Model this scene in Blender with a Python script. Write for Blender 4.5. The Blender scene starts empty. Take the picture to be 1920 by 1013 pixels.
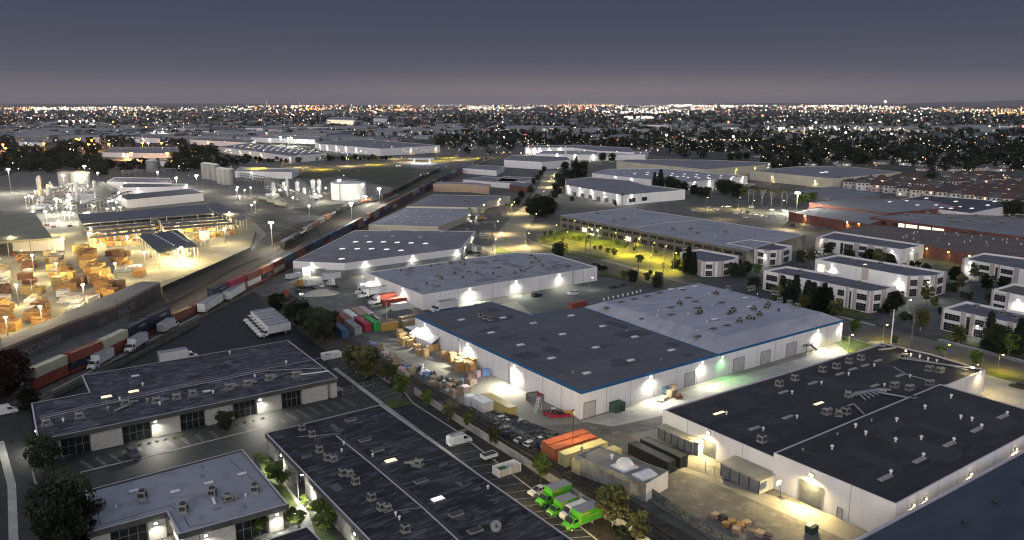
import bpy, math, random
from mathutils import Vector, Matrix
R = random.Random(11)
scene = bpy.context.scene
COL = scene.collection
pi = math.pi
# ------------------------------------------------------------------ camera geometry: drone 77 m up, 28 mm lens, 11.8 deg down
HC, FPX, CX, CY = 77.0, 1493.3, 960.0, 506.5
PITCH = math.atan(311.5 / FPX)
CP, SP = math.cos(PITCH), math.sin(PITCH)
def P(u, v, h=0.0):
    """photo pixel -> world x, y of the point of height h seen there"""
    x = (u - CX) / FPX; y = (v - CY) / FPX
    dz = -SP - y * CP
    t = (HC - h) / (-dz)
    return (x * t, (CP - y * SP) * t)
def proj(x, y, z):
    zz = z - HC
    d = y * CP - zz * SP; up = y * SP + zz * CP
    return (CX + FPX * x / d, CY - FPX * up / d, d)
GA = math.atan2(.5771, .8166)       # the street grid's first direction (x axis of most sheds)
# ------------------------------------------------------------------ materials
MATS = {}
def newmat(name):
    m = bpy.data.materials.new(name); m.use_nodes = True
    nt = m.node_tree; b = nt.nodes['Principled BSDF']
    return m, nt, b
def N(nt, t, **kw):
    n = nt.nodes.new(t)
    for k, v in kw.items():
        if hasattr(n, k): setattr(n, k, v)
        else: n.inputs[k].default_value = v
    return n
def c4(c): return (c[0], c[1], c[2], 1.0)
def mat(name, c1, c2=None, scale=.3, detail=5.0, rough=.85, c3=None, stretch=None, lo=.35, hi=.65, metal=0.0, bump=0.0, fine=0.0, spec=.3):
    """surface whose own colour wanders between c1 and c2 (and small c3 blotches)"""
    if name in MATS: return MATS[name]
    m, nt, b = newmat(name)
    b.inputs['Roughness'].default_value = rough; b.inputs['Metallic'].default_value = metal
    b.inputs['Specular IOR Level'].default_value = spec
    if c2 is None:
        b.inputs['Base Color'].default_value = c4(c1)
    else:
        g = N(nt, 'ShaderNodeNewGeometry'); mp = N(nt, 'ShaderNodeMapping')
        if stretch:
            mp.inputs['Rotation'].default_value = (0, 0, -stretch[0]); mp.inputs['Scale'].default_value = stretch[1]
            mp.vector_type = 'POINT'
            # rotate first, then scale: two mappings
            mp2 = N(nt, 'ShaderNodeMapping'); mp2.inputs['Scale'].default_value = stretch[1]; mp.inputs['Scale'].default_value = (1, 1, 1)
            nt.links.new(g.outputs['Position'], mp.inputs[0]); nt.links.new(mp.outputs[0], mp2.inputs[0]); out = mp2.outputs[0]
        else:
            nt.links.new(g.outputs['Position'], mp.inputs[0]); out = mp.outputs[0]
        no = N(nt, 'ShaderNodeTexNoise'); no.inputs['Scale'].default_value = scale; no.inputs['Detail'].default_value = detail; no.inputs['Roughness'].default_value = .62
        nt.links.new(out, no.inputs['Vector'])
        r = N(nt, 'ShaderNodeValToRGB'); r.color_ramp.elements[0].position = lo; r.color_ramp.elements[1].position = hi
        r.color_ramp.elements[0].color = c4(c1); r.color_ramp.elements[1].color = c4(c2)
        nt.links.new(no.outputs[0], r.inputs[0]); col = r.outputs[0]
        if c3 is not None:
            n2 = N(nt, 'ShaderNodeTexNoise'); n2.inputs['Scale'].default_value = scale * 3.3; n2.inputs['Detail'].default_value = 6; n2.inputs['Roughness'].default_value = .7
            nt.links.new(out, n2.inputs['Vector'])
            r2 = N(nt, 'ShaderNodeValToRGB'); r2.color_ramp.elements[0].position = .50; r2.color_ramp.elements[1].position = .64
            nt.links.new(n2.outputs[0], r2.inputs[0])
            mx = N(nt, 'ShaderNodeMix', data_type='RGBA'); nt.links.new(r2.outputs[0], mx.inputs[0]); nt.links.new(col, mx.inputs[6]); mx.inputs[7].default_value = c4(c3)
            col = mx.outputs[2]
        nt.links.new(col, b.inputs['Base Color'])
        if bump:
            bp = N(nt, 'ShaderNodeBump'); bp.inputs['Strength'].default_value = bump; bp.inputs['Distance'].default_value = .1
            nt.links.new(no.outputs[0], bp.inputs['Height']); nt.links.new(bp.outputs[0], b.inputs['Normal'])
    MATS[name] = m
    return m
def emit(name, col, s, sample=True):
    if name in MATS: return MATS[name]
    m, nt, b = newmat(name)
    b.inputs['Base Color'].default_value = (.8, .8, .8, 1)
    b.inputs['Emission Color'].default_value = c4(col); b.inputs['Emission Strength'].default_value = s
    if not sample: m.cycles.emission_sampling = 'NONE'
    MATS[name] = m
    return m
def flat(name, c, rough=.7, metal=0.0, spec=.3): return mat(name, c, None, rough=rough, metal=metal, spec=spec)
# ------------------------------------------------------------------ mesh builder
class MB:
    def __init__(s): s.v = []; s.f = []; s.m = []; s.sm = []
    def add(s, vs, fs, mi=0, smooth=False):
        o = len(s.v); s.v += [tuple(p) for p in vs]
        for f in fs: s.f.append(tuple(i + o for i in f)); s.m.append(mi); s.sm.append(smooth)
        return s
    def hexa(s, p, mi=0):   # 8 points: bottom 4 ccw, top 4 ccw
        return s.add(p, [(3, 2, 1, 0), (4, 5, 6, 7), (0, 1, 5, 4), (1, 2, 6, 5), (2, 3, 7, 6), (3, 0, 4, 7)], mi)
    def box(s, cx, cy, z, lx, ly, lz, ang=0.0, mi=0, taper=1.0):
        c, n = math.cos(ang), math.sin(ang); pts = []
        for zz, t in ((z, 1), (z + lz, taper)):
            for a, b in ((-1, -1), (1, -1), (1, 1), (-1, 1)):
                x, y = a * lx / 2 * t, b * ly / 2 * t
                pts.append((cx + x * c - y * n, cy + x * n + y * c, zz))
        return s.hexa(pts, mi)
    def prism(s, poly, z0, z1, mi=0, top=True, bottom=True, mtop=None):
        n = len(poly); zz0 = z0 if hasattr(z0, '__len__') else [z0] * n; zz1 = z1 if hasattr(z1, '__len__') else [z1] * n
        vs = [(p[0], p[1], zz0[i]) for i, p in enumerate(poly)] + [(p[0], p[1], zz1[i]) for i, p in enumerate(poly)]
        s.add(vs, [(i, (i + 1) % n, (i + 1) % n + n, i + n) for i in range(n)], mi)
        if top: s.add([vs[i + n] for i in range(n)], [tuple(range(n))], mi if mtop is None else mtop)
        if bottom: s.add([vs[i] for i in range(n)], [tuple(reversed(range(n)))], mi)
        return s
    def cyl(s, x, y, z0, z1, r0, r1=None, n=10, mi=0, cap=True, smooth=True):
        r1 = r0 if r1 is None else r1
        vs = [(x + r * math.cos(2 * pi * i / n), y + r * math.sin(2 * pi * i / n), z) for z, r in ((z0, r0), (z1, r1)) for i in range(n)]
        s.add(vs, [(i, (i + 1) % n, (i + 1) % n + n, i + n) for i in range(n)], mi, smooth)
        if cap: s.add(vs[n:], [tuple(range(n))], mi); s.add(vs[:n], [tuple(reversed(range(n)))], mi)
        return s
    def tube(s, p, q, r, n=6, mi=0, r1=None):
        p, q = Vector(p), Vector(q); d = q - p
        if d.length < 1e-6: return s
        a = d.orthogonal().normalized(); b = d.normalized().cross(a); r1 = r if r1 is None else r1
        vs = [tuple(c + (a * math.cos(2 * pi * i / n) + b * math.sin(2 * pi * i / n)) * rr) for c, rr in ((p, r), (q, r1)) for i in range(n)]
        s.add(vs, [(i, (i + 1) % n, (i + 1) % n + n, i + n) for i in range(n)], mi, True)
        s.add(vs[n:], [tuple(range(n))], mi); s.add(vs[:n], [tuple(reversed(range(n)))], mi)
        return s
    def ext(s, prof, y0, y1, mi=0, inset=None):
        """side profile (x, z) extruded across y; inset narrows the points above the belt"""
        n = len(prof); ins = inset or [0] * n
        vs = [(p[0], y0 + ins[i], p[1]) for i, p in enumerate(prof)] + [(p[0], y1 - ins[i], p[1]) for i, p in enumerate(prof)]
        s.add(vs, [(i, (i + 1) % n, (i + 1) % n + n, i + n) for i in range(n)], mi)
        s.add(vs[:n], [tuple(range(n))], mi); s.add(vs[n:], [tuple(range(n))], mi)
        return s
    def wheel(s, x, y, r, w, mi=0, n=12):
        return s.tube((x, y - w / 2, r), (x, y + w / 2, r), r, n, mi)
    def data(s, name, mats):
        me = bpy.data.meshes.new(name); me.from_pydata(s.v, [], s.f)
        for m in (mats if isinstance(mats, (list, tuple)) else [mats]): me.materials.append(m)
        me.polygons.foreach_set('material_index', s.m); me.polygons.foreach_set('use_smooth', s.sm); me.update()
        return me
    def build(s, name, mats, parent=None, loc=(0, 0, 0), rz=0.0):
        o = bpy.data.objects.new(name, s.data(name, mats)); COL.objects.link(o); o.location = loc; o.rotation_euler.z = rz
        if parent is not None: o.parent = parent
        return o
def tag(o, label, cat, group=None, kind=None):
    o['label'] = label; o['category'] = cat
    if group: o['group'] = group
    if kind: o['kind'] = kind
    return o
def empty(name, loc=(0, 0, 0), rz=0.0, label=None, cat=None, group=None):
    o = bpy.data.objects.new(name, None); COL.objects.link(o); o.location = loc; o.rotation_euler.z = rz; o.empty_display_size = .5
    if label: tag(o, label, cat, group)
    return o
def struct(name, mb, m):
    o = mb.build(name, m); o['kind'] = 'structure'; return o
KIDS = {}
def kids(o): return [c for c in o.children]
def dup(root, loc, rz=0.0, label=None, group=None, scale=None, recol=None, cat=None):
    """copy a thing, its parts and sub-parts; recol = {part name: material} gives that part its own paint"""
    r = root.copy(); COL.objects.link(r); r.location = loc; r.rotation_euler = (0, 0, rz)
    if scale is not None: r.scale = scale if hasattr(scale, '__len__') else (scale,) * 3
    if label: r['label'] = label
    if group: r['group'] = group
    if cat: r['category'] = cat
    def rec(src, dst):
        for ch in PK.get(src.name, ()):
            c = ch.copy(); COL.objects.link(c); c.parent = dst
            base = ch.name.split('.')[0]
            if recol and base in recol: c.data = painted(ch.data, recol[base])
            rec(ch, c)
    rec(root, r)
    return r
PK = {}
def remember(root):
    def rec(o):
        ks = [c for c in COL.objects if c.parent == o]
        PK[o.name] = ks
        for k in ks: rec(k)
    rec(root); return root
PAINT = {}
def painted(me, m):
    k = (me.name, m.name)
    if k not in PAINT:
        d = me.copy(); d.materials[0] = m; PAINT[k] = d
    return PAINT[k]
USED = set()
def place(proto, loc, rz=0.0, label=None, group=None, scale=None, recol=None, cat=None):
    if proto.name not in USED:
        USED.add(proto.name)
        proto.location = loc; proto.rotation_euler = (0, 0, rz)
        if scale is not None: proto.scale = scale if hasattr(scale, '__len__') else (scale,) * 3
        if label: proto['label'] = label
        if group: proto['group'] = group
        if cat: proto['category'] = cat
        if recol:
            for ch in PK[proto.name]:
                b = ch.name.split('.')[0]
                if b in recol: ch.data = painted(ch.data, recol[b])
        return proto
    return dup(proto, loc, rz, label, group, scale, recol, cat)
ORD = ['first', 'second', 'third', 'fourth', 'fifth', 'sixth', 'seventh', 'eighth', 'ninth', 'tenth', 'eleventh', 'twelfth', 'thirteenth', 'fourteenth',
       'fifteenth', 'sixteenth', 'seventeenth', 'eighteenth', 'nineteenth', 'twentieth']
def nth(i):
    if i < 20: return ORD[i]
    t = {2: 'twenty', 3: 'thirty', 4: 'forty', 5: 'fifty', 6: 'sixty', 7: 'seventy', 8: 'eighty', 9: 'ninety'}[(i + 1) // 10]
    k = (i + 1) % 10
    return (t[:-1] + 'ieth') if k == 0 else t + '-' + ORD[k - 1]
# ------------------------------------------------------------------ lamps
def light(name, loc, watt, col=(1, 1, 1), r=.25, parent=None, spot=None, rot=None, blend=.6):
    l = bpy.data.lights.new(name, 'SPOT' if spot else 'POINT'); l.energy = watt; l.color = col; l.shadow_soft_size = r
    if spot: l.spot_size = spot; l.spot_blend = blend
    o = bpy.data.objects.new(name, l); COL.objects.link(o); o.location = loc
    if rot: o.rotation_euler = rot
    if parent is not None: o.parent = parent
    return o
WHITE = (1.0, .96, .80); WARM = (1.0, .76, .34); SOD = (1.0, .80, .03); COOL = (.92, 1.0, .95); ORANGE = (1.0, .45, .08); GREEN = (.35, 1.0, .35)
# ------------------------------------------------------------------ polygons
def area(p): return sum(p[i][0] * p[(i + 1) % len(p)][1] - p[(i + 1) % len(p)][0] * p[i][1] for i in range(len(p))) / 2
def inset(poly, d):
    """move every edge of a ccw polygon inwards by d"""
    n = len(poly); out = []
    for i in range(n):
        a, b, c = Vector(poly[i - 1]), Vector(poly[i]), Vector(poly[(i + 1) % n])
        e1 = (b - a).normalized(); e2 = (c - b).normalized()
        n1 = Vector((-e1.y, e1.x)); n2 = Vector((-e2.y, e2.x))
        k = n1 + n2; den = 1 + n1.dot(n2)
        out.append(tuple(b + k * (d / max(den, .25))))
    return out
def ground_poly(px, z=0.0): return [P(u, v, z) for u, v in px]
# ------------------------------------------------------------------ camera, world, colour
cam = bpy.data.cameras.new('camera'); co = bpy.data.objects.new('camera', cam); COL.objects.link(co)
co.location = (0, 0, HC); co.rotation_euler = (pi / 2 - PITCH, 0, 0)
cam.lens = 28.0; cam.sensor_width = 36.0; cam.clip_start = 1; cam.clip_end = 200000
scene.camera = co
w = bpy.data.worlds.new('World'); scene.world = w; w.use_nodes = True
nt = w.node_tree; bg = nt.nodes['Background']
sky = nt.nodes.new('ShaderNodeTexSky'); sky.sky_type = 'NISHITA'; sky.sun_disc = False
sky.sun_elevation = math.radians(-3.0); sky.sun_rotation = math.radians(200); sky.air_density = 1.5; sky.dust_density = 3.0
tc = nt.nodes.new('ShaderNodeTexCoord'); sp = nt.nodes.new('ShaderNodeSeparateXYZ'); nt.links.new(tc.outputs['Generated'], sp.inputs[0])
rp = nt.nodes.new('ShaderNodeValToRGB'); nt.links.new(sp.outputs['Z'], rp.inputs[0])
cr = rp.color_ramp
SKYR = [(0.0, (.200, .158, .158)), (.012, (.156, .136, .148)), (.035, (.080, .081, .108)), (.07, (.053, .059, .087)), (.13, (.036, .046, .079)), (.22, (.20, .205, .245)), (.5, (.20, .23, .30)), (1.0, (.235, .27, .36))]
while len(cr.elements) < len(SKYR): cr.elements.new(.5)
for e, (p_, c_) in zip(cr.elements, SKYR): e.position = p_
for e, (p_, c_) in zip(cr.elements, SKYR): e.position = p_; e.color = c4(c_)
# city glow: warmer, a little brighter towards the harbour straight ahead
gl = nt.nodes.new('ShaderNodeVectorMath'); gl.operation = 'DOT_PRODUCT'; nt.links.new(tc.outputs['Generated'], gl.inputs[0]); gl.inputs[1].default_value = (.10, .995, 0)
m1 = nt.nodes.new('ShaderNodeMapRange'); m1.inputs[1].default_value = .93; m1.inputs[2].default_value = 1.0; nt.links.new(gl.outputs['Value'], m1.inputs[0])
m2 = nt.nodes.new('ShaderNodeMapRange'); m2.inputs[1].default_value = .05; m2.inputs[2].default_value = 0.0; nt.links.new(sp.outputs['Z'], m2.inputs[0])
mm = nt.nodes.new('ShaderNodeMath'); mm.operation = 'MULTIPLY'; nt.links.new(m1.outputs[0], mm.inputs[0]); nt.links.new(m2.outputs[0], mm.inputs[1])
glow = nt.nodes.new('ShaderNodeMix'); glow.data_type = 'RGBA'; glow.blend_type = 'ADD'; nt.links.new(mm.outputs[0], glow.inputs[0]); nt.links.new(rp.outputs[0], glow.inputs[6]); glow.inputs[7].default_value = (.085, .05, .035, 1)
# a trace of the real twilight sky on top
sk = nt.nodes.new('ShaderNodeMix'); sk.data_type = 'RGBA'; sk.blend_type = 'ADD'; sk.inputs[0].default_value = .05
nt.links.new(glow.outputs[2], sk.inputs[6]); nt.links.new(sky.outputs[0], sk.inputs[7])
nt.links.new(sk.outputs[2], bg.inputs['Color']); bg.inputs['Strength'].default_value = 1.0
sun = bpy.data.lights.new('twilight_sun', 'SUN'); sun.energy = 1.5; sun.angle = math.radians(60); sun.color = (1.0, .93, .91)
so = bpy.data.objects.new('twilight_sun', sun); COL.objects.link(so); so.rotation_euler = (math.radians(77), 0, math.radians(-16))
scene.view_settings.view_transform = 'Standard'; scene.view_settings.look = 'None'; scene.view_settings.gamma = 1.0; scene.view_settings.exposure = 0.28
scene.render.engine = 'CYCLES'
cy = scene.cycles
cy.use_denoising = True; cy.denoiser = 'OPENIMAGEDENOISE'; cy.max_bounces = 4; cy.diffuse_bounces = 2; cy.glossy_bounces = 2; cy.transmission_bounces = 2; cy.transparent_max_bounces = 4
cy.sample_clamp_indirect = 2.0; cy.sample_clamp_direct = 0.0; cy.use_light_tree = True; cy.caustics_reflective = False; cy.caustics_refractive = False
cy.filter_width = 1.2; cy.use_adaptive_sampling = True; cy.adaptive_threshold = .015

# ------------------------------------------------------------------ the setting: ground sheets
def sheet(name, polys, m, z):
    mb = MB()
    for p in polys:
        q = ground_poly(p, z)
        if area(q) < 0: q.reverse()
        mb.add([(a, b, z) for a, b in q], [tuple(range(len(q)))])
    return struct(name, mb, m)
M_dirt = mat('night_ground', (.020, .023, .018), (.055, .053, .048), scale=.010, detail=10, c3=(.12, .11, .105))
mb = MB(); mb.add([(-90000, -400, 0), (90000, -400, 0), (90000, 90000, 0), (-90000, 90000, 0)], [(0, 1, 2, 3)])
struct('ground', mb, M_dirt)
GST = (GA, (1, 1, 1))
M_asph = mat('asphalt', (.014, .016, .017), (.034, .035, .034), scale=.35, detail=9, c3=(.044, .044, .041), rough=.7)
M_asphdk = mat('asphalt_dark', (.005, .006, .008), (.011, .012, .015), scale=.25, detail=7, rough=.6)
M_asph_old = mat('asphalt_old', (.085, .082, .076), (.155, .148, .132), scale=.12, detail=10, c3=(.19, .18, .155))
M_conc = mat('concrete_yard', (.15, .145, .12), (.27, .26, .22), scale=.10, detail=9, c3=(.24, .22, .18), lo=.3, hi=.7)
M_conc2 = mat('concrete_light', (.30, .29, .26), (.42, .41, .37), scale=.2, detail=8, c3=(.30, .28, .24))
M_road = mat('road_asphalt', (.08, .073, .062), (.14, .13, .11), scale=.15, detail=8, stretch=(GA, (1, 1, 1)))
M_kerb = mat('kerb_concrete', (.28, .27, .25), (.38, .37, .34), scale=.8)
M_earth = mat('rail_earth', (.030, .024, .018), (.075, .060, .045), scale=.35, detail=8, c3=(.02, .018, .014))
M_field = mat('dry_field', (.035, .038, .025), (.09, .085, .05), scale=.03, detail=9, c3=(.05, .05, .03))
M_grass = mat('lawn', (.035, .055, .014), (.075, .10, .025), scale=.5, detail=7)
M_ballast = mat('ballast', (.065, .056, .046), (.14, .122, .10), scale=.5, detail=8)
M_paint = mat('road_paint', (.14, .14, .135), (.30, .30, .28), scale=1.0)
sheet('industrial_ground', [[(-300, 470), (0, 400), (300, 300), (700, 272), (1100, 272), (1500, 330), (2200, 400), (2600, 1400), (-500, 1400)]],
      mat('industrial_ground', (.065, .064, .060), (.125, .122, .112), scale=.05, detail=10, c3=(.05, .05, .044)), .02)
# lumber yard, bright old concrete; rail yard earth; open field
sheet('lumber_yard_pavement', [[(-260, 470), (60, 395), (385, 380), (470, 408), (500, 440), (470, 470), (395, 500), (330, 520), (250, 545), (100, 605), (-60, 662), (-300, 760)]], M_conc, .06)
sheet('refinery_pavement', [[(-250, 400), (-50, 345), (60, 316), (260, 300), (480, 305), (640, 325), (760, 352), (800, 365), (735, 392), (560, 400), (470, 400), (385, 380), (60, 395)]], M_asph_old, .05)
sheet('tank_pavement', [[(585, 352), (640, 340), (745, 352), (770, 366), (690, 388), (600, 382)]], M_conc, .09)
sheet('field', [[(520, 322), (700, 314), (850, 318), (900, 300), (840, 340), (760, 378), (735, 352), (640, 330), (560, 338)]], M_field, .12)
sheet('dark_basin', [[(545, 392), (640, 382), (690, 384), (660, 402), (620, 412), (590, 402)]], mat('basin_earth', (.02, .022, .02), (.04, .042, .036), scale=.1), .14)
sheet('frontage_road', [[(300, 322), (560, 305), (760, 300), (870, 296), (925, 292), (925, 298), (850, 312), (700, 314), (560, 322), (500, 328)]], M_road, .10)
sheet('rail_bed', [[(-120, 765), (60, 705), (300, 590), (480, 500), (620, 440), (760, 372), (880, 310), (940, 284), (955, 284), (955, 292), (905, 316), (800, 372), (700, 425), (560, 500), (480, 545), (330, 620), (100, 735), (-100, 830)]], M_ballast, .13)
sheet('rail_verge', [[(250, 560), (470, 470), (560, 418), (620, 412), (760, 362), (760, 372), (620, 440), (480, 500), (300, 590), (240, 605)],
                     [(540, 545), (610, 600), (700, 660), (800, 722), (960, 805), (1090, 880), (1230, 968), (1420, 1075), (1260, 1120), (1180, 1060), (1040, 945), (900, 862), (780, 790), (700, 735), (640, 680), (560, 620), (480, 560)]], M_earth, .11)
# truck yard west of the rail cut (fresh black asphalt)
sheet('truck_yard_asphalt', [[(-60, 840), (120, 735), (230, 670), (370, 600), (470, 545), (520, 570), (610, 640), (660, 690), (760, 800), (300, 1000), (-100, 1100)]], M_asphdk, .10)
sheet('business_park_asphalt', [[(60, 850), (630, 690), (760, 770), (860, 850), (1010, 1000), (1200, 1200), (-100, 1300), (-60, 900)]], M_asph, .14)
sheet('parking_strip_asphalt', [[(602, 668), (640, 660), (760, 738), (790, 752), (852, 800), (940, 868), (1046, 950), (1185, 1060), (1250, 1200), (1120, 1200), (960, 990), (840, 880), (720, 762)]], M_asph, .18)
sheet('service_road', [[(-80, 790), (20, 762), (55, 745), (66, 860), (80, 940), (95, 1060), (-120, 1100)]], M_asph, .19)
# yards
sheet('pallet_yard_pavement', [[(690, 640), (760, 600), (1000, 560), (1400, 640), (1640, 640), (1600, 700), (1262, 800), (1262, 870), (1700, 1010), (1500, 1100), (1330, 1010), (1210, 935), (1120, 880), (960, 790), (800, 700)]], M_conc, .17)
sheet('yard_patched_asphalt', [[(960, 800), (1085, 795), (1262, 752), (1250, 800), (1180, 815), (1262, 880), (1300, 890), (1700, 1060), (1500, 1100), (1330, 1010), (1210, 935), (1150, 880), (1060, 850)]], M_asph_old, .21)
sheet('container_yard_asphalt', [[(548, 512), (720, 540), (790, 580), (800, 590), (790, 625), (700, 640), (640, 610), (560, 560), (520, 540)]],
      mat('yard_asphalt', (.06, .065, .062), (.12, .12, .11), scale=.12, detail=8, c3=(.15, .145, .12)), .20)
sheet('car_park_asphalt', [[(960, 560), (1130, 525), (1200, 540), (1310, 532), (1090, 577), (1000, 590)]], mat('car_park_green_asphalt', (.05, .06, .057), (.09, .10, .095), scale=.1, detail=8), .20)
sheet('pavement_strip', [[(1088, 790), (1330, 721), (1580, 649), (1640, 640), (1650, 652), (1262, 775), (1150, 800)]], M_conc2, .23)
sheet('office_park_asphalt', [[(1270, 520), (1330, 500), (1500, 470), (1840, 480), (2100, 540), (2200, 780), (1640, 620), (1440, 575)]], mat('asphalt_cool', (.032, .038, .040), (.070, .074, .072), scale=.2, detail=8), .10)
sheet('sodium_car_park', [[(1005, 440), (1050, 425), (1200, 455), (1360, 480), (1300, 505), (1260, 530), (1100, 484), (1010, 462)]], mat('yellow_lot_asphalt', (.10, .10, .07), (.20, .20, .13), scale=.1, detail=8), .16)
sheet('staff_car_park', [[(1290, 372), (1420, 366), (1500, 376), (1540, 400), (1500, 430), (1330, 410), (1290, 392)]], mat('car_park_grey', (.05, .052, .045), (.09, .09, .08), scale=.1), .16)
# roads
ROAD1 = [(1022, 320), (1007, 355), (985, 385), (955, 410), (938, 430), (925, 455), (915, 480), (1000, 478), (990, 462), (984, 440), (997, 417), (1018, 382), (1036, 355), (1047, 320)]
ROAD2 = [(984, 442), (1000, 458), (1090, 480), (1170, 502), (1250, 524), (1330, 542), (1430, 563), (1547, 589), (1640, 612), (1750, 638), (1920, 682), (2150, 740), (2150, 820), (1920, 722), (1790, 686), (1632, 645), (1560, 624), (1430, 590), (1300, 554), (1200, 530), (1120, 505), (1060, 486), (1000, 478), (930, 480)]
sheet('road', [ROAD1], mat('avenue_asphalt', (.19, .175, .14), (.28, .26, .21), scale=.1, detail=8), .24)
sheet('road', [ROAD2], M_road, .22)
sheet('driveway', [[(1640, 640), (1700, 655), (1850, 690), (2050, 745), (2050, 860), (1845, 742), (1770, 720)]], M_conc2, .20)
sheet('driveway', [[(1600, 700), (1660, 640), (1632, 640), (1560, 664)]], M_conc2, .26)
sheet('driveway', [[(1700, 545), (1760, 560), (1860, 590), (1780, 640), (1740, 632), (1690, 610), (1640, 606)]], mat('drive_cool', (.05, .055, .055), (.09, .095, .09), scale=.2), .16)
def kerb(px, wd=.3, hh=.14, z=.14, m=None, closed=False, name='kerb'):
    mb = MB(); pts = [Vector(P(u, v, z)) for u, v in px]
    if closed: pts.append(pts[0])
    for a, b in zip(pts, pts[1:]):
        d = b - a
        if d.length < .1: continue
        mb.box((a.x + b.x) / 2, (a.y + b.y) / 2, z, d.length + wd * .9, wd, hh, math.atan2(d.y, d.x))
    return struct(name, mb, m or M_kerb)
kerb([(984, 442), (1000, 457), (1090, 479), (1170, 501), (1250, 523), (1330, 541), (1430, 562), (1547, 588), (1640, 611)], .4, .15, .24)
kerb([(1760, 640), (1920, 681), (2100, 727)], .4, .15, .24)
kerb([(1790, 686.5), (1632, 645.5), (1560, 624.5)], .4, .15, .24)
kerb([(642, 660), (760, 738), (775, 757), (852, 806), (940, 874), (1046, 955), (1185, 1064)], .3, .15, .2)
kerb([(100, 733), (235, 664), (372, 592)], .5, .25, .12)
kerb([(55, 860), (66, 905), (78, 912)], .3, .15, .2)
# light concrete gutter down the strip and the walks
def strip(name, px, wd, m, z):
    mb = MB(); pts = [Vector(P(u, v, z)) for u, v in px]
    for i, (a, b) in enumerate(zip(pts, pts[1:])):
        d = (b - a).normalized(); n = Vector((-d.y, d.x)) * wd / 2
        mb.add([(*(a - n), z + .004 * (i % 2)), (*(b - n), z + .004 * (i % 2)), (*(b + n), z + .004 * (i % 2)), (*(a + n), z + .004 * (i % 2))], [(0, 1, 2, 3)])
    return struct(name, mb, m)
strip('gutter', [(627, 690), (740, 775), (880, 880), (1010, 985), (1130, 1085)], 1.3, M_conc2, .24)
strip('gutter', [(0, 828), (22, 910), (26, 1030)], 1.5, M_conc2, .24)
strip('pavement', [(60, 868), (170, 836), (340, 796), (480, 764), (640, 728)], 3.6, M_conc2, .26)
strip('pavement', [(498, 880), (560, 960), (620, 1040)], 3.0, M_conc2, .26)
strip('gutter', [(150, 886), (330, 843), (500, 800)], .5, M_conc2, .235)
strip('pavement', [(1440, 566), (1547, 587), (1640, 610)], 1.8, M_kerb, .27)
strip('pavement', [(1760, 636), (1920, 677), (2080, 716)], 1.8, M_kerb, .27)
strip('pavement', [(1000, 455), (1090, 476), (1170, 498), (1262, 522)], 1.8, M_kerb, .27)
sheet('lawn', [[(1012, 446), (1060, 430), (1130, 445), (1180, 458), (1165, 466), (1110, 458), (1060, 448), (1020, 456)], [(1020, 462), (1090, 474), (1140, 484), (1120, 488), (1060, 476), (1015, 466)], [(1545, 628), (1585, 632), (1640, 645), (1660, 650), (1600, 668)], [(1434, 566), (1470, 540), (1600, 575), (1640, 600), (1560, 588)], [(1760, 632), (1790, 640), (2000, 690), (2000, 640), (1850, 650), (1775, 622)],
               [(1850, 694), (1920, 712), (1950, 722), (1865, 706)], [(718, 756), (748, 744), (775, 757), (738, 766)], [(1125, 516), (1190, 528), (1170, 520), (1130, 508)], [(930, 480), (990, 482), (930, 462)]], M_grass, .30)
sheet('planting_bed', [[(475, 848), (495, 845), (540, 920), (560, 950), (545, 960), (500, 900)], [(575, 950), (620, 1000), (640, 1040), (600, 1030)],
                       [(75, 930), (130, 945), (165, 1010), (100, 1100), (90, 1000)]], M_grass, .30)
# parking bay lines
mk = MB()
def pline(a, b, wd=.12, z=.28):
    a, b = Vector(P(*a)), Vector(P(*b)); d = (b - a).normalized(); n = Vector((-d.y, d.x)) * wd / 2
    mk.add([(*(a - n), z), (*(b - n), z), (*(b + n), z), (*(a + n), z)], [(0, 1, 2, 3)])
def lines(a0, a1, b0, b1, n, wd=.12, double=False):
    for i in range(n + 1):
        t = i / n
        p = (a0[0] + (a1[0] - a0[0]) * t, a0[1] + (a1[1] - a0[1]) * t); q = (b0[0] + (b1[0] - b0[0]) * t, b0[1] + (b1[1] - b0[1]) * t)
        pline(p, q, wd)
        if double: pline((p[0] + 4, p[1] - 1), (q[0] + 4, q[1] - 1), wd)
lines((640, 668), (765, 750), (606, 676), (715, 764), 13, .14)
lines((780, 760), (1180, 1058), (728, 774), (1080, 1064), 24, .14, True)
lines((150, 867), (392, 810), (176, 884), (408, 826), 9, .14, True)
lines((448, 797), (640, 750), (470, 812), (664, 764), 9, .14, True)
lines((1030, 440), (1180, 470), (1015, 462), (1150, 492), 16, .16)
lines((1200, 462), (1320, 484), (1150, 478), (1262, 505), 14, .16)
lines((1150, 482), (1262, 508), (1120, 490), (1240, 520), 14, .16)
struct('parking_markings', mk, M_paint)
# ------------------------------------------------------------------ building materials
W_WHITE = mat('white_tilt_up', (.76, .74, .73), (.83, .81, .80), scale=.22, detail=8, lo=.3, hi=.7, c3=(.73, .71, .69), stretch=(0, (1, 1, .12)))
W_GREY = mat('grey_paint', (.20, .21, .21), (.27, .28, .28), scale=.15, detail=6)
W_PINK = mat('pink_pilaster', (.42, .36, .35), (.50, .43, .41), scale=.3)
W_TAN = mat('tan_wall', (.36, .26, .18), (.44, .32, .23), scale=.2)
W_CREAM = mat('cream_wall', (.48, .45, .34), (.58, .54, .42), scale=.1)
W_PANEL = mat('exposed_aggregate_panel', (.32, .31, .285), (.44, .425, .39), scale=1.6, detail=8)
W_BRICK = mat('brick_wall', (.13, .055, .042), (.19, .085, .062), scale=.25, detail=8)
W_BROWN = mat('brown_metal_wall', (.12, .095, .085), (.165, .13, .12), scale=.2, detail=6, stretch=(0, (1, 1, .1)))
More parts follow.
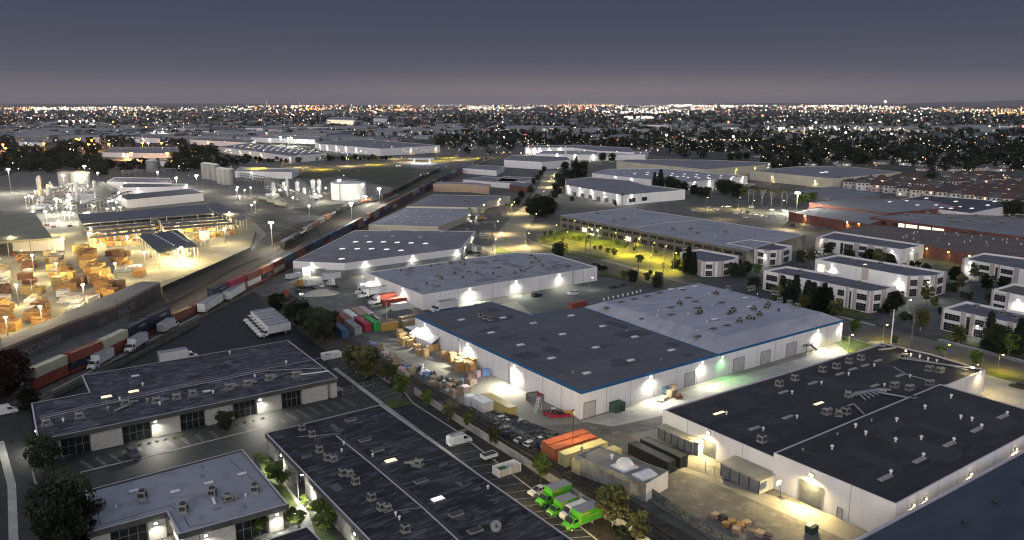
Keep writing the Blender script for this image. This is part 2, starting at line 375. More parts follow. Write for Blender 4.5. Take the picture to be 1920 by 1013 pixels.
W_FASC = mat('dark_fascia', (.052, .054, .052), (.075, .077, .073), scale=.5)
W_OLIVE = mat('olive_band', (.13, .12, .10), (.18, .165, .14), scale=.3)
R_LIGHT = mat('pale_roof', (.34, .35, .39), (.44, .45, .49), scale=.07, detail=9, c3=(.31, .32, .36), lo=.3, hi=.7)
R_LIGHT2 = mat('blue_grey_roof', (.235, .24, .265), (.315, .32, .345), scale=.06, detail=10, c3=(.205, .21, .232), lo=.3, hi=.7)
R_MID = mat('grey_roof', (.14, .142, .16), (.215, .218, .238), scale=.07, detail=10, c3=(.125, .127, .142), lo=.3, hi=.7)
R_DARK = mat('dark_roof', (.080, .082, .094), (.118, .12, .134), scale=.06, detail=10, c3=(.092, .094, .106), stretch=(GA, (.35, 2.2, 1)))
R_BLACK = mat('black_roof', (.022, .022, .025), (.036, .036, .040), scale=.08, detail=9, c3=(.045, .043, .045), stretch=(GA, (.4, 1.6, 1)))
R_WORN = mat('worn_bitumen_roof', (.024, .027, .034), (.078, .083, .10), scale=.16, detail=14, c3=(.135, .14, .16), stretch=(GA - .05, (.6, 1.7, 1)), lo=.44, hi=.72)
R_WORN2 = mat('worn_tar_roof', (.014, .016, .019), (.046, .048, .055), scale=.15, detail=14, c3=(.095, .10, .108), stretch=(GA, (.5, 1.9, 1)), lo=.44, hi=.72)
R_BROWN = mat('brown_gravel_roof', (.075, .065, .060), (.12, .10, .095), scale=.12, detail=9, c3=(.14, .12, .11))
R_NAVY = mat('slate_roof', (.08, .086, .105), (.125, .132, .155), scale=.12, detail=8)
M_COPING = mat('coping_metal', (.42, .38, .42), (.50, .46, .50), scale=.3, rough=.6)
M_WHITE = mat('white_paint', (.66, .66, .66), (.74, .74, .74), scale=.6, rough=.5)
M_BLUE = mat('blue_trim', (.012, .09, .22), (.018, .12, .28), scale=.4)
M_DOOR = mat('grey_door', (.13, .14, .145), (.17, .18, .185), scale=.8)
M_DOORW = mat('pale_door', (.42, .42, .40), (.50, .50, .48), scale=.8)
M_METAL = mat('galvanised_metal', (.25, .26, .27), (.36, .37, .38), scale=1.2, rough=.5, metal=.5)
M_RUST = mat('rusty_steel', (.13, .06, .035), (.22, .11, .07), scale=1.0, detail=8)
M_HVAC = mat('rooftop_casing', (.20, .195, .185), (.31, .30, .285), scale=1.3, rough=.6)
M_BLACK = flat('black_rubber', (.012, .012, .013), .8)
M_DARK = flat('dark_steel', (.04, .042, .045), .6)
M_SKYL = mat('skylight_acrylic', (.55, .56, .60), (.66, .67, .70), scale=1, rough=.35)
M_LITSKY = emit('lit_skylight', (1.0, .72, .32), 1.1)
M_LITSKYW = emit('lit_white_skylight', (1.0, .95, .9), .9)
M_GLASS = flat('dark_glass', (.012, .015, .018), .12, spec=.6)
M_FRAME = flat('window_frame', (.22, .21, .20), .6)
M_LAMPBODY = flat('lamp_housing', (.25, .25, .25), .5)
E_WHITE = emit('lamp_lens_white', (1.0, .96, .84), 28, False)
E_WARM = emit('lamp_lens_warm', (1.0, .80, .42), 22, False)
E_SOD = emit('lamp_lens_sodium', (1.0, .72, .10), 22, False)
E_ORANGE = emit('lamp_lens_orange', (1.0, .35, .03), 20, False)
E_GREEN = emit('lamp_lens_green', (.3, 1.0, .3), 14, False)
E_WIN = emit('lit_window', (1.0, .78, .38), 1.6)
E_WINW = emit('lit_window_white', (1.0, .88, .58), 1.15)
def hseams(name, base, cols, step=1.0): pass
# ------------------------------------------------------------------ shared rooftop pieces (mesh data reused)
def d_skylight(lx=2.4, ly=1.2, m=None):
    a = MB(); a.box(0, 0, 0, lx + .25, ly + .25, .28, mi=1); a.box(0, 0, .28, lx, ly, .16, mi=0, taper=.86); a.box(0, 0, .44, lx * .86, ly * .86, .07, mi=0, taper=.7)
    return a.data('skylight', [m or M_SKYL, M_HVAC])
def d_rsky(lx=3.4, ly=.9, m=None):
    a = MB(); a.box(0, 0, 0, lx, ly, .18, mi=1); a.box(0, 0, .18, lx - .1, ly - .1, .10, mi=0, taper=.95)
    return a.data('skylight', [m or M_SKYL, M_HVAC])
D_SKY, D_SKYLIT, D_SKYW = d_skylight(), d_skylight(m=M_LITSKY), d_skylight(m=M_LITSKYW)
D_STRIP, D_STRIPLIT = d_rsky(m=mat('fibreglass_skylight', (.26, .24, .25), (.34, .31, .32), scale=1)), d_rsky(m=M_LITSKY)
D_SKYDARK = d_skylight(m=flat('dark_skylight', (.05, .05, .055), .3))
def d_unit(kind=0):
    a = MB()
    a.box(0, 0, 0, 2.3, 1.8, .18, mi=0)
    for sx in (-.8, .8):
        a.box(sx, 0, .18, .15, 1.5, .14, mi=2)
    a.box(-.1, 0, .32, 1.7, 1.35, 1.05, mi=0)
    a.box(-.1, 0, .5, 1.72, 1.1, .6, mi=2)
    a.box(-.1, 0, .55, 1.1, 1.37, .5, mi=2)
    a.cyl(-.1, 0, 1.37, 1.55, .55, .52, 14, 0); a.cyl(-.1, 0, 1.56, 1.58, .44, .44, 14, 2)
    if kind == 1:
        a.box(1.3, 0, .18, 1.0, .7, .6, mi=0); a.tube((1.7, .0, .5), (2.9, .2, .25), .28, 8, 0)
    if kind == 2:
        a.box(1.15, .1, .3, .9, 1.0, .9, mi=0); a.box(1.9, .1, .25, .7, .6, .5, mi=0)
    return a.data('rooftop_unit', [M_HVAC, M_RUST, M_DARK])
D_UNIT = [d_unit(0), d_unit(1), d_unit(2)]
def d_vent(k=0):
    a = MB()
    a.cyl(0, 0, 0, .75, .22, .22, 8, 0); a.cyl(0, 0, .75, 1.05, .42, .36, 10, 0); a.cyl(0, 0, 1.05, 1.2, .36, .12, 10, 0)
    return a.data('vent_pipe', [M_WHITE if k == 0 else M_HVAC])
D_VENT = d_vent(0); D_VENTD = d_vent(1)
def d_cooler():
    a = MB(); a.box(0, 0, 0, 1.7, 1.7, .25, mi=0); a.box(0, 0, .25, 1.5, 1.5, 1.3, mi=0, taper=.96)
    for s in (-1, 1): a.box(0, s * .74, .5, 1.1, .06, .8, mi=1); a.box(s * .74, 0, .5, .06, 1.1, .8, mi=1)
    a.cyl(0, 0, 1.55, 1.85, .5, .5, 12, 1)
    return a.data('rooftop_unit', [M_HVAC, M_DARK])
D_COOL = d_cooler()
def d_turbine():
    a = MB(); a.cyl(0, 0, 0, .5, .25, .25, 8, 0); a.cyl(0, 0, .5, .7, .35, .5, 12, 0); a.cyl(0, 0, .7, .95, .5, .3, 12, 0); a.cyl(0, 0, .95, 1.0, .3, .1, 12, 0)
    return a.data('vent_pipe', [M_DARK])
D_TURB = d_turbine()
def d_lamp(em):
    a = MB(); a.box(0, .18, 0, .55, .36, .34, mi=0, taper=.8); a.box(0, .40, .04, .46, .07, .24, mi=1)
    return a.data('wall_lamp', [M_LAMPBODY, em])
D_LAMP = {'w': d_lamp(E_WHITE), 'y': d_lamp(E_WARM), 's': d_lamp(E_SOD), 'o': d_lamp(E_ORANGE), 'g': d_lamp(E_GREEN)}
LC = {'w': WHITE, 'y': WARM, 's': SOD, 'o': ORANGE, 'g': GREEN}
def link(me, parent, loc, rz=0.0, name=None, scale=None):
    o = bpy.data.objects.new(name or me.name.split('.')[0], me); COL.objects.link(o); o.parent = parent; o.location = loc; o.rotation_euler.z = rz
    if scale: o.scale = scale if hasattr(scale, '__len__') else (scale,) * 3
    return o
mat('felt_patch', (.05, .053, .066), (.065, .068, .083), scale=.4); mat('black_patch', (.040, .038, .040), (.052, .050, .052), scale=.5)
BPX = []
class Bld:
    """one building: px = roof corners in order, h = wall height; edges i -> i+1 keep the order they were given in"""
    def __init__(s, name, label, cat, px, h, wall=W_WHITE, roof=R_LIGHT2, par=.5, pw=.3, coping=None, group=None, base=0.0, low_wall=None, low_h=0, fascia=None, recess=0, seams=0.0, cap=None):
        BPX.append(px); s.px = px; s.h = h; w_ = [P(u, v, h) for u, v in px]
        s.ccw = area(w_) > 0
        s.raw = w_
        cx = sum(p[0] for p in w_) / len(w_); cy_ = sum(p[1] for p in w_) / len(w_)
        s.c = (cx, cy_)
        s.e = empty(name, (cx, cy_, 0), 0, label, cat, group)
        poly = [(p[0] - cx, p[1] - cy_) for p in (w_ if s.ccw else w_[::-1])]
        s.poly = poly; s.par = par; s.zr = h - par; s.recess = recess
        zw = h - (1.1 if fascia else 0)
        wp = inset(poly, recess) if recess else poly
        mb = MB(); n = len(wp)
        if low_wall:
            mb.prism(wp, base, low_h, 1, top=False, bottom=False); mb.prism(wp, low_h, zw, 0, top=False, bottom=False)
        else: mb.prism(wp, base, zw, 0, top=False, bottom=False)
        if not fascia:
            ip = inset(poly, pw)
            mb.add([(*p, h) for p in wp] + [(*p, h) for p in ip], [(i, (i + 1) % n, (i + 1) % n + n, i + n) for i in range(n)], 2)
            mb.add([(*p, h) for p in ip] + [(*p, s.zr) for p in ip], [(i, (i + 1) % n, (i + 1) % n + n, i + n) for i in range(n)], 2)
        mb.build('wall', [wall, low_wall or wall, cap or coping or wall], s.e)
        if fascia:
            f = MB(); ip = inset(poly, .35)
            f.prism(poly, zw, h, 0, top=False, bottom=True)
            f.add([(*p, h) for p in poly] + [(*p, h) for p in ip], [(i, (i + 1) % n, (i + 1) % n + n, i + n) for i in range(n)], 1)
            f.add([(*p, h) for p in ip] + [(*p, s.zr) for p in ip], [(i, (i + 1) % n, (i + 1) % n + n, i + n) for i in range(n)], 0)
            f.build('fascia', [fascia, coping or fascia], s.e)
            r = inset(poly, .34)
        else: r = inset(poly, pw - .01)
        rm = MB(); rm.add([(*p, s.zr) for p in r], [tuple(range(n))]); s.roof = rm.build('roof', roof, s.e)
        s.nroof = 0
    def edge(s, i, off=None):
        """local A, B, direction, outward normal of the i-th given edge"""
        n = len(s.raw); a, b = s.raw[i % n], s.raw[(i + 1) % n]
        A = Vector((a[0] - s.c[0], a[1] - s.c[1])); B = Vector((b[0] - s.c[0], b[1] - s.c[1]))
        d = (B - A).normalized(); nn = Vector((d.y, -d.x))
        if not s.ccw: nn = -nn
        return A, B, d, nn
    def wbox(s, mb, i, t0, t1, z0, z1, d0, d1, mi=0, metres=False):
        A, B, d, nn = s.edge(i); L = (B - A).length
        if not metres: t0, t1 = t0 * L, t1 * L
        if s.recess: d0 -= s.recess; d1 -= s.recess
        p0, p1 = A + d * t0, A + d * t1
        c = (p0 + p1) / 2 + nn * (d0 + d1) / 2
        mb.box(c.x, c.y, z0, (p1 - p0).length, abs(d1 - d0), z1 - z0, math.atan2(d.y, d.x), mi)
    def t_at(s, i, u, v=None):
        """fraction along edge i where the photo column u meets it (at roof height)"""
        n = len(s.px); a, b = s.px[i % n], s.px[(i + 1) % n]
        # search, perspective-correct
        A, B, d, nn = s.edge(i); best, bt = 1e9, .5
        for k in range(401):
            t = k / 400; p = A + (B - A) * t
            q = proj(p.x + s.c[0], p.y + s.c[1], s.h)[0]
            if abs(q - u) < best: best, bt = abs(q - u), t
        return bt
    def door(s, i, u0, u1, h, name='loading_door', m=None, z0=0.0):
        t0, t1 = sorted((s.t_at(i, u0), s.t_at(i, u1)))
        a = MB(); s.wbox(a, i, t0, t1, z0 + .02, z0 + h, .0, .04, 0)
        A, B, d, nn = s.edge(i); L = (B - A).length
        k = int(h / .5)
        for j in range(1, k): s.wbox(a, i, t0, t1, z0 + j * .5, z0 + j * .5 + .05, .04, .055, 0)
        a2 = a
        for tt in (t0, t1): s.wbox(a2, i, tt * L - .1, tt * L + .1, z0, z0 + h + .1, 0, .09, 1, True)
        s.wbox(a2, i, t0, t1, z0 + h, z0 + h + .15, 0, .085, 1)
        a.build(name, [m or M_DOOR, M_FRAME], s.e)
    def window(s, i, t0, t1, z0, z1, nx=4, nz=2, lit=None, metres=False, name='window'):
        a = MB(); s.wbox(a, i, t0, t1, z0, z1, 0.0, .05, 0, metres)
        A, B, d, nn = s.edge(i); L = (B - A).length
        if not metres: t0, t1 = t0 * L, t1 * L
        g = a; a = MB()
        for k in range(nx + 1):
            x = t0 + (t1 - t0) * k / nx; s.wbox(a, i, x - .04, x + .04, z0, z1, .05, .09, 1, True)
        for k in range(nz + 1):
            z = z0 + (z1 - z0) * k / nz; s.wbox(a, i, t0, t1, z - .04, z + .04, .05, .085, 1, True)
        g = g.build(name, [lit or M_GLASS], s.e); a.build('window_frame', [M_FRAME, M_FRAME], g); return g
    def pilaster(s, i, t0, t1, m=W_PINK, z1=None, metres=False, proud=.25):
        a = MB(); s.wbox(a, i, t0, t1, 0, (z1 or s.h) + .25, -.05, proud, 0, metres); a.build('pilaster', [m], s.e)
    def band(s, edges, z0, z1, m, proud=.03, name='trim'):
        a = MB()
        for i in edges: s.wbox(a, i, 0, 1, z0, z1, 0, proud, 0)
        a.build(name, [m], s.e)
    def seams(s, edges, step=7.0, m=None):
        a = MB()
        for i in edges:
            A, B, d, nn = s.edge(i); L = (B - A).length; k = max(1, int(L / step))
            for j in range(1, k): x = L * j / k; s.wbox(a, i, x - .05, x + .05, 0, s.h - .05, 0, .012, 0, True)
        a.build('panel_joint', [m or M_FRAME], s.e)
    def lamp(s, i, u, z=None, watt=3000, c='w', out=.9, r=.22, big=1.0, t=None):
        t = s.t_at(i, u) if t is None else t
        A, B, d, nn = s.edge(i); z = s.h - 1.0 if z is None else z
        p = A + (B - A) * t - nn * (s.recess - (.75 if s.recess else 0)); big = max(big, min(2.4, math.hypot(p.x + s.c[0], p.y + s.c[1]) / 260))
        o = link(D_LAMP[c], s.e, (p.x, p.y, z), math.atan2(nn.y, nn.x) - pi / 2, 'wall_lamp', big)
        q = p + nn * .52
        dr = Vector((nn.x * .70, nn.y * .70, -.71)).to_track_quat('-Z', 'Y').to_euler()
        light('wall_lamp_light', (q.x, q.y, z - .02), watt * (3.0 if s.recess == 0 else 7.0), LC[c], r, s.e, spot=math.radians(178), rot=dr, blend=1.0)
    def at(s, u, v, z=None):
        z = s.zr if z is None else z
        x, y = P(u, v, z); return (x - s.c[0], y - s.c[1], z)
    def roofthing(s, me, uv, rz=GA, scale=None, name=None):
        for u, v in uv: link(me, s.e, s.at(u, v), rz + R.uniform(-.02, .02), name, scale)
    def ducts(s, pts, r=.25, m=None, z=.35, name='roof_duct'):
        a = MB(); q = [s.at(u, v) for u, v in pts]
        for p1, p2 in zip(q, q[1:]): a.tube((p1[0], p1[1], p1[2] + z), (p2[0], p2[1], p2[2] + z), r, 6)
        a.build(name, [m or M_METAL], s.e)
    def patches(s, n, m, smin=1.0, smax=4.0, seams=0, sm=None):
        xs = [p[0] for p in s.poly]; ys = [p[1] for p in s.poly]; ip = inset(s.poly, 2.5)
        def inside(x, y, q=ip):
            c = False
            for i in range(len(q)):
                x1, y1 = q[i]; x2, y2 = q[i - 1]
                if (y1 > y) != (y2 > y) and x < (x2 - x1) * (y - y1) / (y2 - y1) + x1: c = not c
            return c
        a = MB(); k = 0
        for _ in range(n * 4):
            x, y = R.uniform(min(xs), max(xs)), R.uniform(min(ys), max(ys))
            if not inside(x, y): continue
            k += 1; r1 = R.uniform(smin, smax); r2 = r1 * R.uniform(.25, .8); an = GA + R.choice([0, pi / 2]); pts = []
            for j in range(9):
                t = j * 2 * pi / 9; f = R.uniform(.75, 1.1); px_, py_ = max(-1, min(1, 1.35 * math.cos(t))) * r1 * f, max(-1, min(1, 1.35 * math.sin(t))) * r2 * f
                pts.append((x + px_ * math.cos(an) - py_ * math.sin(an), y + px_ * math.sin(an) + py_ * math.cos(an), s.zr + .006 + k * .0006))
            if not all(inside(q_[0], q_[1], inset(s.poly, .5)) for q_ in pts): continue
            a.add(pts, [tuple(range(9))])
            if k >= n: break
        if k: s.onto_roof(a, m)
        if seams:
            a = MB(); c, n_ = math.cos(GA), math.sin(GA); D = 90; g = -D
            while g < D:
                run = []; t = -D
                while t < D:
                    x, y = g * c - t * n_, g * n_ + t * c
                    if inside(x, y, inset(s.poly, .5)): run.append((x, y))
                    t += 1.5
                if len(run) > 2:
                    p, q = run[0], run[-1]; a.box((p[0] + q[0]) / 2, (p[1] + q[1]) / 2, s.zr + .002, math.dist(p, q), .10, .03, GA + pi / 2)
                g += seams
            s.onto_roof(a, sm or m)
    def onto_roof(s, a, m):
        me = s.roof.data; r = MB(); r.v = [tuple(v.co) for v in me.vertices]; r.f = [tuple(p.vertices) for p in me.polygons]; r.m = [p.material_index for p in me.polygons]; r.sm = [False] * len(r.f)
        ms = list(me.materials) + [m]; r.add(a.v, a.f, len(ms) - 1); s.roof.data = r.data('roof', ms)
    def seam_line(s, pts, m, wd=.35, hh=.06, name='roof_seam'):
        a = MB(); q = [Vector(s.at(u, v)) for u, v in pts]
        for p1, p2 in zip(q, q[1:]):
            d = p2 - p1; c = (p1 + p2) / 2; a.box(c.x, c.y, s.zr + .004, d.length, wd, hh, math.atan2(d.y, d.x))
        a.build(name, [m], s.e)
def rows(p00, p10, p01, nx, ny):
    return [(p00[0] + (p10[0] - p00[0]) * i / max(nx - 1, 1) + (p01[0] - p00[0]) * j / max(ny - 1, 1), p00[1] + (p10[1] - p00[1]) * i / max(nx - 1, 1) + (p01[1] - p00[1]) * j / max(ny - 1, 1)) for j in range(ny) for i in range(nx)]

# ================================================================== N1: long worn-roof unit block
b = Bld('office_unit_block', 'long single-storey unit block with streaked worn roof and recessed glass bays', 'building',
        [(153, 704), (540, 638), (634, 709), (70, 826), (58, 756), (167, 736)], 5.5, W_PANEL, R_WORN, par=.35, coping=M_COPING, fascia=W_FASC, recess=1.1)
def bays(b, i, segs, zt=4.3):
    """segs (u0, u1, kind): P = solid light panel standing proud, G = recessed glazing"""
    for u0, u1, k in segs:
        t0, t1 = sorted((b.t_at(i, u0), b.t_at(i, u1)))
        if k == 'P':
            a = MB(); b.wbox(a, i, t0, t1, .0, zt, .0, .75); a.build('wall_panel', [W_PANEL], b.e)
        else:
            b.window(i, t0, t1, .1, zt, 4, 2, lit=None)
bays(b, 2, [(620, 632, 'P'), (568, 614, 'P'), (530, 566, 'G'), (482, 528, 'P'), (440, 480, 'G'), (386, 436, 'P'), (338, 384, 'G'), (282, 337, 'P'), (229, 281, 'G'), (169, 227, 'P'), (113, 167, 'G'), (84, 112, 'P')])
b.lamp(2, 290, 3.9, 900, 'w', out=1.6, big=1.1); b.lamp(2, 487, 3.9, 1100, 'w', out=1.6, big=1.1); b.lamp(3, 66, 4.6, 500, 'w', out=1.4)
b.patches(16, mat('tar_patch', (.016, .018, .022), (.034, .036, .042), scale=.8), .6, 2.6); b.patches(16, mat('silver_patch', (.075, .08, .095), (.13, .135, .15), scale=1.6), .4, 1.8)
b.seam_line([(75, 785), (300, 735), (500, 695), (612, 690)], M_COPING, .25); b.seam_line([(76, 781), (300, 731), (600, 672)], M_COPING, .12)
b.roofthing(D_SKYLIT, [(200, 746), (251, 736)]); b.roofthing(D_SKY, [(254, 706), (388, 735)], scale=.8)
b.roofthing(D_UNIT[0], [(88, 797), (150, 784), (332, 748), (362, 741)]); b.roofthing(D_UNIT[1], [(236, 759), (294, 755)]); b.roofthing(D_UNIT[2], [(430, 729), (465, 722), (505, 712), (555, 706)])
b.roofthing(D_VENT, [(268, 724), (225, 751), (431, 664), (537, 682), (300, 760), (400, 738), (478, 708), (119, 791)], scale=.8); b.roofthing(D_VENTD, [(277, 755), (203, 770)])
b.ducts([(216, 773), (240, 763)], .3); b.ducts([(565, 705), (617, 698)], .18, M_WHITE); b.ducts([(415, 735), (490, 712), (560, 698)], .07)
# N2
b = Bld('office_unit_block', 'black-roofed unit block beside the parking strip with green rental vans', 'building',
        [(497, 812), (713, 759), (1199, 1100), (1330, 1192), (920, 1250)], 5.2, W_PANEL, R_WORN2, par=.35, coping=M_COPING, fascia=W_FASC, recess=1.1)
bays(b, 4, [(499, 510, 'P'), (512, 524, 'G'), (526, 547, 'P'), (548, 566, 'G'), (567, 590, 'P'), (592, 612, 'G'), (613, 634, 'P'), (636, 654, 'P'), (655, 676, 'G'), (678, 700, 'P')])
b.lamp(4, 526, 3.6, 900, 'w', out=1.7); b.lamp(4, 583, 3.6, 900, 'w', out=1.7); b.lamp(4, 664, 3.4, 800, 'w', out=1.7)
b.patches(14, MATS['tar_patch'], .6, 3); b.patches(22, MATS['silver_patch'], .4, 2); b.lamp(1, 800, 4.0, 300, 'w'); b.lamp(1, 940, 4.0, 700, 'y'); b.lamp(1, 1050, 4.0, 1100, 'y'); b.lamp(1, 1130, 4.0, 1100, 'y')
b.seam_line([(630, 817), (690, 865), (790, 950), (862, 1016), (900, 1050)], M_COPING, .3); b.seam_line([(633, 815), (694, 862), (794, 947), (866, 1012)], M_DARK, .8, .14)
b.roofthing(D_SKYLIT, [(733, 866)], scale=1.0); b.roofthing(D_SKYW, [(821, 938)]); b.roofthing(D_SKYDARK, [(684, 826), (708, 845), (789, 903), (855, 965), (891, 996), (658, 788)])
b.roofthing(D_COOL, [(566, 806), (585, 818), (599, 847), (614, 862), (643, 891), (667, 907), (697, 937), (715, 955), (760, 997)], scale=.85)
b.roofthing(D_UNIT[1], [(784, 873)], rz=GA + 2.2); b.roofthing(D_UNIT[0], [(626, 864), (656, 891), (727, 957)], scale=.8)
b.roofthing(D_VENT, [(742, 967), (749, 975), (699, 857), (645, 834), (641, 848), (915, 917)], scale=.7)
b.ducts([(560, 822), (610, 818), (640, 815)], .07); b.ducts([(740, 962), (790, 955)], .07)
a = MB(); q = b.at(931, 1003)   # dish aerial
a.cyl(q[0], q[1], q[2], q[2] + 1.3, .08, .08, 6, 0)
dv = Vector((-.3, -.75, .55)).normalized(); o1 = dv.orthogonal().normalized(); o2 = dv.cross(o1); cen = Vector((q[0], q[1], q[2] + 1.6)); ring = []
for rr, dd in ((.15, 0), (.6, .09), (1.0, .26)):
    for k in range(16): ring.append(tuple(cen + dv * dd + (o1 * math.cos(k * pi / 8) + o2 * math.sin(k * pi / 8)) * rr))
a.add(ring, [(j * 16 + k, j * 16 + (k + 1) % 16, (j + 1) * 16 + (k + 1) % 16, (j + 1) * 16 + k) for j in range(2) for k in range(16)] + [tuple(range(16))], 1, True)
a.tube(cen, cen + dv * .95, .04, 5, 0); a.build('satellite_dish', [M_DARK, M_HVAC], b.e)
# N3
b = Bld('office_unit_block', 'low unit block with clean pale blue-grey roof behind the big dark tree', 'building',
        [(160, 920), (455, 842), (541, 945), (335, 1002), (312, 960), (163, 1000)], 5.0, W_PANEL, R_LIGHT2, par=.35, coping=M_COPING, fascia=W_FASC, recess=.9)
bays(b, 4, [(168, 205, 'P'), (206, 274, 'G'), (276, 309, 'P')], 3.9); bays(b, 2, [(345, 372, 'P'), (374, 440, 'P'), (442, 500, 'G'), (503, 530, 'P')], 3.9)
b.patches(8, mat('grey_patch', (.15, .155, .185), (.19, .195, .225), scale=.6), .5, 1.4); b.lamp(4, 290, 3.3, 700, 'w', out=1.5, big=1.1); b.lamp(2, 384, 3.3, 700, 'w', out=1.5, big=1.1); b.lamp(2, 518, 3.5, 700, 'w', out=1.6)
b.roofthing(D_COOL, [(189, 953), (267, 935), (344, 960), (398, 930), (478, 923)], rz=GA - .5); b.roofthing(D_UNIT[2], [(428, 940)]); b.roofthing(D_SKY, [(252, 922), (329, 923), (392, 907), (454, 890), (183, 940)], scale=.75)
b.roofthing(D_VENT, [(218, 954), (443, 936), (461, 932)], scale=.6); b.ducts([(212, 952), (240, 945), (250, 948)], .1); b.ducts([(400, 938), (403, 947)], .3, M_WHITE)
b.seam_line([(183, 962), (188, 985), (318, 948), (330, 955)], M_DARK, .12, .02); b.seam_line([(430, 862), (475, 900), (482, 905)], M_DARK, .12, .02); b.seam_line([(345, 970), (355, 988), (410, 978)], M_DARK, .12, .02)
b = Bld('office_unit_block', 'corner of a small dark flat roof at the foot of the garden path', 'building', [(470, 1022), (577, 986), (640, 1050), (520, 1100)], 4.6, W_PANEL, R_WORN2, par=.3, fascia=W_FASC, recess=.9, coping=M_COPING)
# ================================================================== W1 blue-trim warehouse
b = Bld('warehouse', 'big white warehouse with dark felt roof and blue eaves trim over the pallet yard', 'warehouse',
        [(778, 592), (920, 565), (997, 591), (1095, 576), (1346, 664), (1090, 735)], 7.4, W_WHITE, R_DARK, par=.12, pw=.25, cap=M_BLUE)
b.band([4, 5], 6.75, 7.42, M_BLUE, .06); b.seams([4, 5], 7.5); b.patches(16, mat('felt_patch', (.05, .053, .066), (.065, .068, .083), scale=.4), 2, 6, 9.5)
b.roofthing(D_SKY, [(1000, 607), (1071, 593), (1055, 628), (976, 648), (1117, 653), (1130, 613), (1190, 633), (1259, 658), (1183, 677), (1100, 701), (1034, 673), (1000, 607), (865, 601), (921, 625), (943, 597)], scale=.95)
b.roofthing(D_COOL, [(900, 594), (919, 601), (910, 598)], scale=.9); b.roofthing(D_VENTD, [(1074, 702), (1240, 677), (1175, 623), (860, 640)], scale=.7)
b.seam_line([(955, 660), (1010, 680), (1072, 703)], M_DARK, .15, .02); b.seam_line([(1100, 607), (1140, 613), (1178, 625)], M_DARK, .12, .02)
for u, wt in ((799, 3600), (879, 5200), (967, 6000)): b.lamp(5, u, 6.0, wt, 'w', big=1.3)
for u, wt in ((1218, 3600), (1315, 2600)): b.lamp(4, u, 6.2, wt, 'w', big=1.3)
b.door(4, 1095, 1117, 4.2, m=M_DOORW); b.door(4, 1285, 1304, 4.2, m=M_DOORW)
a = MB()
for u in (862, 959): t = b.t_at(5, u); A, B_, d, nn = b.edge(5); L = (B_ - A).length; b.wbox(a, 5, t * L - .12, t * L + .12, 0, 6.6, 0, .3, 0, True)
t = b.t_at(5, 1089); b.wbox(a, 5, 0.1, .5, 0, 6.6, 0, .25, 0, True)
a.build('downpipe', [M_WHITE], b.e)
# hip-roofed pale half
hh = 7.4; E = [(1095, 576), (1310, 531), (1581, 600), (1346, 664)]; T = [(1132, 566), (1302, 533), (1542, 586), (1357, 631)]
Ew = [P(u, v, hh) for u, v in E]; Tw = [P(u, v, hh + 3.0) for u, v in T]
cx = sum(p[0] for p in Ew) / 4; cy_ = sum(p[1] for p in Ew) / 4
b = Bld('warehouse', 'white warehouse with low hipped lavender-white roof joined to the dark-roofed one', 'warehouse', E, hh, W_WHITE, R_LIGHT, par=.06, pw=.1, cap=M_BLUE)
a = MB(); el = [(x - b.c[0], y - b.c[1], hh + .02) for x, y in Ew]; tl = [(x - b.c[0], y - b.c[1], hh + 3.0) for x, y in Tw]
a.add(el + tl, [(i, (i + 1) % 4, (i + 1) % 4 + 4, i + 4) for i in range(4)] + [(4, 5, 6, 7)], 0); a.build('hipped_roof', [mat('white_membrane', (.27, .28, .33), (.35, .355, .41), scale=.06, detail=12, c3=(.25, .26, .31), stretch=(GA, (.5, 1.4, 1)))], b.e)
b.zr = hh + 3.0; b.band([2], 6.7, 7.42, M_BLUE, .06); b.seams([2], 8)
b.roofthing(D_SKYDARK, [(1258, 578), (1236, 551), (1213, 557), (1189, 562), (1164, 568), (1304, 567), (1308, 579), (1258, 592), (1353, 569), (1363, 612), (1337, 618), (1367, 590), (1310, 590), (1290, 560), (1340, 550), (1280, 545)], scale=1.05)
b.roofthing(D_SKY, [(1258, 544), (1278, 543), (1303, 539), (1397, 560), (1340, 600), (1405, 577)], scale=1.05)
b.roofthing(D_COOL, [(1274, 573), (1312, 588), (1343, 554), (1375, 586), (1386, 606), (1404, 601), (1413, 583), (1424, 594), (1437, 580), (1412, 543), (1405, 545), (1452, 552), (1456, 553), (1440, 575), (1462, 566), (1366, 543), (1480, 571), (1495, 577), (1372, 588)], scale=.95)
b.roofthing(D_TURB, [(1414, 600), (1460, 584), (1400, 545), (1425, 560)]); b.roofthing(D_VENT, [(1234, 544 + 40), (1335, 574), (1290, 590), (1232, 594), (1420, 553), (1330, 553), (1325, 605)], scale=.55)
b.zr = hh + .05; b.roofthing(D_VENT, [(1132, 564), (1141, 562), (1150, 560), (1159, 558), (1168, 556), (1177, 554), (1186, 552), (1194, 550), (1201, 548)], scale=.8); b.zr = hh + 1.6; b.roofthing(D_SKYDARK, [(1139, 579), (1207, 599), (1309, 633)], rz=GA, scale=1.15); b.zr = hh + 3.0
for u, wt, c in ((1353, 900, 'g'), (1532, 4200, 'w'), (1576, 1500, 'w')): b.lamp(2, u, 6.1, wt, c, big=1.2)
b.door(2, 1376, 1397, 4.4, m=M_DOORW); b.door(2, 1476, 1495, 4.4, m=M_DOORW); b.door(2, 1428, 1446, 4.2, m=M_DOORW)
a = MB()   # outside stair and landing by the end door
t = b.t_at(2, 1512); A, B_, d, nn = b.edge(2); L = (B_ - A).length
b.wbox(a, 2, (1 - 0) * L * t - 1.5, L * t + 1.5, 2.6, 2.75, .05, 1.6, 0, True)
for k in range(12): b.wbox(a, 2, L * t - 1.9 - k * .3 if b.t_at(2, 1560) < t else L * t + 1.5 + k * .3, (L * t - 1.6 - k * .3) if b.t_at(2, 1560) < t else L * t + 1.8 + k * .3, 2.4 - k * .2, 2.5 - k * .2, .1, 1.4, 0, True)
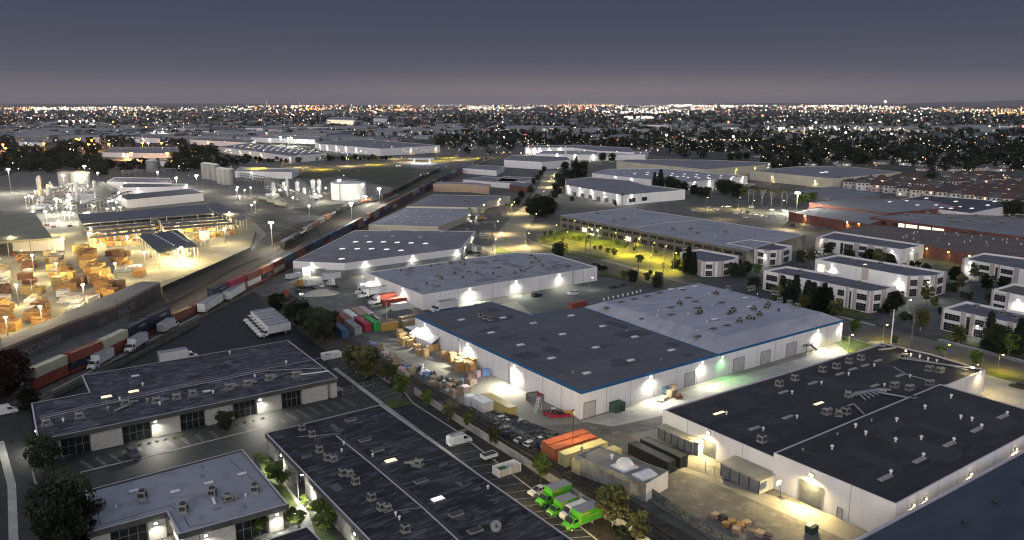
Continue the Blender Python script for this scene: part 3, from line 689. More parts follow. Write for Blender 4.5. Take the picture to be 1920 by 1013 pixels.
for x in (-1.4, 1.4): b.wbox(a, 2, L * t + x - .06, L * t + x + .06, 0, 3.7, 1.5, 1.6, 0, True)
b.wbox(a, 2, L * t - 1.5, L * t + 1.5, 3.65, 3.72, 1.52, 1.6, 0, True); a.build('outside_stair', [M_DARK], b.e)
# ================================================================== W2 black-roofed works
b = Bld('factory', 'black-roofed factory with blown-off ducts and square coolers on its roof', 'factory',
        [(1243, 768), (1640, 648), (1652, 642), (1745, 663), (1848, 694), (1776, 722), (1762, 723), (1451, 858)], 6.4, W_WHITE, R_BLACK, par=.35, pw=.35, coping=M_COPING)
b.patches(22, mat('black_patch', (.040, .038, .040), (.052, .050, .052), scale=.5), 2, 6, 11, M_DARK); b.seams([7, 4], 7); b.roofthing(D_COOL, [(1461, 724), (1490, 713), (1542, 697), (1568, 691), (1592, 681), (1614, 675), (1711, 756), (1586, 776), (1428, 829)])
b.roofthing(D_STRIP, [(1469, 736), (1524, 719), (1575, 702), (1599, 693), (1622, 686), (1646, 677), (1640, 724), (1687, 705), (1415, 804), (1477, 783)]); b.roofthing(D_STRIPLIT, [(1535, 758), (1348, 776)])
b.roofthing(D_VENT, [(1485, 739), (1540, 721), (1591, 704), (1639, 688), (1658, 725), (1706, 708), (1362, 778), (1431, 808), (1494, 785), (1708, 666 + 2), (1725, 671), (1740, 676), (1756, 680)], scale=.8)
b.roofthing(D_UNIT[2], [(1550, 776), (1677, 726), (1705, 731), (1743, 722), (1742, 695), (1762, 698), (1695, 672)], rz=GA); b.roofthing(D_UNIT[0], [(1590, 743), (1572, 779)], rz=GA + .6)
for k in range(7): b.ducts([(1590 + k * 8, 748 - k * 2.2), (1606 + k * 7, 738 - k), (1622 + k * 8, 752 - k * 3)], .3)
b.ducts([(1645, 738), (1700, 748)], .3); b.ducts([(1575, 770), (1600, 760), (1620, 780)], .25); b.ducts([(1648, 658), (1668, 656), (1685, 652)], .35, M_HVAC); b.ducts([(1636, 648), (1660, 652)], .3, M_METAL)
b.ducts([(1688, 674), (1800, 690), (1840, 694)], .25, M_METAL); b.ducts([(1690, 670), (1780, 688), (1815, 697)], .2, M_METAL); b.ducts([(1675, 690), (1700, 705), (1750, 718)], .06, M_WHITE)
b.lamp(7, 1331, 5.6, 6800, 'y', big=1.4); b.door(7, 1318, 1342, 3.6); b.lamp(4, 1835, 6.6, 1500, 'y', out=.6); b.lamp(3, 1830, 6.9, 500, 'y', out=-1.0)
q = b.at(1822, 699); o = link(D_LAMP['y'], b.e, (q[0], q[1], q[2] + 1.4), GA + 2.2, 'wall_lamp', 1.3); light('wall_lamp_light', (q[0] - .8, q[1] - .3, q[2] + 1.6), 900, WARM, .2, b.e); q = b.at(1700, 668); link(D_LAMP['y'], b.e, (q[0], q[1], q[2] + 1.4), GA, 'wall_lamp', 1.1); light('wall_lamp_light', (q[0] - .8, q[1] - .3, q[2] + 1.6), 700, WARM, .2, b.e)
b = Bld('factory', 'tall plain white hall with black roof and a row of long grey rooflights', 'factory',
        [(1451, 849), (1762, 720), (1983, 784), (1680, 945)], 7.7, W_WHITE, R_BLACK, par=.2, pw=.25, coping=M_COPING)
b.seams([3, 2], 7.5); b.patches(20, MATS['black_patch'], 2, 7, 12, M_DARK)
b.roofthing(D_STRIP, [(1660, 897), (1724, 864), (1780, 834), (1831, 807), (1880, 782)], scale=1.15)
b.roofthing(D_VENT, [(1670, 890), (1731, 858), (1788, 829), (1840, 803), (1888, 779), (1560, 843), (1623, 816), (1681, 791), (1679, 829), (1727, 825), (1801, 786), (1822, 790), (1734, 767), (1604, 802), (1783, 747)], scale=.9)
b.roofthing(D_VENTD, [(1505, 846), (1570, 817), (1634, 791)], scale=.6); b.seam_line([(1560, 890), (1650, 925), (1720, 880)], M_DARK, .1, .02)
b.lamp(3, 1525, 6.4, 8500, 'y', big=1.5); b.door(3, 1503, 1545, 4.6); b.door(3, 1575, 1585, 2.2, 'door', M_DOORW); b.lamp(2, 1712, 5.6, 3200, 'y'); b.lamp(2, 1735, 5.6, 4200, 'y'); b.lamp(2, 1820, 5.6, 2200, 'y'); b.lamp(2, 1905, 5.6, 3200, 'y'); b.lamp(1, 1850, 6.9, 700, 'y')
b = Bld('warehouse', 'smooth blue-grey roof with two dark roof holes filling the near corner', 'warehouse', [(1560, 1033), (1775, 920), (2060, 768), (2500, 900), (2000, 1250)], 7.0, W_WHITE, mat('slate_blue_membrane', (.034, .045, .068), (.052, .064, .092), scale=.15, detail=8, stretch=(GA, (.5, 1.5, 1))), par=.35, pw=.5, coping=M_COPING)
b.roofthing(D_TURB, [(1867, 947), (1808, 984), (1921, 909)], scale=1.2)
# S1 little graffiti shed with dome
b = Bld('workshop', 'narrow graffiti-covered workshop with white dome on its roof beside the railway', 'workshop', [(1077, 854), (1121, 835), (1253, 883), (1212, 907)], 4.0,
        mat('graffiti_block_wall', (.16, .15, .13), (.30, .28, .24), scale=.5, c3=(.10, .18, .20)), mat('workshop_roof', (.13, .14, .15), (.19, .20, .21), scale=.3), par=.3, pw=.3)
a = MB(); b.wbox(a, 2, 0, 1, 0, 3.99, .0, .02, 0); a.build('end_wall', [W_WHITE], b.e)
q = b.at(1171, 876); a = MB(); nn_ = 14
vs = [(q[0] + 1.9 * math.cos(t_) * math.cos(p_), q[1] + 1.9 * math.sin(t_) * math.cos(p_), q[2] + 1.75 * math.sin(p_) + .3) for p_ in [j * pi / 2 / 6 for j in range(7)] for t_ in [k * 2 * pi / nn_ for k in range(nn_)]]
a.add(vs, [(j * nn_ + k, j * nn_ + (k + 1) % nn_, (j + 1) * nn_ + (k + 1) % nn_, (j + 1) * nn_ + k) for j in range(6) for k in range(nn_)], 0, True); a.box(q[0], q[1], q[2], 4.2, 3.9, .3, GA)
a.build('dome', [M_WHITE], b.e)
q = b.at(1209, 893); a = MB(); a.box(q[0], q[1], q[2], 4.2, 3.2, .45, GA - pi / 2 + 1.57)
c_, s_ = math.cos(GA), math.sin(GA)
def loc2(x, y, z): return (q[0] + x * c_ - y * s_, q[1] + x * s_ + y * c_, q[2] + z)
a.add([loc2(-2.1, -1.6, .45), loc2(2.1, -1.6, .45), loc2(2.1, 1.6, .45), loc2(-2.1, 1.6, .45), loc2(-1.5, 0, 1.2), loc2(1.5, 0, 1.2)], [(0, 1, 5, 4), (1, 2, 5), (2, 3, 4, 5), (3, 0, 4)]); a.build('ridge_skylight', [M_SKYL], b.e)
b.roofthing(D_VENT, [(1147, 861)]); a = MB(); q = b.at(1091, 850); a.cyl(q[0], q[1], q[2], q[2] + 1.6, .3, .3, 10); a.build('chimney', [M_METAL], b.e)
# W3, W4 and their row
b = Bld('warehouse', 'white warehouse with pale roof behind the coloured container stack', 'warehouse', [(685, 511), (965, 473), (1035, 476), (1120, 501), (792, 553)], 6.1, W_WHITE, R_LIGHT2, par=.25, coping=W_WHITE)
b.seams([3, 4], 8); b.patches(24, mat('pale_patch', (.15, .155, .18), (.19, .195, .22), scale=.4), 1, 5, 10)
for u, wt in ((708, 4200), (757, 5200)): b.lamp(4, u, 5.3, wt, 'w', big=1.3)
for u, wt in ((880, 8500), (966, 3500), (1047, 2500)): b.lamp(3, u, 5.3, wt, 'w', big=1.3)
b.roofthing(D_COOL, [(996, 482), (1003, 487), (1018, 501), (1040, 506), (965, 515), (1062, 503), (852, 515), (827, 525), (894, 514), (870, 498), (997, 495), (1010, 493)], scale=.8)
b.roofthing(D_SKYDARK, [(770, 504), (823, 497), (878, 511), (934, 503), (820, 519), (821, 538), (929, 490), (936, 520), (766, 515), (870, 488)]); b.roofthing(D_TURB, [(752, 509), (809, 501), (868, 522), (925, 514), (800, 533), (976, 509), (863, 494)]); b.roofthing(D_UNIT[2], [(844, 496), (897, 482), (1035, 504), (1063, 501)])
b.seam_line([(770, 550), (800, 540), (800, 530)], M_MIDL if 'M_MIDL' in globals() else M_DARK, .1, .02)
b.ducts([(1015, 500), (1045, 508)], .3, M_HVAC); b.ducts([(978, 510), (1000, 500)], .25, M_HVAC)
b = Bld('warehouse', 'two-tone warehouse with rows of lit square rooflights beside the freight train', 'warehouse', [(549, 490), (646, 494), (865, 466), (891, 434), (728, 431), (722, 433), (665, 432)], 6.6, W_WHITE, R_MID, par=.15, low_wall=W_GREY, low_h=3.3)
b.roofthing(D_SKYW, [(667, 455), (693, 455), (719, 455), (745, 456), (771, 457), (798, 458), (642, 468), (670, 468), (697, 468), (725, 469), (752, 471), (641, 487)], scale=1.1)
b.roofthing(D_SKY, [(687, 444), (737, 444), (788, 446), (730, 434), (780, 434), (828, 436)], scale=.9); b.roofthing(D_UNIT[0], [(877, 433), (852, 447), (870, 440)])
for i, u, wt in ((0, 586, 3600), (1, 684, 3600), (1, 773, 3600), (1, 856, 3600)): b.lamp(i, u, 5.6, wt, 'w', big=1.4)
for u in (870, 884): b.lamp(2, u, 5.2, 3000, 'w', big=1.3)
b.door(0, 566, 582, 4.0, 'lit_loading_door', E_WINW); b.door(0, 590, 609, 3.6); b.band([0, 1], 3.25, 3.35, W_GREY)
b = Bld('warehouse', 'low white warehouse with twin rooflight rows in front of the tan building', 'warehouse', [(691, 421), (822, 425), (878, 402), (884, 391), (762, 388)], 4.5, W_CREAM, R_LIGHT2, par=.2)
b.roofthing(D_SKY, rows((725, 417), (808, 419), (745, 410), 4, 1) + rows((742, 407), (830, 408), (742, 407), 5, 1) + rows((760, 396), (865, 397), (760, 396), 6, 1), scale=.9)
for u in (846, 872): b.lamp(2, u, 3.6, 1300, 'w')
b.window(2, .2, .5, .6, 2.6, 4, 1); b.window(2, .6, .8, .6, 2.6, 3, 1)
b = Bld('warehouse', 'grey-roofed warehouse with bright rear loading court and palms', 'warehouse', [(762, 387), (895, 389), (915, 377), (957, 368), (812, 365)], 5.5, W_CREAM, R_MID, par=.2)
b.lamp(2, 935, 4.5, 1500, 'y'); b.roofthing(D_UNIT[2], [(872, 378), (880, 374)]); b.lamp(1, 905, 4.5, 900, 'y')
b = Bld('warehouse', 'windowless tan brick hall behind the twin white warehouses', 'warehouse', [(812, 345), (880, 346), (917, 350), (920, 346), (890, 342), (820, 341)], 7.0, W_TAN, R_LIGHT2, par=.3)
b = Bld('warehouse', 'small white shed with flat grey roof by the line of far wagons', 'warehouse', [(862, 315), (931, 320), (946, 312), (872, 309)], 6.0, W_WHITE, R_MID, par=.2)
b = Bld('warehouse', 'white building with sloping pale canopy and red truck beside it', 'warehouse', [(868, 337), (960, 344), (975, 336), (905, 331)], 5.0, W_WHITE, R_MID, par=.2)
b = Bld('warehouse', 'dark red brick workshop beside the avenue verge', 'warehouse', [(955, 347), (988, 351), (996, 344), (962, 341)], 5.0, W_BRICK, R_MID, par=.2)
b = Bld('warehouse', 'grey workshop row between the small white shed and the avenue', 'warehouse', [(930, 340), (985, 341), (1003, 333), (945, 331)], 5.0, W_WHITE, R_MID, par=.2)
b = Bld('warehouse', 'white double hall with blue corner at the far end of the avenue', 'warehouse', [(945, 300), (1016, 304), (1070, 300), (1062, 294), (960, 291)], 9.0, W_WHITE, R_MID, par=.3); b.lamp(1, 1062, 3, 600, 'g')
b = Bld('warehouse', 'far warehouse with a row of five bright lamps under its parapet', 'warehouse', [(984, 277), (1076, 277), (1120, 283), (1190, 286), (1180, 277), (1080, 272), (990, 273)], 10.0, W_WHITE, R_MID, par=.3)
for u in (990, 1002, 1012, 1030, 1051): b.lamp(0, u, 8.5, 9000, 'w', big=2.2, out=1.6)
b = Bld('warehouse', 'broad far warehouse lit by four floodlights above the loading side', 'warehouse', [(1005, 288), (1075, 290), (1210, 290), (1216, 285), (1100, 282), (1020, 283)], 8.0, W_WHITE, R_LIGHT2, par=.3)
for u in (1045, 1078, 1112, 1145): b.lamp(1 if u > 1075 else 0, u, 7.5, 7000, 'w', big=2.0, out=1.5)
b = Bld('warehouse', 'white L-shaped warehouse with six wall lamps above its docks', 'warehouse', [(1060, 338), (1110, 332), (1180, 338), (1208, 346), (1285, 356), (1167, 366), (1061, 347)], 8.0, W_WHITE, R_MID, par=.4)
for u in (1067, 1089, 1111, 1135, 1159): b.lamp(5, u, 6.8, 2600, 'w', big=1.4)
b.lamp(4, 1183, 6.8, 2600, 'w', big=1.4); b.seams([5, 4], 9)
for k in range(6): b.door(5, 1074 + k * 15, 1081 + k * 15, 3.2)
b.window(4, .62, .70, 2, 5, 2, 2); b.window(4, .8, .9, 2, 5, 2, 2)
b = Bld('warehouse', 'long cream-walled warehouse with speckled grey roof in front of the dark trees', 'warehouse', [(1156, 302), (1178, 299), (1330, 300), (1446, 305), (1436, 309), (1322, 318)], 9.0, W_CREAM, R_MID, par=.4)
for u in (1415, 1380): b.lamp(4, u, 6, 1800, 's')
b.lamp(3, 1440, 8, 4000, 'w', big=1.6)
b = Bld('warehouse', 'warehouse with many small glowing rooflights behind the row of pale-trunked trees', 'warehouse', [(1110, 325), (1140, 317), (1240, 316), (1402, 330), (1288, 342), (1210, 336), (1145, 329)], 7.0, W_WHITE, R_LIGHT2, par=.3)
b.roofthing(D_SKYW, rows((1215, 324), (1375, 332), (1190, 327), 8, 2) + rows((1230, 330), (1330, 336), (1230, 330), 6, 1), scale=1.3); b.roofthing(D_SKY, rows((1160, 319), (1260, 319), (1150, 324), 6, 2), scale=1.2)
for u in (1301, 1330, 1370, 1392): b.lamp(3, u, 6.0, 3400, 'w', big=1.5)
for u in (1155, 1185, 1230): b.lamp(5 if u < 1210 else 4, u, 5.6, 2600, 'w', big=1.5)
b = Bld('warehouse', 'huge cream windowless warehouse in front of the terraced houses', 'warehouse', [(1406, 320), (1500, 312), (1600, 313), (1690, 323), (1562, 335)], 9.5, W_CREAM, R_MID, par=.4)
b.lamp(4, 1450, 5, 2500, 'y', out=2); b.lamp(4, 1530, 5, 2500, 'y', out=2); b.roofthing(D_SKYW, [(1541, 325), (1549, 324)], scale=2)
# two-storey office bar over the yellow-lit car park
b = Bld('office_building', 'long two-storey office bar with olive bands above the yellow-lit car park', 'office', [(1050, 404), (1177, 389), (1511, 440), (1400, 470)], 7.7, W_OLIVE, R_LIGHT2, par=.35, pw=.7, coping=M_COPING)
for k in range(17):
    b.window(3, .02 + k * .057, .055 + k * .057, 4.5, 6.3, 3, 1, lit=E_WINW if k in (13,) else None) if False else None
A_, B2, d_, n_ = b.edge(3)
for k in range(22):
    t0 = .015 + k * .0445; lit = None
    b.window(3, t0, t0 + .034, 4.6, 6.4, 3, 1)
    b.window(3, t0 + .002, t0 + .032, .4, 2.9, 3, 1, lit=E_WIN if k in (18, 12) else None)
for k in range(23): b.pilaster(3, .008 + k * .0445, .0125 + k * .0445, W_OLIVE, 6.9, proud=.35)
b.seam_line([(1195, 427), (1250, 418), (1320, 412)], M_COPING, 1.2, .35)
for u, wt, c in ((1112, 900, 'w'), (1122, 900, 'w'), (1200, 900, 's'), (1290, 800, 's'), (1352, 900, 'y')): b.lamp(3, u, 2.7, wt, c, out=1.5)
b.roofthing(D_UNIT[0], [(1170, 412), (1262, 432), (1295, 431), (1308, 438), (1360, 437), (1120, 402), (1150, 417)]); b.roofthing(D_VENT, [(1150, 398), (1190, 402), (1230, 408), (1390, 430), (1420, 440), (1340, 445)], scale=.7)
a = MB(); b.wbox(a, 3, .22, .235, 0, 3.2, .3, 4, 0); b.wbox(a, 3, .2, .26, 3.2, 3.5, .3, 4.2, 0); a.build('entrance_canopy', [W_TAN], b.e)
a = MB(); b.wbox(a, 3, .12, .15, 0, 3, .3, 4, 0); a.build('entrance_canopy', [W_TAN], b.e)
a = MB(); b.wbox(a, 3, .19, .205, 2.9, 3.5, .1, .2, 0); a.build('lit_sign', [emit('blue_sign', (.25, .75, 1.0), 4)], b.e)
# ================================================================== white and pink two-storey office blocks
def office(label, px, h, fac, roof=R_NAVY):
    b = Bld('office_building', label, 'office', px, h, W_WHITE, roof, par=.8, pw=.35)
    for i, segs in fac.items():
        for u0, u1, k in segs:
            t0, t1 = sorted((b.t_at(i, u0), b.t_at(i, u1)))
            if k == 'p': b.pilaster(i, t0, t1)
            elif k == 'w': b.window(i, t0, t1, h * .55, h * .82, 4, 3); b.window(i, t0, t1, h * .06, h * .40, 4, 3)
            elif k == 't': b.window(i, t0, t1, .4, h * .85, 1, 8)
            elif k == 'u': b.window(i, t0, t1, h * .5, h * .8, 4, 2)
            elif k == 'y': b.window(i, t0, t1, h * .3, h * .8, 3, 3, lit=E_WINW)
            elif k == 'g': b.door(i, u0, u1, h * .5, m=M_DOORW)
    return b
b = office('two-storey white office block in front of the brown gravel roof', [(1530, 445), (1565, 434), (1733, 459), (1692, 468)], 7.2, {3: [(1530, 1552, 'p'), (1556, 1568, 'u'), (1577, 1582, 't'), (1584, 1600, 'w'), (1602, 1612, 'p'), (1611, 1626, 'w'), (1628, 1640, 'p'), (1641, 1655, 'w'), (1656, 1664, 'p')], 2: [(1704, 1712, 'g'), (1716, 1724, 'g')]})
b.lamp(3, 1542, 6.0, 1700, 'w'); b.lamp(3, 1675, 5.6, 1500, 'w'); b.lamp(2, 1710, 5.8, 1500, 'w'); b.roofthing(D_UNIT[0], [(1610, 450), (1660, 458)])
b = office('white office block with plain rear wall facing the conifers and glazed corner', [(1529, 486), (1572, 477), (1776, 510), (1752, 517), (1702, 518)], 9.0, {4: [(1617, 1629, 'p'), (1534, 1547, 'y')], 3: [(1703, 1707, 'p'), (1708, 1721, 'w'), (1722, 1731, 'p'), (1732, 1744, 'w'), (1746, 1752, 'p')], 2: [(1753, 1757, 'p'), (1759, 1769, 'w'), (1770, 1775, 'p')]})
b.lamp(4, 1562, 7.4, 2200, 'w'); b.lamp(4, 1688, 7.0, 2400, 'w'); b.lamp(3, 1741, 6.2, 1500, 'w'); b.roofthing(D_UNIT[2], [(1600, 492), (1650, 497), (1700, 508)]); b.roofthing(D_SKYLIT, [(1622, 497)], scale=.8)
b = office('white and pink office block behind the conifers on the cross street', [(1432, 507), (1475, 499), (1576, 516), (1680, 537), (1656, 544), (1632, 547), (1600, 541)], 8.4, {5: [(1601, 1607, 'p'), (1608, 1626, 'w'), (1627, 1631, 'p')], 4: [(1633, 1637, 'p'), (1640, 1652, 'w'), (1653, 1656, 'p')], 3: [(1657, 1661, 'p'), (1665, 1678, 'u')], 6: [(1438, 1458, 'w'), (1460, 1466, 'p'), (1470, 1490, 'w'), (1495, 1500, 'p'), (1510, 1530, 'w'), (1540, 1546, 'p'), (1572, 1584, 'w'), (1588, 1592, 'p'), (1594, 1597, 't')]})
b.lamp(2, 1600, 7, 800, 'w'); b.roofthing(D_UNIT[0], [(1500, 512), (1560, 525), (1610, 533)])
b = office('wide white office block with tall dark window strip beside the cross street', [(1767, 578), (1812, 565), (2010, 604), (1985, 624)], 7.8, {3: [(1768, 1771, 'p'), (1773, 1801, 'w'), (1803, 1812, 'p'), (1814, 1820, 't'), (1821, 1828, 'p'), (1830, 1846, 'w'), (1848, 1856, 'p'), (1860, 1885, 'w'), (1890, 1900, 'p'), (1904, 1925, 'w')]})
b.lamp(3, 1836, 4.2, 500, 'w'); b.roofthing(D_UNIT[2], [(1830, 578), (1880, 590), (1905, 597)])
b = office('white office block with stepped parapet at the edge of the far drive', [(1860, 543), (1902, 531), (2060, 560), (2040, 580)], 8.5, {3: [(1861, 1864, 'p'), (1866, 1887, 'w'), (1889, 1894, 'p'), (1925, 1940, 'w')]}, R_BROWN)
b.lamp(3, 1912, 6.4, 2600, 'w'); SIGNED = b
b = office('white office block with pink piers beside the big brown-roofed works', [(1805, 485), (1845, 474), (2020, 496), (1985, 517)], 7.5, {3: [(1806, 1810, 'p'), (1838, 1856, 'w'), (1858, 1866, 'p'), (1868, 1872, 't'), (1873, 1876, 'p'), (1878, 1900, 'w'), (1903, 1912, 'p')]})
b.lamp(3, 1821, 6.0, 2400, 'w', big=1.2)
b = office('small hexagonal white office beside the sodium-lit car park', [(1275, 473), (1312, 467), (1385, 480), (1376, 487), (1352, 491), (1318, 491)], 7.1, {4: [(1319, 1322, 'p'), (1324, 1336, 'w'), (1337, 1341, 'p'), (1346, 1352, 'p')], 3: [(1353, 1356, 'p'), (1358, 1368, 'w')], 5: [(1296, 1306, 'w'), (1310, 1316, 'p')]})
b = office('white two-storey office with lit bay beside the olive office bar', [(1362, 456), (1407, 449), (1486, 461), (1464, 469), (1440, 470), (1418, 467)], 7.6, {3: [(1441, 1443, 'p'), (1445, 1455, 'w'), (1457, 1462, 'p')], 4: [(1419, 1421, 'p'), (1422, 1432, 'w'), (1434, 1439, 'p')], 2: [(1466, 1468, 'p'), (1470, 1480, 'w')]})
b.lamp(5, 1409, 5.8, 2200, 'w'); b.lamp(4, 1436, 5, 1200, 'w')
# ================================================================== brick works on the right
b = Bld('factory', 'brick works with a long upper window band and cluttered grey roof', 'factory', [(1517, 380), (1575, 371), (1740, 375), (1800, 388), (1665, 400)], 7.0, W_BRICK, R_MID, par=.3)
for k in range(9): b.window(4, .12 + k * .085, .18 + k * .085, 2.2, 4.8, 3, 1, lit=E_WIN if k == 0 else None)
b = Bld('factory', 'low brick wing with the dazzling roof floodlight', 'factory', [(1479, 398), (1530, 389), (1690, 402), (1628, 421)], 6.0, W_BRICK, R_MID, par=.3)
b.lamp(3, 1511, 5, 2500, 'y', out=1.5, big=1.5); b.lamp(3, 1590, 5, 3000, 'y', out=2); b.lamp(3, 1612, 5.3, 2200, 'o', out=1.2, big=1.4)
b = Bld('factory', 'long brick wing with four brightly lit canteen windows', 'factory', [(1630, 407), (1700, 399), (1880, 405), (2040, 425), (2000, 455)], 7.0, W_BRICK, R_MID, par=.3)
for k in range(12):
    t0 = .03 + k * .055; b.window(4, t0, t0 + .042, 3.4, 5.6, 4, 1, lit=E_WINW if k in (1, 4, 5, 6, 7) else None) if False else None
A_, B2, d_, n_ = b.edge(4)
for k, (u0, u1) in enumerate([(1643, 1650), (1654, 1662), (1675, 1683), (1685, 1697), (1699, 1721), (1724, 1746), (1749, 1771), (1802, 1815), (1820, 1833), (1838, 1851), (1857, 1870), (1876, 1889)]):
    t0, t1 = sorted((b.t_at(4, u0), b.t_at(4, u1))); b.window(4, t0, t1, 3.0, 5.6, 3, 1, lit=E_WINW if k in (3, 4, 5, 6) else None)
b.roofthing(D_UNIT[2], [(1785, 418), (1800, 419), (1700, 397 + 8), (1850, 412), (1865, 425), (1740, 403), (1830, 408)], scale=1.3); b.roofthing(D_UNIT[0], [(1760, 404), (1782, 410), (1880, 420), (1900, 412), (1820, 417)], scale=1.3)
b = Bld('factory', 'sprawling brown gravel roof of the works behind the office park', 'factory', [(1562, 433), (1632, 421), (1930, 448), (2010, 482), (1842, 479)], 6.0, W_BRICK, R_BROWN, par=.25)
for k in range(14): b.window(4, .46 + k * .038, .46 + k * .038 + .034, 1.0, 4.6, 3, 4)
for u in (1740, 1780, 1820): b.lamp(4, u, 4.6, 500, 's', out=2)
b.roofthing(D_VENT, [(1690 + R.uniform(0, 250), 435 + R.uniform(0, 26)) for _ in range(26)], scale=.8); b.roofthing(D_UNIT[0], [(1700, 445), (1760, 452), (1850, 462), (1640, 436)])
b = Bld('warehouse', 'big dark-roofed store with bright rooflights before the terraced houses', 'warehouse', [(1650, 380), (1735, 366), (1903, 379), (1905, 383), (1820, 400)], 6.5, W_WHITE, mat('navy_black_roof', (.035, .042, .055), (.06, .07, .09), scale=.1), par=.3)
b.roofthing(D_SKYW, [(1668, 380), (1720, 386), (1737, 373), (1755, 386), (1765, 391), (1783, 392), (1792, 379), (1799, 389), (1822, 392), (1865, 379), (1852, 386), (1700, 378)], scale=1.4); b.lamp(3, 1895, 5.5, 2600, 'w', out=1.2, big=1.4)
b = Bld('warehouse', 'low grey depot with blue fascia behind the staff car park', 'warehouse', [(1498, 358), (1560, 350), (1650, 362), (1600, 375), (1550, 372)], 5.0, W_GREY, R_MID, par=.2, cap=M_BLUE)
# ================================================================== far big sheds left of centre
b = Bld('distribution_centre', 'largest far white distribution shed under the dark tree belt', 'warehouse', [(590, 266), (690, 261), (825, 273), (714, 279), (600, 270)], 11.0, W_WHITE, R_MID, par=.4)
for u in (595, 613, 631, 649, 668): b.lamp(3, u, 8, 6000, 'w', big=2.2, out=2)
for u in (770, 817): b.lamp(2, u, 7, 3000, 'y', big=2, out=2)
b = Bld('distribution_centre', 'far shed with many dotted rooflights and lit end wall', 'warehouse', [(408, 275), (470, 268), (612, 288), (545, 293)], 9.0, W_WHITE, R_MID, par=.4)
b.roofthing(D_SKYW, rows((440, 275), (565, 288), (470, 272), 12, 3), scale=1.6)
for u in (432, 450, 469, 490, 546): b.lamp(3, u, 6, 3500, 'y', big=2, out=1.8)
for lab, px, h, wm, rm in [
    ('long pale warehouse beyond the silos with bright eave lamps', [(470, 258), (590, 262), (600, 256), (500, 253)], 9, W_WHITE, R_LIGHT2),
    ('small white warehouse beside the open field', [(440, 321), (547, 323), (560, 317), (450, 313)], 7, W_WHITE, R_LIGHT2),
    ('pale warehouse behind the twin silo groups', [(356, 262), (470, 268), (480, 262), (380, 258)], 9, W_WHITE, R_MID),
    ('white shed with red end wall near the orange street lamps', [(196, 300), (258, 304), (250, 297), (205, 296)], 6, W_BRICK, R_MID),
    ('white shed joined to the red-ended one', [(255, 299), (312, 303), (318, 299), (262, 295)], 6, W_WHITE, R_MID),
    ('grey-roofed process hall behind the black-roofed sawmill', [(200, 341), (322, 343), (318, 334), (215, 333)], 7, W_WHITE, R_MID),
    ('white-walled store with dark twin roofs beside the sawmill', [(219, 366), (238, 375), (381, 362), (360, 353)], 6.5, W_WHITE, R_NAVY),
    ('low dark roof between the process hall and the store', [(222, 352), (345, 350), (352, 345), (235, 343)], 6, W_WHITE, R_NAVY),
    ('white plant office among the pipework', [(110, 361), (176, 364), (178, 358), (118, 356)], 6, W_WHITE, R_MID),
    ('orange-lit pale warehouse behind the trees', [(35, 266), (80, 268), (82, 261), (40, 260)], 7, W_WHITE, R_MID),
    ('wide grey warehouse beyond the orange lamps', [(190, 286), (330, 288), (335, 277), (205, 277)], 7, W_WHITE, R_MID),
    ('white warehouse under two orange lamps', [(255, 258), (300, 260), (300, 252), (258, 251)], 9, W_WHITE, R_MID),
    ('pale low factory near the horizon trees', [(60, 250), (150, 252), (152, 246), (66, 245)], 8, W_WHITE, R_MID),
    ('white hall between the field and the dark trees', [(370, 246), (480, 248), (480, 243), (380, 242)], 9, W_WHITE, R_MID)]:
    b = Bld('warehouse', lab, 'warehouse', px, h, wm, rm, par=.3)
    if wm is W_WHITE: b.lamp(0, (px[0][0] * .7 + px[1][0] * .3), h - 1.5, 2500 if px[0][1] > 300 else 6000, R.choice('wwy'), out=1.6, big=1.8)
b = Bld('office_building', 'far mid-rise office with glowing white storeys', 'office', [(612, 224), (665, 225), (668, 221), (618, 220)], 20, W_WHITE, R_MID, par=.6)
for z_ in (4, 9, 14): b.window(0, .05, .95, z_, z_ + 2.2, 14, 1, lit=E_WIN)
b = Bld('office_building', 'far grey tower block left of the harbour lights', 'office', [(605, 209), (628, 209), (630, 205), (608, 205)], 26, W_GREY, R_MID, par=.6)
b = Bld('office_building', 'far stepped white block on the plain', 'office', [(700, 222), (726, 223), (727, 218), (703, 218)], 16, W_WHITE, R_MID, par=.6)
# gas-station canopy glowing white
e = empty('filling_station', (*P(790, 306), 0), 0, 'far filling station canopy glowing blue-white beside the frontage road', 'filling station')
a = MB(); a.box(0, 0, 5, 34, 22, 1.2, .2); a.build('canopy', [W_WHITE], e)
for sx in (-10, 10):
    for sy in (-6, 6): a = MB(); a.box(sx, sy, 0, .6, .6, 5, .2); a.build('column', [M_WHITE], e)
for sx in (-10, 0, 10): light('canopy_light', (sx, -2, 4.2), 16000, (.85, .9, 1.0), .8, e)
a = MB(); a.box(0, -2, 4.85, 24, 12, .12, .2); a.build('canopy_lamp', [emit('canopy_glow', (.85, .9, 1), 6, False)], e)
# ================================================================== lumber yard sheds
def canopy(name, label, px, h, m, drop=None, posts=True, ridge=None, th=.35):
    w_ = [P(u, v, h) for u, v in px]; 
    if area(w_) < 0: w_.reverse()
    cx = sum(p[0] for p in w_) / len(w_); cy_ = sum(p[1] for p in w_) / len(w_)
    e = empty(name, (cx, cy_, 0), 0, label, 'shed'); q = [(x - cx, y - cy_) for x, y in w_]
    a = MB(); a.prism(q, h - th, h); a.build('roof', [m], e)
    n = len(q)
    for i in range(n):
        A, B_ = Vector(q[i]), Vector(q[(i + 1) % n]); L = (B_ - A).length; k = max(1, int(L / 9))
        for j in range(k):
            p = A + (B_ - A) * (j / k); p = p * .985
            a = MB(); a.box(p.x, p.y, 0, .35, .35, h - th); a.build('post', [M_METAL], e)
    return e, (cx, cy_)
e, c = canopy('sawmill_shed', 'long open sawmill shed with dark speckled roof above bright racks', [(145, 402), (385, 384), (400, 399), (153, 419)], 8.5, R_NAVY)
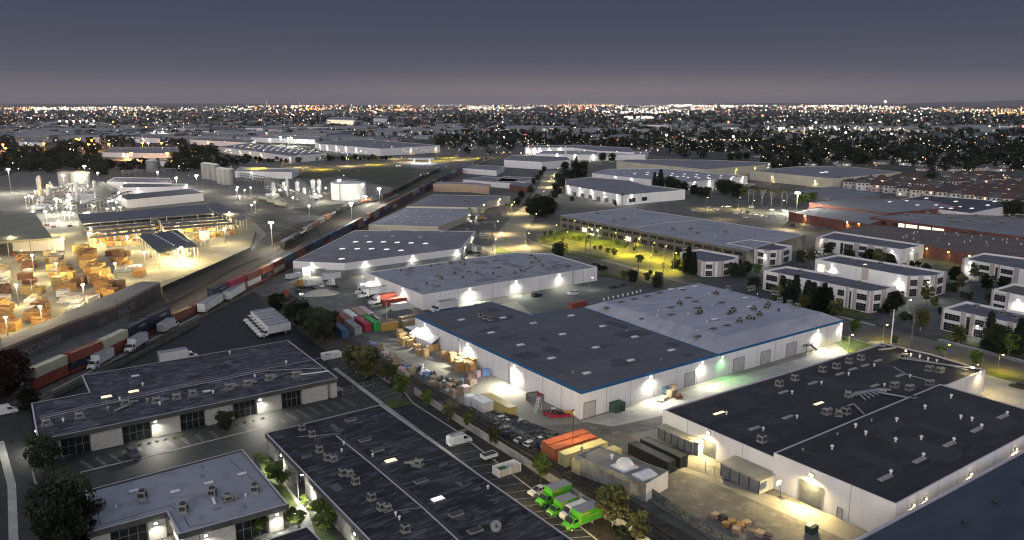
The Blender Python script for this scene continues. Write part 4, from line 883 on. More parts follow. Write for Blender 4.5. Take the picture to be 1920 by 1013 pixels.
e2, _ = canopy('sawmill_shed', 'narrow side canopy running down from the long sawmill shed', [(385, 383), (405, 379), (462, 407), (452, 414), (400, 396)], 7.5, R_NAVY)
for k, (x0, x1, y0, y1, t) in enumerate([(157, 283, 421, 411, 1), (296, 406, 410, 402, 1), (160, 287, 428, 417, 1), (300, 416, 415, 407, 1), (163, 290, 435.5, 423, 1), (303, 426, 421, 412, 1), (167, 294, 443, 430, 1), (306, 436, 427, 417, 1)]):
    e3, _ = canopy('drying_rack', '%s slim dark drying-rack roof from the long shed, on the %s side' % (ORD[k // 2], ('lumber stack', 'railway')[k % 2]), [(x0, y0), (x1, y1), (x1 + 3, y1 + 3.4), (x0 + 3, y0 + 4.2)], 6.0, R_NAVY, th=.2)
    e3['group'] = 'slatted drying rack roofs'
e4, c4_ = canopy('planing_shed', 'pitched charcoal canopy over the brightest sawmill machinery', [(260, 442), (332, 431), (371, 462), (297, 474)], 8.0, mat('charcoal_sheet', (.06, .065, .08), (.09, .095, .11), scale=.3))
a = MB()
for i, (u, v) in enumerate(rows((285, 440), (320, 436), (303, 457), 2, 1)): pass
for (u0, v0, u1, v1) in ((288, 439, 330, 462), (320, 433, 357, 456)):
    for k in range(9):
        t = k / 9; x, y = P(u0 + (u1 - u0) * t, v0 + (v1 - v0) * t, 8); a.box(x - c4_[0], y - c4_[1], 8.0, 1.0, 3.0, .08, .3)
a.build('roof_skylight', [M_SKYL], e4)
e5, _ = canopy('loading_shed', 'wide flat grey loading-shed roof at the picture edge over a lit white hoarding', [(-150, 415), (65, 399), (98, 446), (-120, 462)], 8.0, mat('greenish_roof', (.16, .16, .12), (.23, .225, .17), scale=.08, detail=8), th=1.1)
a = MB(); x0, y0 = P(28, 480); x1, y1 = P(86, 472); a.box((x0 + x1) / 2 - e5.location.x, (y0 + y1) / 2 - e5.location.y + 8, 0, 26, .5, 6.5, .1); a.build('back_wall', [W_WHITE], e5)
# sheds with brown railway wall
b = Bld('railway_warehouse', 'very long brown metal warehouse with graffiti along the railway', 'warehouse', [(-150, 727), (0, 655), (130, 603), (217, 572), (300, 529), (264, 528), (0, 637), (-150, 700)], 5.6, W_BROWN, mat('blue_grey_sheet', (.11, .115, .14), (.15, .155, .18), scale=.1), par=.05, pw=.1, cap=W_TAN)
b.band([0, 1, 2, 3], 4.7, 5.62, W_TAN, .04, 'eaves_board'); 
RAILB = b
# ------------------------------------------------------------------ writing on walls
def letters(txt, parent, loc, ang, size, m, name='lettering', ext=.01, up=True):
    c = bpy.data.curves.new(name, 'FONT'); c.body = txt; c.size = size; c.extrude = ext; c.align_x = 'CENTER'; c.materials.append(m)
    t_ = bpy.data.objects.new('t', c); COL.objects.link(t_); me = bpy.data.meshes.new_from_object(t_); bpy.data.objects.remove(t_)
    o = bpy.data.objects.new(name, me); COL.objects.link(o); o.parent = parent; o.location = loc; o.rotation_euler = (pi / 2, 0, ang)
    return o
def wall_text(b, i, u, z, txt, size, m):
    t = b.t_at(i, u); A, B, d, nn = b.edge(i); p = A + (B - A) * t + nn * (.08 - b.recess)
    a = math.atan2(nn.x, -nn.y)     # facing outward
    return letters(txt, b.e, (p.x, p.y, z), a, size, m)
M_GRAF = flat('graffiti_white', (.30, .31, .33)); M_GRAFG = flat('graffiti_teal', (.05, .13, .12)); wall_text(SIGNED, 3, 1877, 6.6, 'TCW', 1.7, M_DARK); M_SIGN = flat('sign_black', (.03, .03, .03)); M_DECAL = flat('container_lettering', (.55, .58, .6))
wall_text(RAILB, 3, 236, .6, 'MNCES', 4.0, M_GRAF); wall_text(RAILB, 2, 190, 1.0, 'SEPH', 1.8, M_GRAF); wall_text(RAILB, 1, 98, .4, 'MEEK', 3.4, M_GRAF); wall_text(RAILB, 1, 55, .4, 'NEKCAC', 3.6, M_GRAF)
wall_text(RAILB, 1, 125, .3, 'OXIS', 3.6, M_GRAFG); wall_text(RAILB, 2, 160, .3, 'HARU', 3.6, M_GRAFG); wall_text(RAILB, 3, 280, .3, 'TENSE', 3.0, M_GRAFG)
# ------------------------------------------------------------------ paint shades
def paint(name, c, rough=.45): return mat('paint_' + name, tuple(x * .88 for x in c), tuple(min(1, x * 1.08) for x in c), scale=.5, rough=rough)
PC = {'rust red': (.22, .055, .035), 'brick red': (.28, .06, .04), 'orange': (.42, .12, .05), 'brown': (.20, .09, .05), 'navy': (.012, .02, .045), 'deep blue': (.02, .06, .13), 'steel blue': (.06, .12, .17), 'grey': (.20, .21, .21),
      'cream': (.45, .43, .33), 'white': (.62, .62, .62), 'green': (.01, .28, .05), 'crimson': (.30, .015, .04), 'charcoal': (.06, .065, .07), 'tan': (.30, .22, .14), 'yellow': (.42, .34, .12), 'pale yellow': (.55, .50, .26), 'teal': (.05, .16, .15), 'pink': (.45, .33, .33), 'ochre': (.40, .24, .07), 'black': (.025, .028, .026)}
PM = {k: paint(k.replace(' ', '_'), v) for k, v in PC.items()}
# ------------------------------------------------------------------ prototypes
def proto_container(L=12.19, name='shipping_container'):
    e = empty(name, label='x', cat='shipping container'); a = MB(); W = 2.44; Hh = 2.75; n = int(L / .56)
    for s in (-1, 1):        # corrugated long sides
        vs = []; 
        for k in range(n * 2 + 1):
            x = -L / 2 + .12 + (L - .24) * k / (n * 2); y = s * (W / 2 - (.0 if (k // 2) % 2 else .045))
            vs += [(x, y, .15), (x, y, Hh - .1)]
        a.add(vs, [((2 * k, 2 * k + 2, 2 * k + 3, 2 * k + 1) if s < 0 else (2 * k, 2 * k + 1, 2 * k + 3, 2 * k + 2)) for k in range(n * 2)])
        a.box(0, s * (W / 2 - .05), 0, L, .12, .16); a.box(0, s * (W / 2 - .05), Hh - .12, L, .12, .12)
        for sx in (-1, 1): a.box(sx * (L / 2 - .07), s * (W / 2 - .07), 0, .15, .15, Hh)
    a.box(0, 0, Hh - .06, L - .1, W - .12, .03); a.box(-L / 2 + .06, 0, .1, .06, W - .2, Hh - .2); a.box(0, 0, .02, L - .1, W - .1, .1)
    a.build('body', [PM['grey']], e)
    d = MB()
    for s in (-1, 1): d.box(L / 2 - .04, s * .56, .14, .06, 1.06, Hh - .3, mi=0)
    for y in (-.85, -.3, .3, .85): d.tube((L / 2 + .03, y, .2), (L / 2 + .03, y, Hh - .2), .03, 5, 1)
    d.build('door', [PM['grey'], M_METAL], e)
    return remember(e)
PR_CONT = proto_container(); PR_CONT20 = proto_container(6.1)
def lettered(o, txt, L, side, m=None, size=.9, z=1.0):
    letters(txt, o, (side[0] * 1.0, side[1] * 1.24, z), 0 if side[1] < 0 else pi, size, m or M_DECAL, ext=.004)
def proto_wagon():
    e = empty('well_wagon', label='x', cat='rail wagon'); a = MB()
    for s in (-1, 1): a.box(0, s * 1.3, .45, 13.4, .12, .8)
    a.box(0, 0, .35, 13.2, 2.6, .12)
    for s in (-1, 1): a.box(s * 6.9, 0, .8, 1.4, 2.4, .25)
    a.build('frame', [PM['rust red']], e)
    for s in (-1, 1):
        b = MB()
        for x in (-.8, .8): b.wheel(s * 6.9 + x, -.75, .42, .14, 0); b.wheel(s * 6.9 + x, .75, .42, .14, 0)
        b.box(s * 6.9, 0, .4, 2.0, 1.8, .3); b.build('bogie', [M_DARK], e)
    return remember(e)
PR_WAG = proto_wagon()
def proto_hopper(kind):
    e = empty('covered_hopper' if kind else 'tank_wagon', label='x', cat='rail wagon')
    a = MB()
    if kind:
        prof = [(-1.4, 1.4), (-1.5, 2.0), (-1.5, 3.9), (-.9, 4.4), (.9, 4.4), (1.5, 3.9), (1.5, 2.0), (1.4, 1.4)]
        vs = [(x, p[0], p[1]) for x in (-7, 7) for p in prof]; n = 8
        a.add(vs, [(i, (i + 1) % n, (i + 1) % n + n, i + n) for i in range(n)] + [tuple(range(n)), tuple(reversed(range(n, 2 * n)))])
        for x in range(-6, 7, 2): a.box(x, 0, 1.5, .12, 3.1, 2.4)
        a.box(0, 0, 4.4, 12, .9, .12)
    else:
        a.tube((-6.5, 0, 2.6), (6.5, 0, 2.6), 1.45, 16); a.tube((-7.1, 0, 2.6), (-6.5, 0, 2.6), .8, 16, r1=1.45); a.tube((6.5, 0, 2.6), (7.1, 0, 2.6), 1.45, 16, r1=.8); a.cyl(0, 0, 4.0, 4.5, .5, n=10)
    a.build('body', [PM['grey']], e)
    f = MB(); f.box(0, 0, .9, 15, 2.2, .25)
    for s in (-5.6, 5.6):
        for x in (-.8, .8): f.wheel(s + x, -.75, .42, .14); f.wheel(s + x, .75, .42, .14)
    f.build('underframe', [M_DARK], e)
    return remember(e)
PR_HOP, PR_TANK = proto_hopper(1), proto_hopper(0)
M_CARGL = flat('car_glass', (.015, .018, .02), .1, spec=.7); M_TYRE = M_BLACK; M_RIM = flat('wheel_rim', (.45, .45, .45), .4, .3); M_HL = flat('headlight_glass', (.6, .6, .6), .2)
def wheels(e, xs, half, r, w=.24, dual=()):
    for x in xs:
        for s in (-1, 1):
            a = MB(); ww = w * (2.1 if x in dual else 1); a.wheel(0, 0, r, ww, 0); wo = a.build('wheel', [M_TYRE], e, (x, s * (half - ww / 2), 0))
            a = MB(); a.tube((0, s * (ww / 2 - .01), r), (0, s * (ww / 2 + .015), r), r * .58, 10, 0); a.build('rim', [M_RIM], wo)
def proto_car(kind='sedan'):
    e = empty({'sedan': 'parked_car', 'suv': 'parked_suv', 'pickup': 'pickup_truck'}[kind], label='x', cat='car'); Hw = .9
    a = MB()
    if kind == 'sedan':
        a.ext([(-2.25, .35), (-2.3, .75), (-2.1, .98), (-1.3, 1.0), (.95, .95), (1.9, .84), (2.25, .68), (2.3, .4), (2.1, .25), (-2.1, .25)], -Hw, Hw, 0, [0, .02, .06, .04, .04, .1, .14, .05, 0, 0])
        roof = [(-1.7, .98), (-1.0, 1.42), (.25, 1.44), (1.1, .95)]; L = 2.3
    elif kind == 'suv':
        a.ext([(-2.35, .4), (-2.4, 1.0), (-2.3, 1.1), (1.0, 1.08), (2.1, .98), (2.4, .8), (2.42, .45), (2.2, .32), (-2.2, .32)], -.96, .96, 0, [0, .02, .05, .05, .08, .1, .04, 0, 0])
        roof = [(-2.3, 1.08), (-2.05, 1.72), (.2, 1.75), (1.15, 1.06)]; L = 2.4
    else:
        a.ext([(-2.6, .5), (-2.65, 1.05), (.1, 1.08), (1.3, 1.1), (2.4, 1.0), (2.65, .8), (2.65, .5), (2.4, .4), (-2.4, .4)], -.95, .95, 0, [0, 0, 0, .05, .08, .1, .02, 0, 0])
        a.box(-1.65, 0, 1.06, 1.7, 1.5, .03, mi=1); roof = [(-.7, 1.08), (-.55, 1.72), (.6, 1.74), (1.35, 1.08)]; L = 2.6
    a.build('body', [PM['white'], M_DARK], e)
    ins = [.06, .2, .2, .06]; Hr = Hw - .02
    g = MB(); g.ext(roof, -Hr, Hr, 0, ins); g.build('window', [M_CARGL], e)
    r = MB(); z = roof[1][1]; r.prism([(roof[1][0] + .05, -Hr + .2), (roof[2][0] - .05, -Hr + .2), (roof[2][0] - .05, Hr - .2), (roof[1][0] + .05, Hr - .2)], z - .03, z + .035)
    for s in (-1, 1):
        for (p, q) in (((roof[0][0], roof[0][1]), (roof[1][0], roof[1][1])), ((roof[3][0], roof[3][1]), (roof[2][0], roof[2][1])), (((roof[0][0] + roof[3][0]) / 2, 1.0), ((roof[1][0] + roof[2][0]) / 2, z))):
            r.tube((p[0], s * (Hr - .06), p[1]), (q[0], s * (Hr - .2), q[1]), .045, 4)
    r.build('roof', [PM['white']], e)
    for s in (-1, 1): h = MB(); h.box(L - .12, s * .62, .62, .16, .36, .16); h.build('headlight', [M_HL], e)
    wheels(e, (-1.4, 1.42), Hw + .02, .33)
    return remember(e)
PR_SEDAN, PR_SUV, PR_PICK = proto_car(), proto_car('suv'), proto_car('pickup')
def cab_over_bonnet(a, x, s=1.0, mi=0):
    """bonneted medium truck cab, rear face at x"""
    a.ext([(x, .55), (x, 2.25), (x + .25, 2.4), (x + 1.15, 2.35), (x + 1.55, 1.5), (x + 2.35, 1.35), (x + 2.65, 1.15), (x + 2.7, .55)], -1.1, 1.1, mi, [0, .05, .1, .12, .05, .15, .22, .1])
def proto_boxtruck(L=6.6, name='box_truck', low=False, bh=2.5):
    e = empty(name, label='x', cat='truck'); c = MB(); z0 = .75 if low else 1.0
    if low:   # van cutaway cab
        c.ext([(L / 2 - .1, .4), (L / 2 - .1, 1.95), (L / 2 + .7, 1.98), (L / 2 + 1.35, 1.3), (L / 2 + 1.95, 1.1), (L / 2 + 2.1, .85), (L / 2 + 2.1, .4)], -1.0, 1.0, 0, [0, .12, .16, .04, .12, .16, .06])
        gx = L / 2
        g = MB(); g.add([(gx + .78, -.78, 1.93), (gx + .78, .78, 1.93), (gx + 1.36, .9, 1.33), (gx + 1.36, -.9, 1.33)], [(0, 1, 2, 3)])
        for s in (-1, 1): g.add([(gx + .05, s * .97, 1.35), (gx + 1.2, s * .985, 1.35), (gx + .72, s * .88, 1.86), (gx + .05, s * .9, 1.86)], [(0, 1, 2, 3)])
    else:
        cab_over_bonnet(c, L / 2); gx = L / 2
        g = MB(); g.add([(gx + 1.19, -.9, 2.3), (gx + 1.19, .9, 2.3), (gx + 1.58, 1.0, 1.53), (gx + 1.58, -1.0, 1.53)], [(0, 1, 2, 3)])
        for s in (-1, 1): g.add([(gx + .3, s * 1.11, 1.45), (gx + 1.4, s * 1.11, 1.45), (gx + 1.1, s * 1.03, 2.15), (gx + .3, s * 1.04, 2.15)], [(0, 1, 2, 3)])
    c.build('cab', [PM['white']], e); 
    for i, v in enumerate(g.v): g.v[i] = (v[0] + .012, v[1] * 1.012, v[2])
    g.build('window', [M_CARGL], e)
    b = MB(); b.box(-.05, 0, z0, L, 2.4, bh); b.build('cargo_box', [PM['white']], e)
    r = MB(); r.box(-.05, 0, z0 + bh, L - .12, 2.28, .04); r.build('cargo_roof', [mat('box_roof', (.22, .225, .25), (.28, .285, .31), scale=.4)], e)
    tr = MB()
    for s in (-1, 1):
        tr.box(-.05, s * 1.2, z0 + bh - .02, L, .06, .08); tr.box(-.05, s * 1.2, z0 - .05, L, .06, .12)
    tr.box(-L / 2 - .06, 0, z0, .06, 2.3, bh - .05); tr.build('cargo_rail', [M_METAL], e)
    f = MB(); f.box(.3, 0, .5, L + 1, 1.0, .3); f.box(L / 2 + (2.0 if low else 2.6), 0, .35, .2, 2.0, .3); f.box(-L / 2, 0, .45, .2, 2.2, .15); f.build('chassis', [M_DARK], e)
    for s in (-1, 1): h = MB(); h.box(L / 2 + (2.02 if low else 2.6), s * .72, .72, .12, .3, .2); h.build('headlight', [M_HL], e)
    wheels(e, (-L / 2 + 1.7, L / 2 + 1.35), 1.12 if not low else 1.02, .47 if not low else .37, .26, dual=(-L / 2 + 1.7,))
    return remember(e)
M_LOGO = flat('faded_logo', (.42, .30, .10))
PR_BOX = proto_boxtruck(7.3); PR_LOWBOX = proto_boxtruck(4.3, 'rental_van', True, 2.2)
for o_b in [PR_LOWBOX]:
    a = MB()
    for s in (-1, 1): a.box(.9, s * 1.205, 2.35, 1.5, .02, .28); a.box(-.4, s * 1.205, 1.75, 2.6, .02, .06); a.box(1.9, s * 1.21, .75, .14, .03, 2.2)
    a.build('decal', [M_LOGO], o_b)
remember(PR_LOWBOX)
for o_b, gx_, w_, z_ in ((PR_BOX, 5.05, 1.25, 1.75), (PR_LOWBOX, 3.1, 1.12, 1.35)):
    a = MB()
    for s in (-1, 1): a.box(gx_, s * w_, z_, .16, .16, .42); a.tube((gx_ - .1, s * (w_ - .2), z_ + .2), (gx_, s * w_, z_ + .2), .03, 4)
    a.build('mirror', [M_DARK], o_b); a = MB(); xg = {PR_BOX: 6.36, PR_LOWBOX: 4.27}[o_b]; a.box(xg, 0, .62, .06, .95, .34); a.build('grille', [M_DARK], o_b); remember(o_b)
def proto_trailer(L=14.6):
    e = empty('semi_trailer', label='x', cat='trailer'); b = MB(); b.box(0, 0, 1.15, L, 2.55, 2.8)
    b.build('cargo_box', [PM['white']], e); r = MB(); r.box(0, 0, 3.95, L - .15, 2.4, .04); r.build('cargo_roof', [MATS['box_roof']], e)
    t = MB()
    for s in (-1, 1): t.box(0, s * 1.28, 3.88, L, .05, .1); t.box(0, s * 1.28, 1.1, L, .05, .14)
    for y in (-.9, -.3, .3, .9): t.box(-L / 2 - .03, y, 1.2, .05, .06, 2.6)
    t.box(4.6, -.8, .1, .15, .15, 1.1); t.box(4.6, .8, .1, .15, .15, 1.1); t.box(0, 0, .95, L * .9, 1.0, .18); t.build('chassis', [M_METAL], e)
    wheels(e, (-L / 2 + 1.2, -L / 2 + 2.5), 1.25, .5, .26, dual=(-L / 2 + 1.2, -L / 2 + 2.5))
    return remember(e)
PR_TRL = proto_trailer()
def proto_tractor():
    e = empty('semi_tractor', label='x', cat='truck'); c = MB()
    c.ext([(-1.2, 1.0), (-1.2, 3.7), (-.6, 3.85), (.9, 3.1), (1.2, 2.75), (1.7, 1.9), (2.9, 1.7), (3.2, 1.4), (3.25, .6), (.9, .6)], -1.2, 1.2, 0, [0, .15, .2, .2, .12, .08, .2, .25, .1, 0]); c.build('cab', [PM['white']], e)
    g = MB(); g.add([(1.24, -.95, 2.72), (1.24, .95, 2.72), (1.74, 1.05, 1.95), (1.74, -1.05, 1.95)], [(0, 1, 2, 3)])
    for s in (-1, 1): g.add([(.3, s * 1.21, 1.9), (1.45, s * 1.21, 1.9), (1.1, s * 1.16, 2.6), (.3, s * 1.14, 2.6)], [(0, 1, 2, 3)])
    g.build('window', [M_CARGL], e)
    f = MB(); f.box(-2.2, 0, .8, 4.4, .9, .3); f.box(-3.0, 0, 1.1, 1.2, 1.0, .15); f.tube((-.2, 1.2, .7), (1.0, 1.2, .7), .32, 8); f.tube((-1.3, 1.0, .8), (-1.3, 1.0, 4.0), .09, 6); f.build('chassis', [M_DARK], e)
    for s in (-1, 1): h = MB(); h.box(3.2, s * .85, .95, .1, .3, .25); h.build('headlight', [M_HL], e)
    wheels(e, (-3.6, -2.3, 2.35), 1.2, .5, .26, dual=(-3.6, -2.3))
    return remember(e)
PR_TRAC = proto_tractor()
def proto_van():
    e = empty('cargo_van', label='x', cat='van'); c = MB()
    c.ext([(-2.9, .45), (-2.95, 2.35), (-2.7, 2.55), (1.1, 2.55), (1.45, 2.4), (2.1, 1.5), (2.8, 1.25), (2.95, 1.0), (3.0, .45)], -1.02, 1.02, 0, [0, .1, .18, .18, .16, .04, .12, .16, .05]); c.build('body', [PM['white']], e)
    g = MB(); g.add([(1.47, -.8, 2.37), (1.47, .8, 2.37), (2.12, .92, 1.52), (2.12, -.92, 1.52)], [(0, 1, 2, 3)])
    for s in (-1, 1): g.add([(.7, s * 1.03, 1.5), (1.9, s * 1.03, 1.5), (1.4, s * .94, 2.1), (.7, s * .93, 2.15)], [(0, 1, 2, 3)])
    g.build('window', [M_CARGL], e)
    for s in (-1, 1): h = MB(); h.box(2.9, s * .72, .85, .12, .3, .25); h.build('headlight', [M_HL], e)
    wheels(e, (-1.9, 2.0), 1.04, .36)
    return remember(e)
PR_VAN = proto_van()
def put(proto, u, v, rz, label, group=None, recol=None, scale=None, z=0, cat=None):
    x, y = P(u, v, z); return place(proto, (x, y, z), rz, label, group, scale, recol, cat)
def rc(c): return {k: PM[c] if isinstance(c, str) else c for k in ('body', 'roof', 'cab', 'cargo_box', 'door')}
def rcx(c, keys): return {k: (PM[c] if isinstance(c, str) else c) for k in keys}
# ------------------------------------------------------------------ freight train
RAIL = [(-60, 795), (40, 745), (110, 712), (175, 684), (234, 655), (292, 622), (350, 596), (420, 562), (480, 535), (545, 500), (607, 466), (660, 437), (720, 403), (776, 372), (840, 338), (900, 308), (950, 284)]
def densify(px, step=1.0, z=0):
    pts = [Vector(P(u, v, z)) for u, v in px]
    # Catmull-Rom through the points
    out = []
    for i in range(len(pts) - 1):
        p0 = pts[max(i - 1, 0)]; p1 = pts[i]; p2 = pts[i + 1]; p3 = pts[min(i + 2, len(pts) - 1)]
        k = max(2, int((p2 - p1).length / step))
        for j in range(k):
            t = j / k; out.append(.5 * ((2 * p1) + (-p0 + p2) * t + (2 * p0 - 5 * p1 + 4 * p2 - p3) * t * t + (-p0 + 3 * p1 - 3 * p2 + p3) * t ** 3))
    out.append(pts[-1]); return out
def along(pts, s0, step, n):
    """positions and headings at equal arc length"""
    out = []; acc = 0; want = s0
    for a, b in zip(pts, pts[1:]):
        L = (b - a).length
        while acc + L >= want and len(out) < n:
            t = (want - acc) / L; p = a + (b - a) * t; d = b - a; out.append((p.x, p.y, math.atan2(d.y, d.x))); want += step
        acc += L
    return out
def rails(name_px, off=0.0):
    pts = densify(name_px, 6); a = MB()
    for side in (-.72, .72):
        vs = []
        for i, p in enumerate(pts):
            d = (pts[min(i + 1, len(pts) - 1)] - pts[max(i - 1, 0)]).normalized(); n = Vector((-d.y, d.x)); q = p + n * (side + off)
            for dx, z in ((-.06, .2), (.06, .2), (.06, .36), (-.06, .36)): vs.append((*(q + n * dx), z))
        k = len(pts)
        a.add(vs, [(i * 4 + j, i * 4 + (j + 1) % 4, (i + 1) * 4 + (j + 1) % 4, (i + 1) * 4 + j) for i in range(k - 1) for j in range(4)])
    o = a.build('railway_track', [mat('rail_steel', (.10, .085, .075), (.16, .14, .125), scale=2, rough=.5, metal=.4)]); o['kind'] = 'structure'
    return pts
tp = rails(RAIL); rails(RAIL, 5.0)
CUT = [(560, 545), (620, 612), (700, 668), (800, 735), (940, 822), (1085, 906), (1250, 1008), (1400, 1095)]
rails(CUT)
YARD = [[(600, 420), (520, 470), (440, 505), (350, 555), (250, 600)], [(590, 412), (540, 440), (480, 472), (420, 500)], [(420, 400), (520, 425), (575, 440), (540, 470), (470, 510)], [(440, 392), (560, 425), (600, 440), (560, 470)], [(470, 395), (600, 430), (640, 425)]]
for y_ in YARD: rails(y_)
slots = along(tp, 2.0, 13.6, 70)
train = [('cream', 'rust red'), ('rust red', 'navy'), ('cream', 'rust red'), ('navy', 'navy'), ('navy', 'navy'), ('brown', None), ('rust red', None), ('navy', 'navy'), ('crimson', 'rust red'), ('rust red', 'white'), ('orange', 'navy'), ('rust red', 'cream'), ('steel blue', 'charcoal'), ('brown', 'brown'), ('navy', 'brown'), ('deep blue', 'charcoal'), ('navy', 'rust red'), ('deep blue', 'brown')]
pool = ['navy', 'deep blue', 'steel blue', 'charcoal', 'brown', 'rust red', 'navy', 'grey', 'deep blue', 'cream', 'teal']
# slot positions are chosen so that the first wagon is the grey-white one nearest the red tree
s_first = None
for k in range(len(slots)):
    if proj(slots[k][0], slots[k][1], 3)[0] > 66: s_first = k; break
slots = slots[max(0, s_first - 0):]
for k, (x, y, a) in enumerate(slots):
    top, bot = train[k] if k < len(train) else (R.choice(pool), R.choice(pool + [None]))
    if k >= len(train) and top in ('cream', 'white') and k % 3: top = 'navy'
    place(PR_WAG, (x, y, .36), a, 'rust-red well wagon under the %s container stack of the train' % nth(k), 'wagons of the double-stack train')
    z = 1.0
    for j, c in enumerate((bot, top)):
        if c is None: continue
        o = place(PR_CONT, (x, y, z), a + pi, '%s container, %s tier, %s wagon of the train from the red tree' % (c, ('lower', 'upper')[j], nth(k)), 'containers on the freight train', recol=rcx(c, ('body', 'door')))
        if c == 'navy' and k < 12: letters('EVAZEN', o, (-1.5, 1.24, 1.1), pi, 1.1, M_DECAL, ext=.004)
        z += 2.8
# second track: covered hoppers and tanks
t2 = densify([(p_[0], p_[1]) for p_ in YARD[0][::-1]] + [(660, 388), (720, 372), (790, 335), (850, 308)], 2)
off = []
sl2 = along(t2, 150, 16.2, 32)
for k, (x, y, a) in enumerate(sl2):
    u = proj(x, y, 2)[0]
    if u < 395: continue
    pr = PR_TANK if k % 5 == 2 else PR_HOP; c = R.choice(['grey', 'black', 'charcoal', 'brown', 'charcoal', 'black'])
    d = Vector((math.cos(a + pi / 2), math.sin(a + pi / 2))) * -2
    place(pr, (x + d.x, y + d.y, .36), a, '%s %s, %s wagon standing on the track behind the container train' % (c, 'tank wagon' if pr is PR_TANK else 'covered hopper', nth(k)), 'wagons on the second track', recol={'body': PM[c]})
# tank wagons by the pipe racks
for k, (u, v) in enumerate([(496, 378), (512, 384), (526, 389)]):
    put(PR_TANK, u, v, GA - 1.35, 'white tank wagon on the refinery siding, %s of the string' % ORD[k], 'white tank wagons by the pipe racks', recol={'body': PM['cream']})
# ------------------------------------------------------------------ truck yard
HT = math.atan2(P(375, 575)[1] - P(180, 690)[1], P(375, 575)[0] - P(180, 690)[0])   # the line of the yard kerb
G1 = 'white trucks parked along the yard kerb'
put(PR_BOX, 194, 682, HT + pi, 'white box truck nearest the bushes, nose towards the green bins', G1, scale=1.12); put(PR_BOX, 260, 651, HT + pi, 'white box truck parked second along the kerb behind the first one', G1, scale=1.12)
put(PR_BOX, 313, 622, HT, 'white box truck facing away up the kerb with short cab', G1)
put(PR_TRL, 396, 580, HT + pi, 'long white semi-trailer at the kerb beside the brown container', G1, scale=(1.2, 1.1, 1.1)); put(PR_TRL, 440, 558, HT, 'white semi-trailer parked nose to tail behind the long trailer by the kerb', G1, scale=(1.15, 1.1, 1.1))
for k in range(6):
    put(PR_BOX, 494 + k * 5.5, 601 + k * 5.2, GA + pi + .12, 'white box truck, %s of the tight row of six beside the dark trees' % ORD[k], 'row of box trucks in the truck yard')
put(PR_BOX, 326, 680, GA, 'white truck whose box roof just shows behind the worn-roof block', None)
M_GREEN = mat('vivid_green', (.055, .30, .02), (.085, .38, .035), scale=.9, rough=.35)
# rental vans in the strip: parked nose to the lower-left
VA = GA + pi
def rental(u, v, sc, lab): 
    o = put(PR_LOWBOX, u, v, VA, lab, 'rental vans in the parking strip', recol={'cab': M_GREEN, 'cargo_box': M_GREEN}, scale=sc)
    return o
rental(1046, 938, (1.15, 1.05, 1.12), 'green rental box van with tall grey roof next to the white sedan')
rental(1060, 958, (.95, .98, .95), 'small green rental box van between the tall green one and the white van')
rental(1099, 980, (1.25, 1.08, 1.12), 'green rental box van nearest the pale-trunked tree')
put(PR_VAN, 1076, 968, VA, 'white high-roof van between two green rental vans', 'rental vans in the parking strip')
put(PR_SEDAN, 1010, 925, VA, 'white sedan parked in the strip beside the tall green van')
put(PR_VAN, 8, 778, GA + .1, 'white van driving along the service road at the picture edge')
put(PR_SUV, 251, 856, GA - 1.45, 'dark green-grey car in a bay before the unit block wall lamp', recol=rcx('charcoal', ('body', 'roof')))
# utility truck with ladder, dump trailer
e = place(PR_VAN, (*P(861, 833), 0), GA - .05, 'white utility van with ladder lift on its roof in the parking strip', None, cat='van')
a = MB()
for s in (-.3, .3): a.tube((-2.6, s, 2.95), (3.2, s, 3.25), .06, 5)
for k in range(14): a.tube((-2.4 + k * .42, -.3, 2.96 + k * .022), (-2.4 + k * .42, .3, 2.96 + k * .022), .035, 4)
a.box(-2, 0, 2.55, .5, .6, .4); a.box(-.5, -.75, 2.6, 3.2, .1, .2); a.box(-.5, .75, 2.6, 3.2, .1, .2); a.build('ladder', [M_METAL], e)
e = empty('dump_trailer', (*P(917, 862), 0), GA, 'small black and white twin-axle dump trailer in the parking strip', 'trailer')
a = MB(); a.prism([(-1.7, -.95), (1.7, -.95), (1.7, .95), (-1.7, .95)], .75, .85)
for s in (-1, 1): a.box(0, s * .97, .75, 3.5, .06, .75); a.box(s * 1.72, 0, .75, .06, 1.9, .75)
a.build('body', [M_WHITE], e); a = MB(); a.box(0, 0, .95, 3.3, 1.8, .5); a.build('load_cover', [M_DARK], e); a = MB(); a.box(0, 0, .5, 3.6, .9, .2); a.tube((-1.8, 0, .55), (-3.0, 0, .5), .08, 5); a.box(-2.4, 0, .5, .5, .4, .5); a.build('drawbar', [M_DARK], e)
wheels(e, (.2, .95), 1.15, .33)
# bin enclosures
def enclosure(u, v, lab, wx=5.5, wy=2.6, rot=GA):
    e = empty('bin_enclosure', (*P(u, v), 0), rot, lab, 'bin store'); a = MB(); h = 1.9
    a.box(0, wy / 2, 0, wx, .2, h); a.box(-wx / 2, 0, 0, .2, wy, h); a.box(wx / 2, 0, 0, .2, wy, h); a.box(0, -wy / 2, 0, .2, .2, h); a.build('wall', [W_WHITE], e)
    for s in (-1, 1): d = MB(); d.box(s * wx / 4, -wy / 2, .1, wx / 2 - .35, .08, h - .2); d.build('gate', [M_DOORW], e)
    c = MB(); c.box(-1, .2, 0, 1.8, 1.4, 1.3, taper=1.05); c.build('bin', [mat('bin_green', (.02, .10, .05), (.03, .13, .07), scale=1)], e)
enclosure(621, 672, 'white walled bin enclosure at the top of the parking strip'); enclosure(950, 887, 'white walled bin enclosure with green bin near the dump trailer')
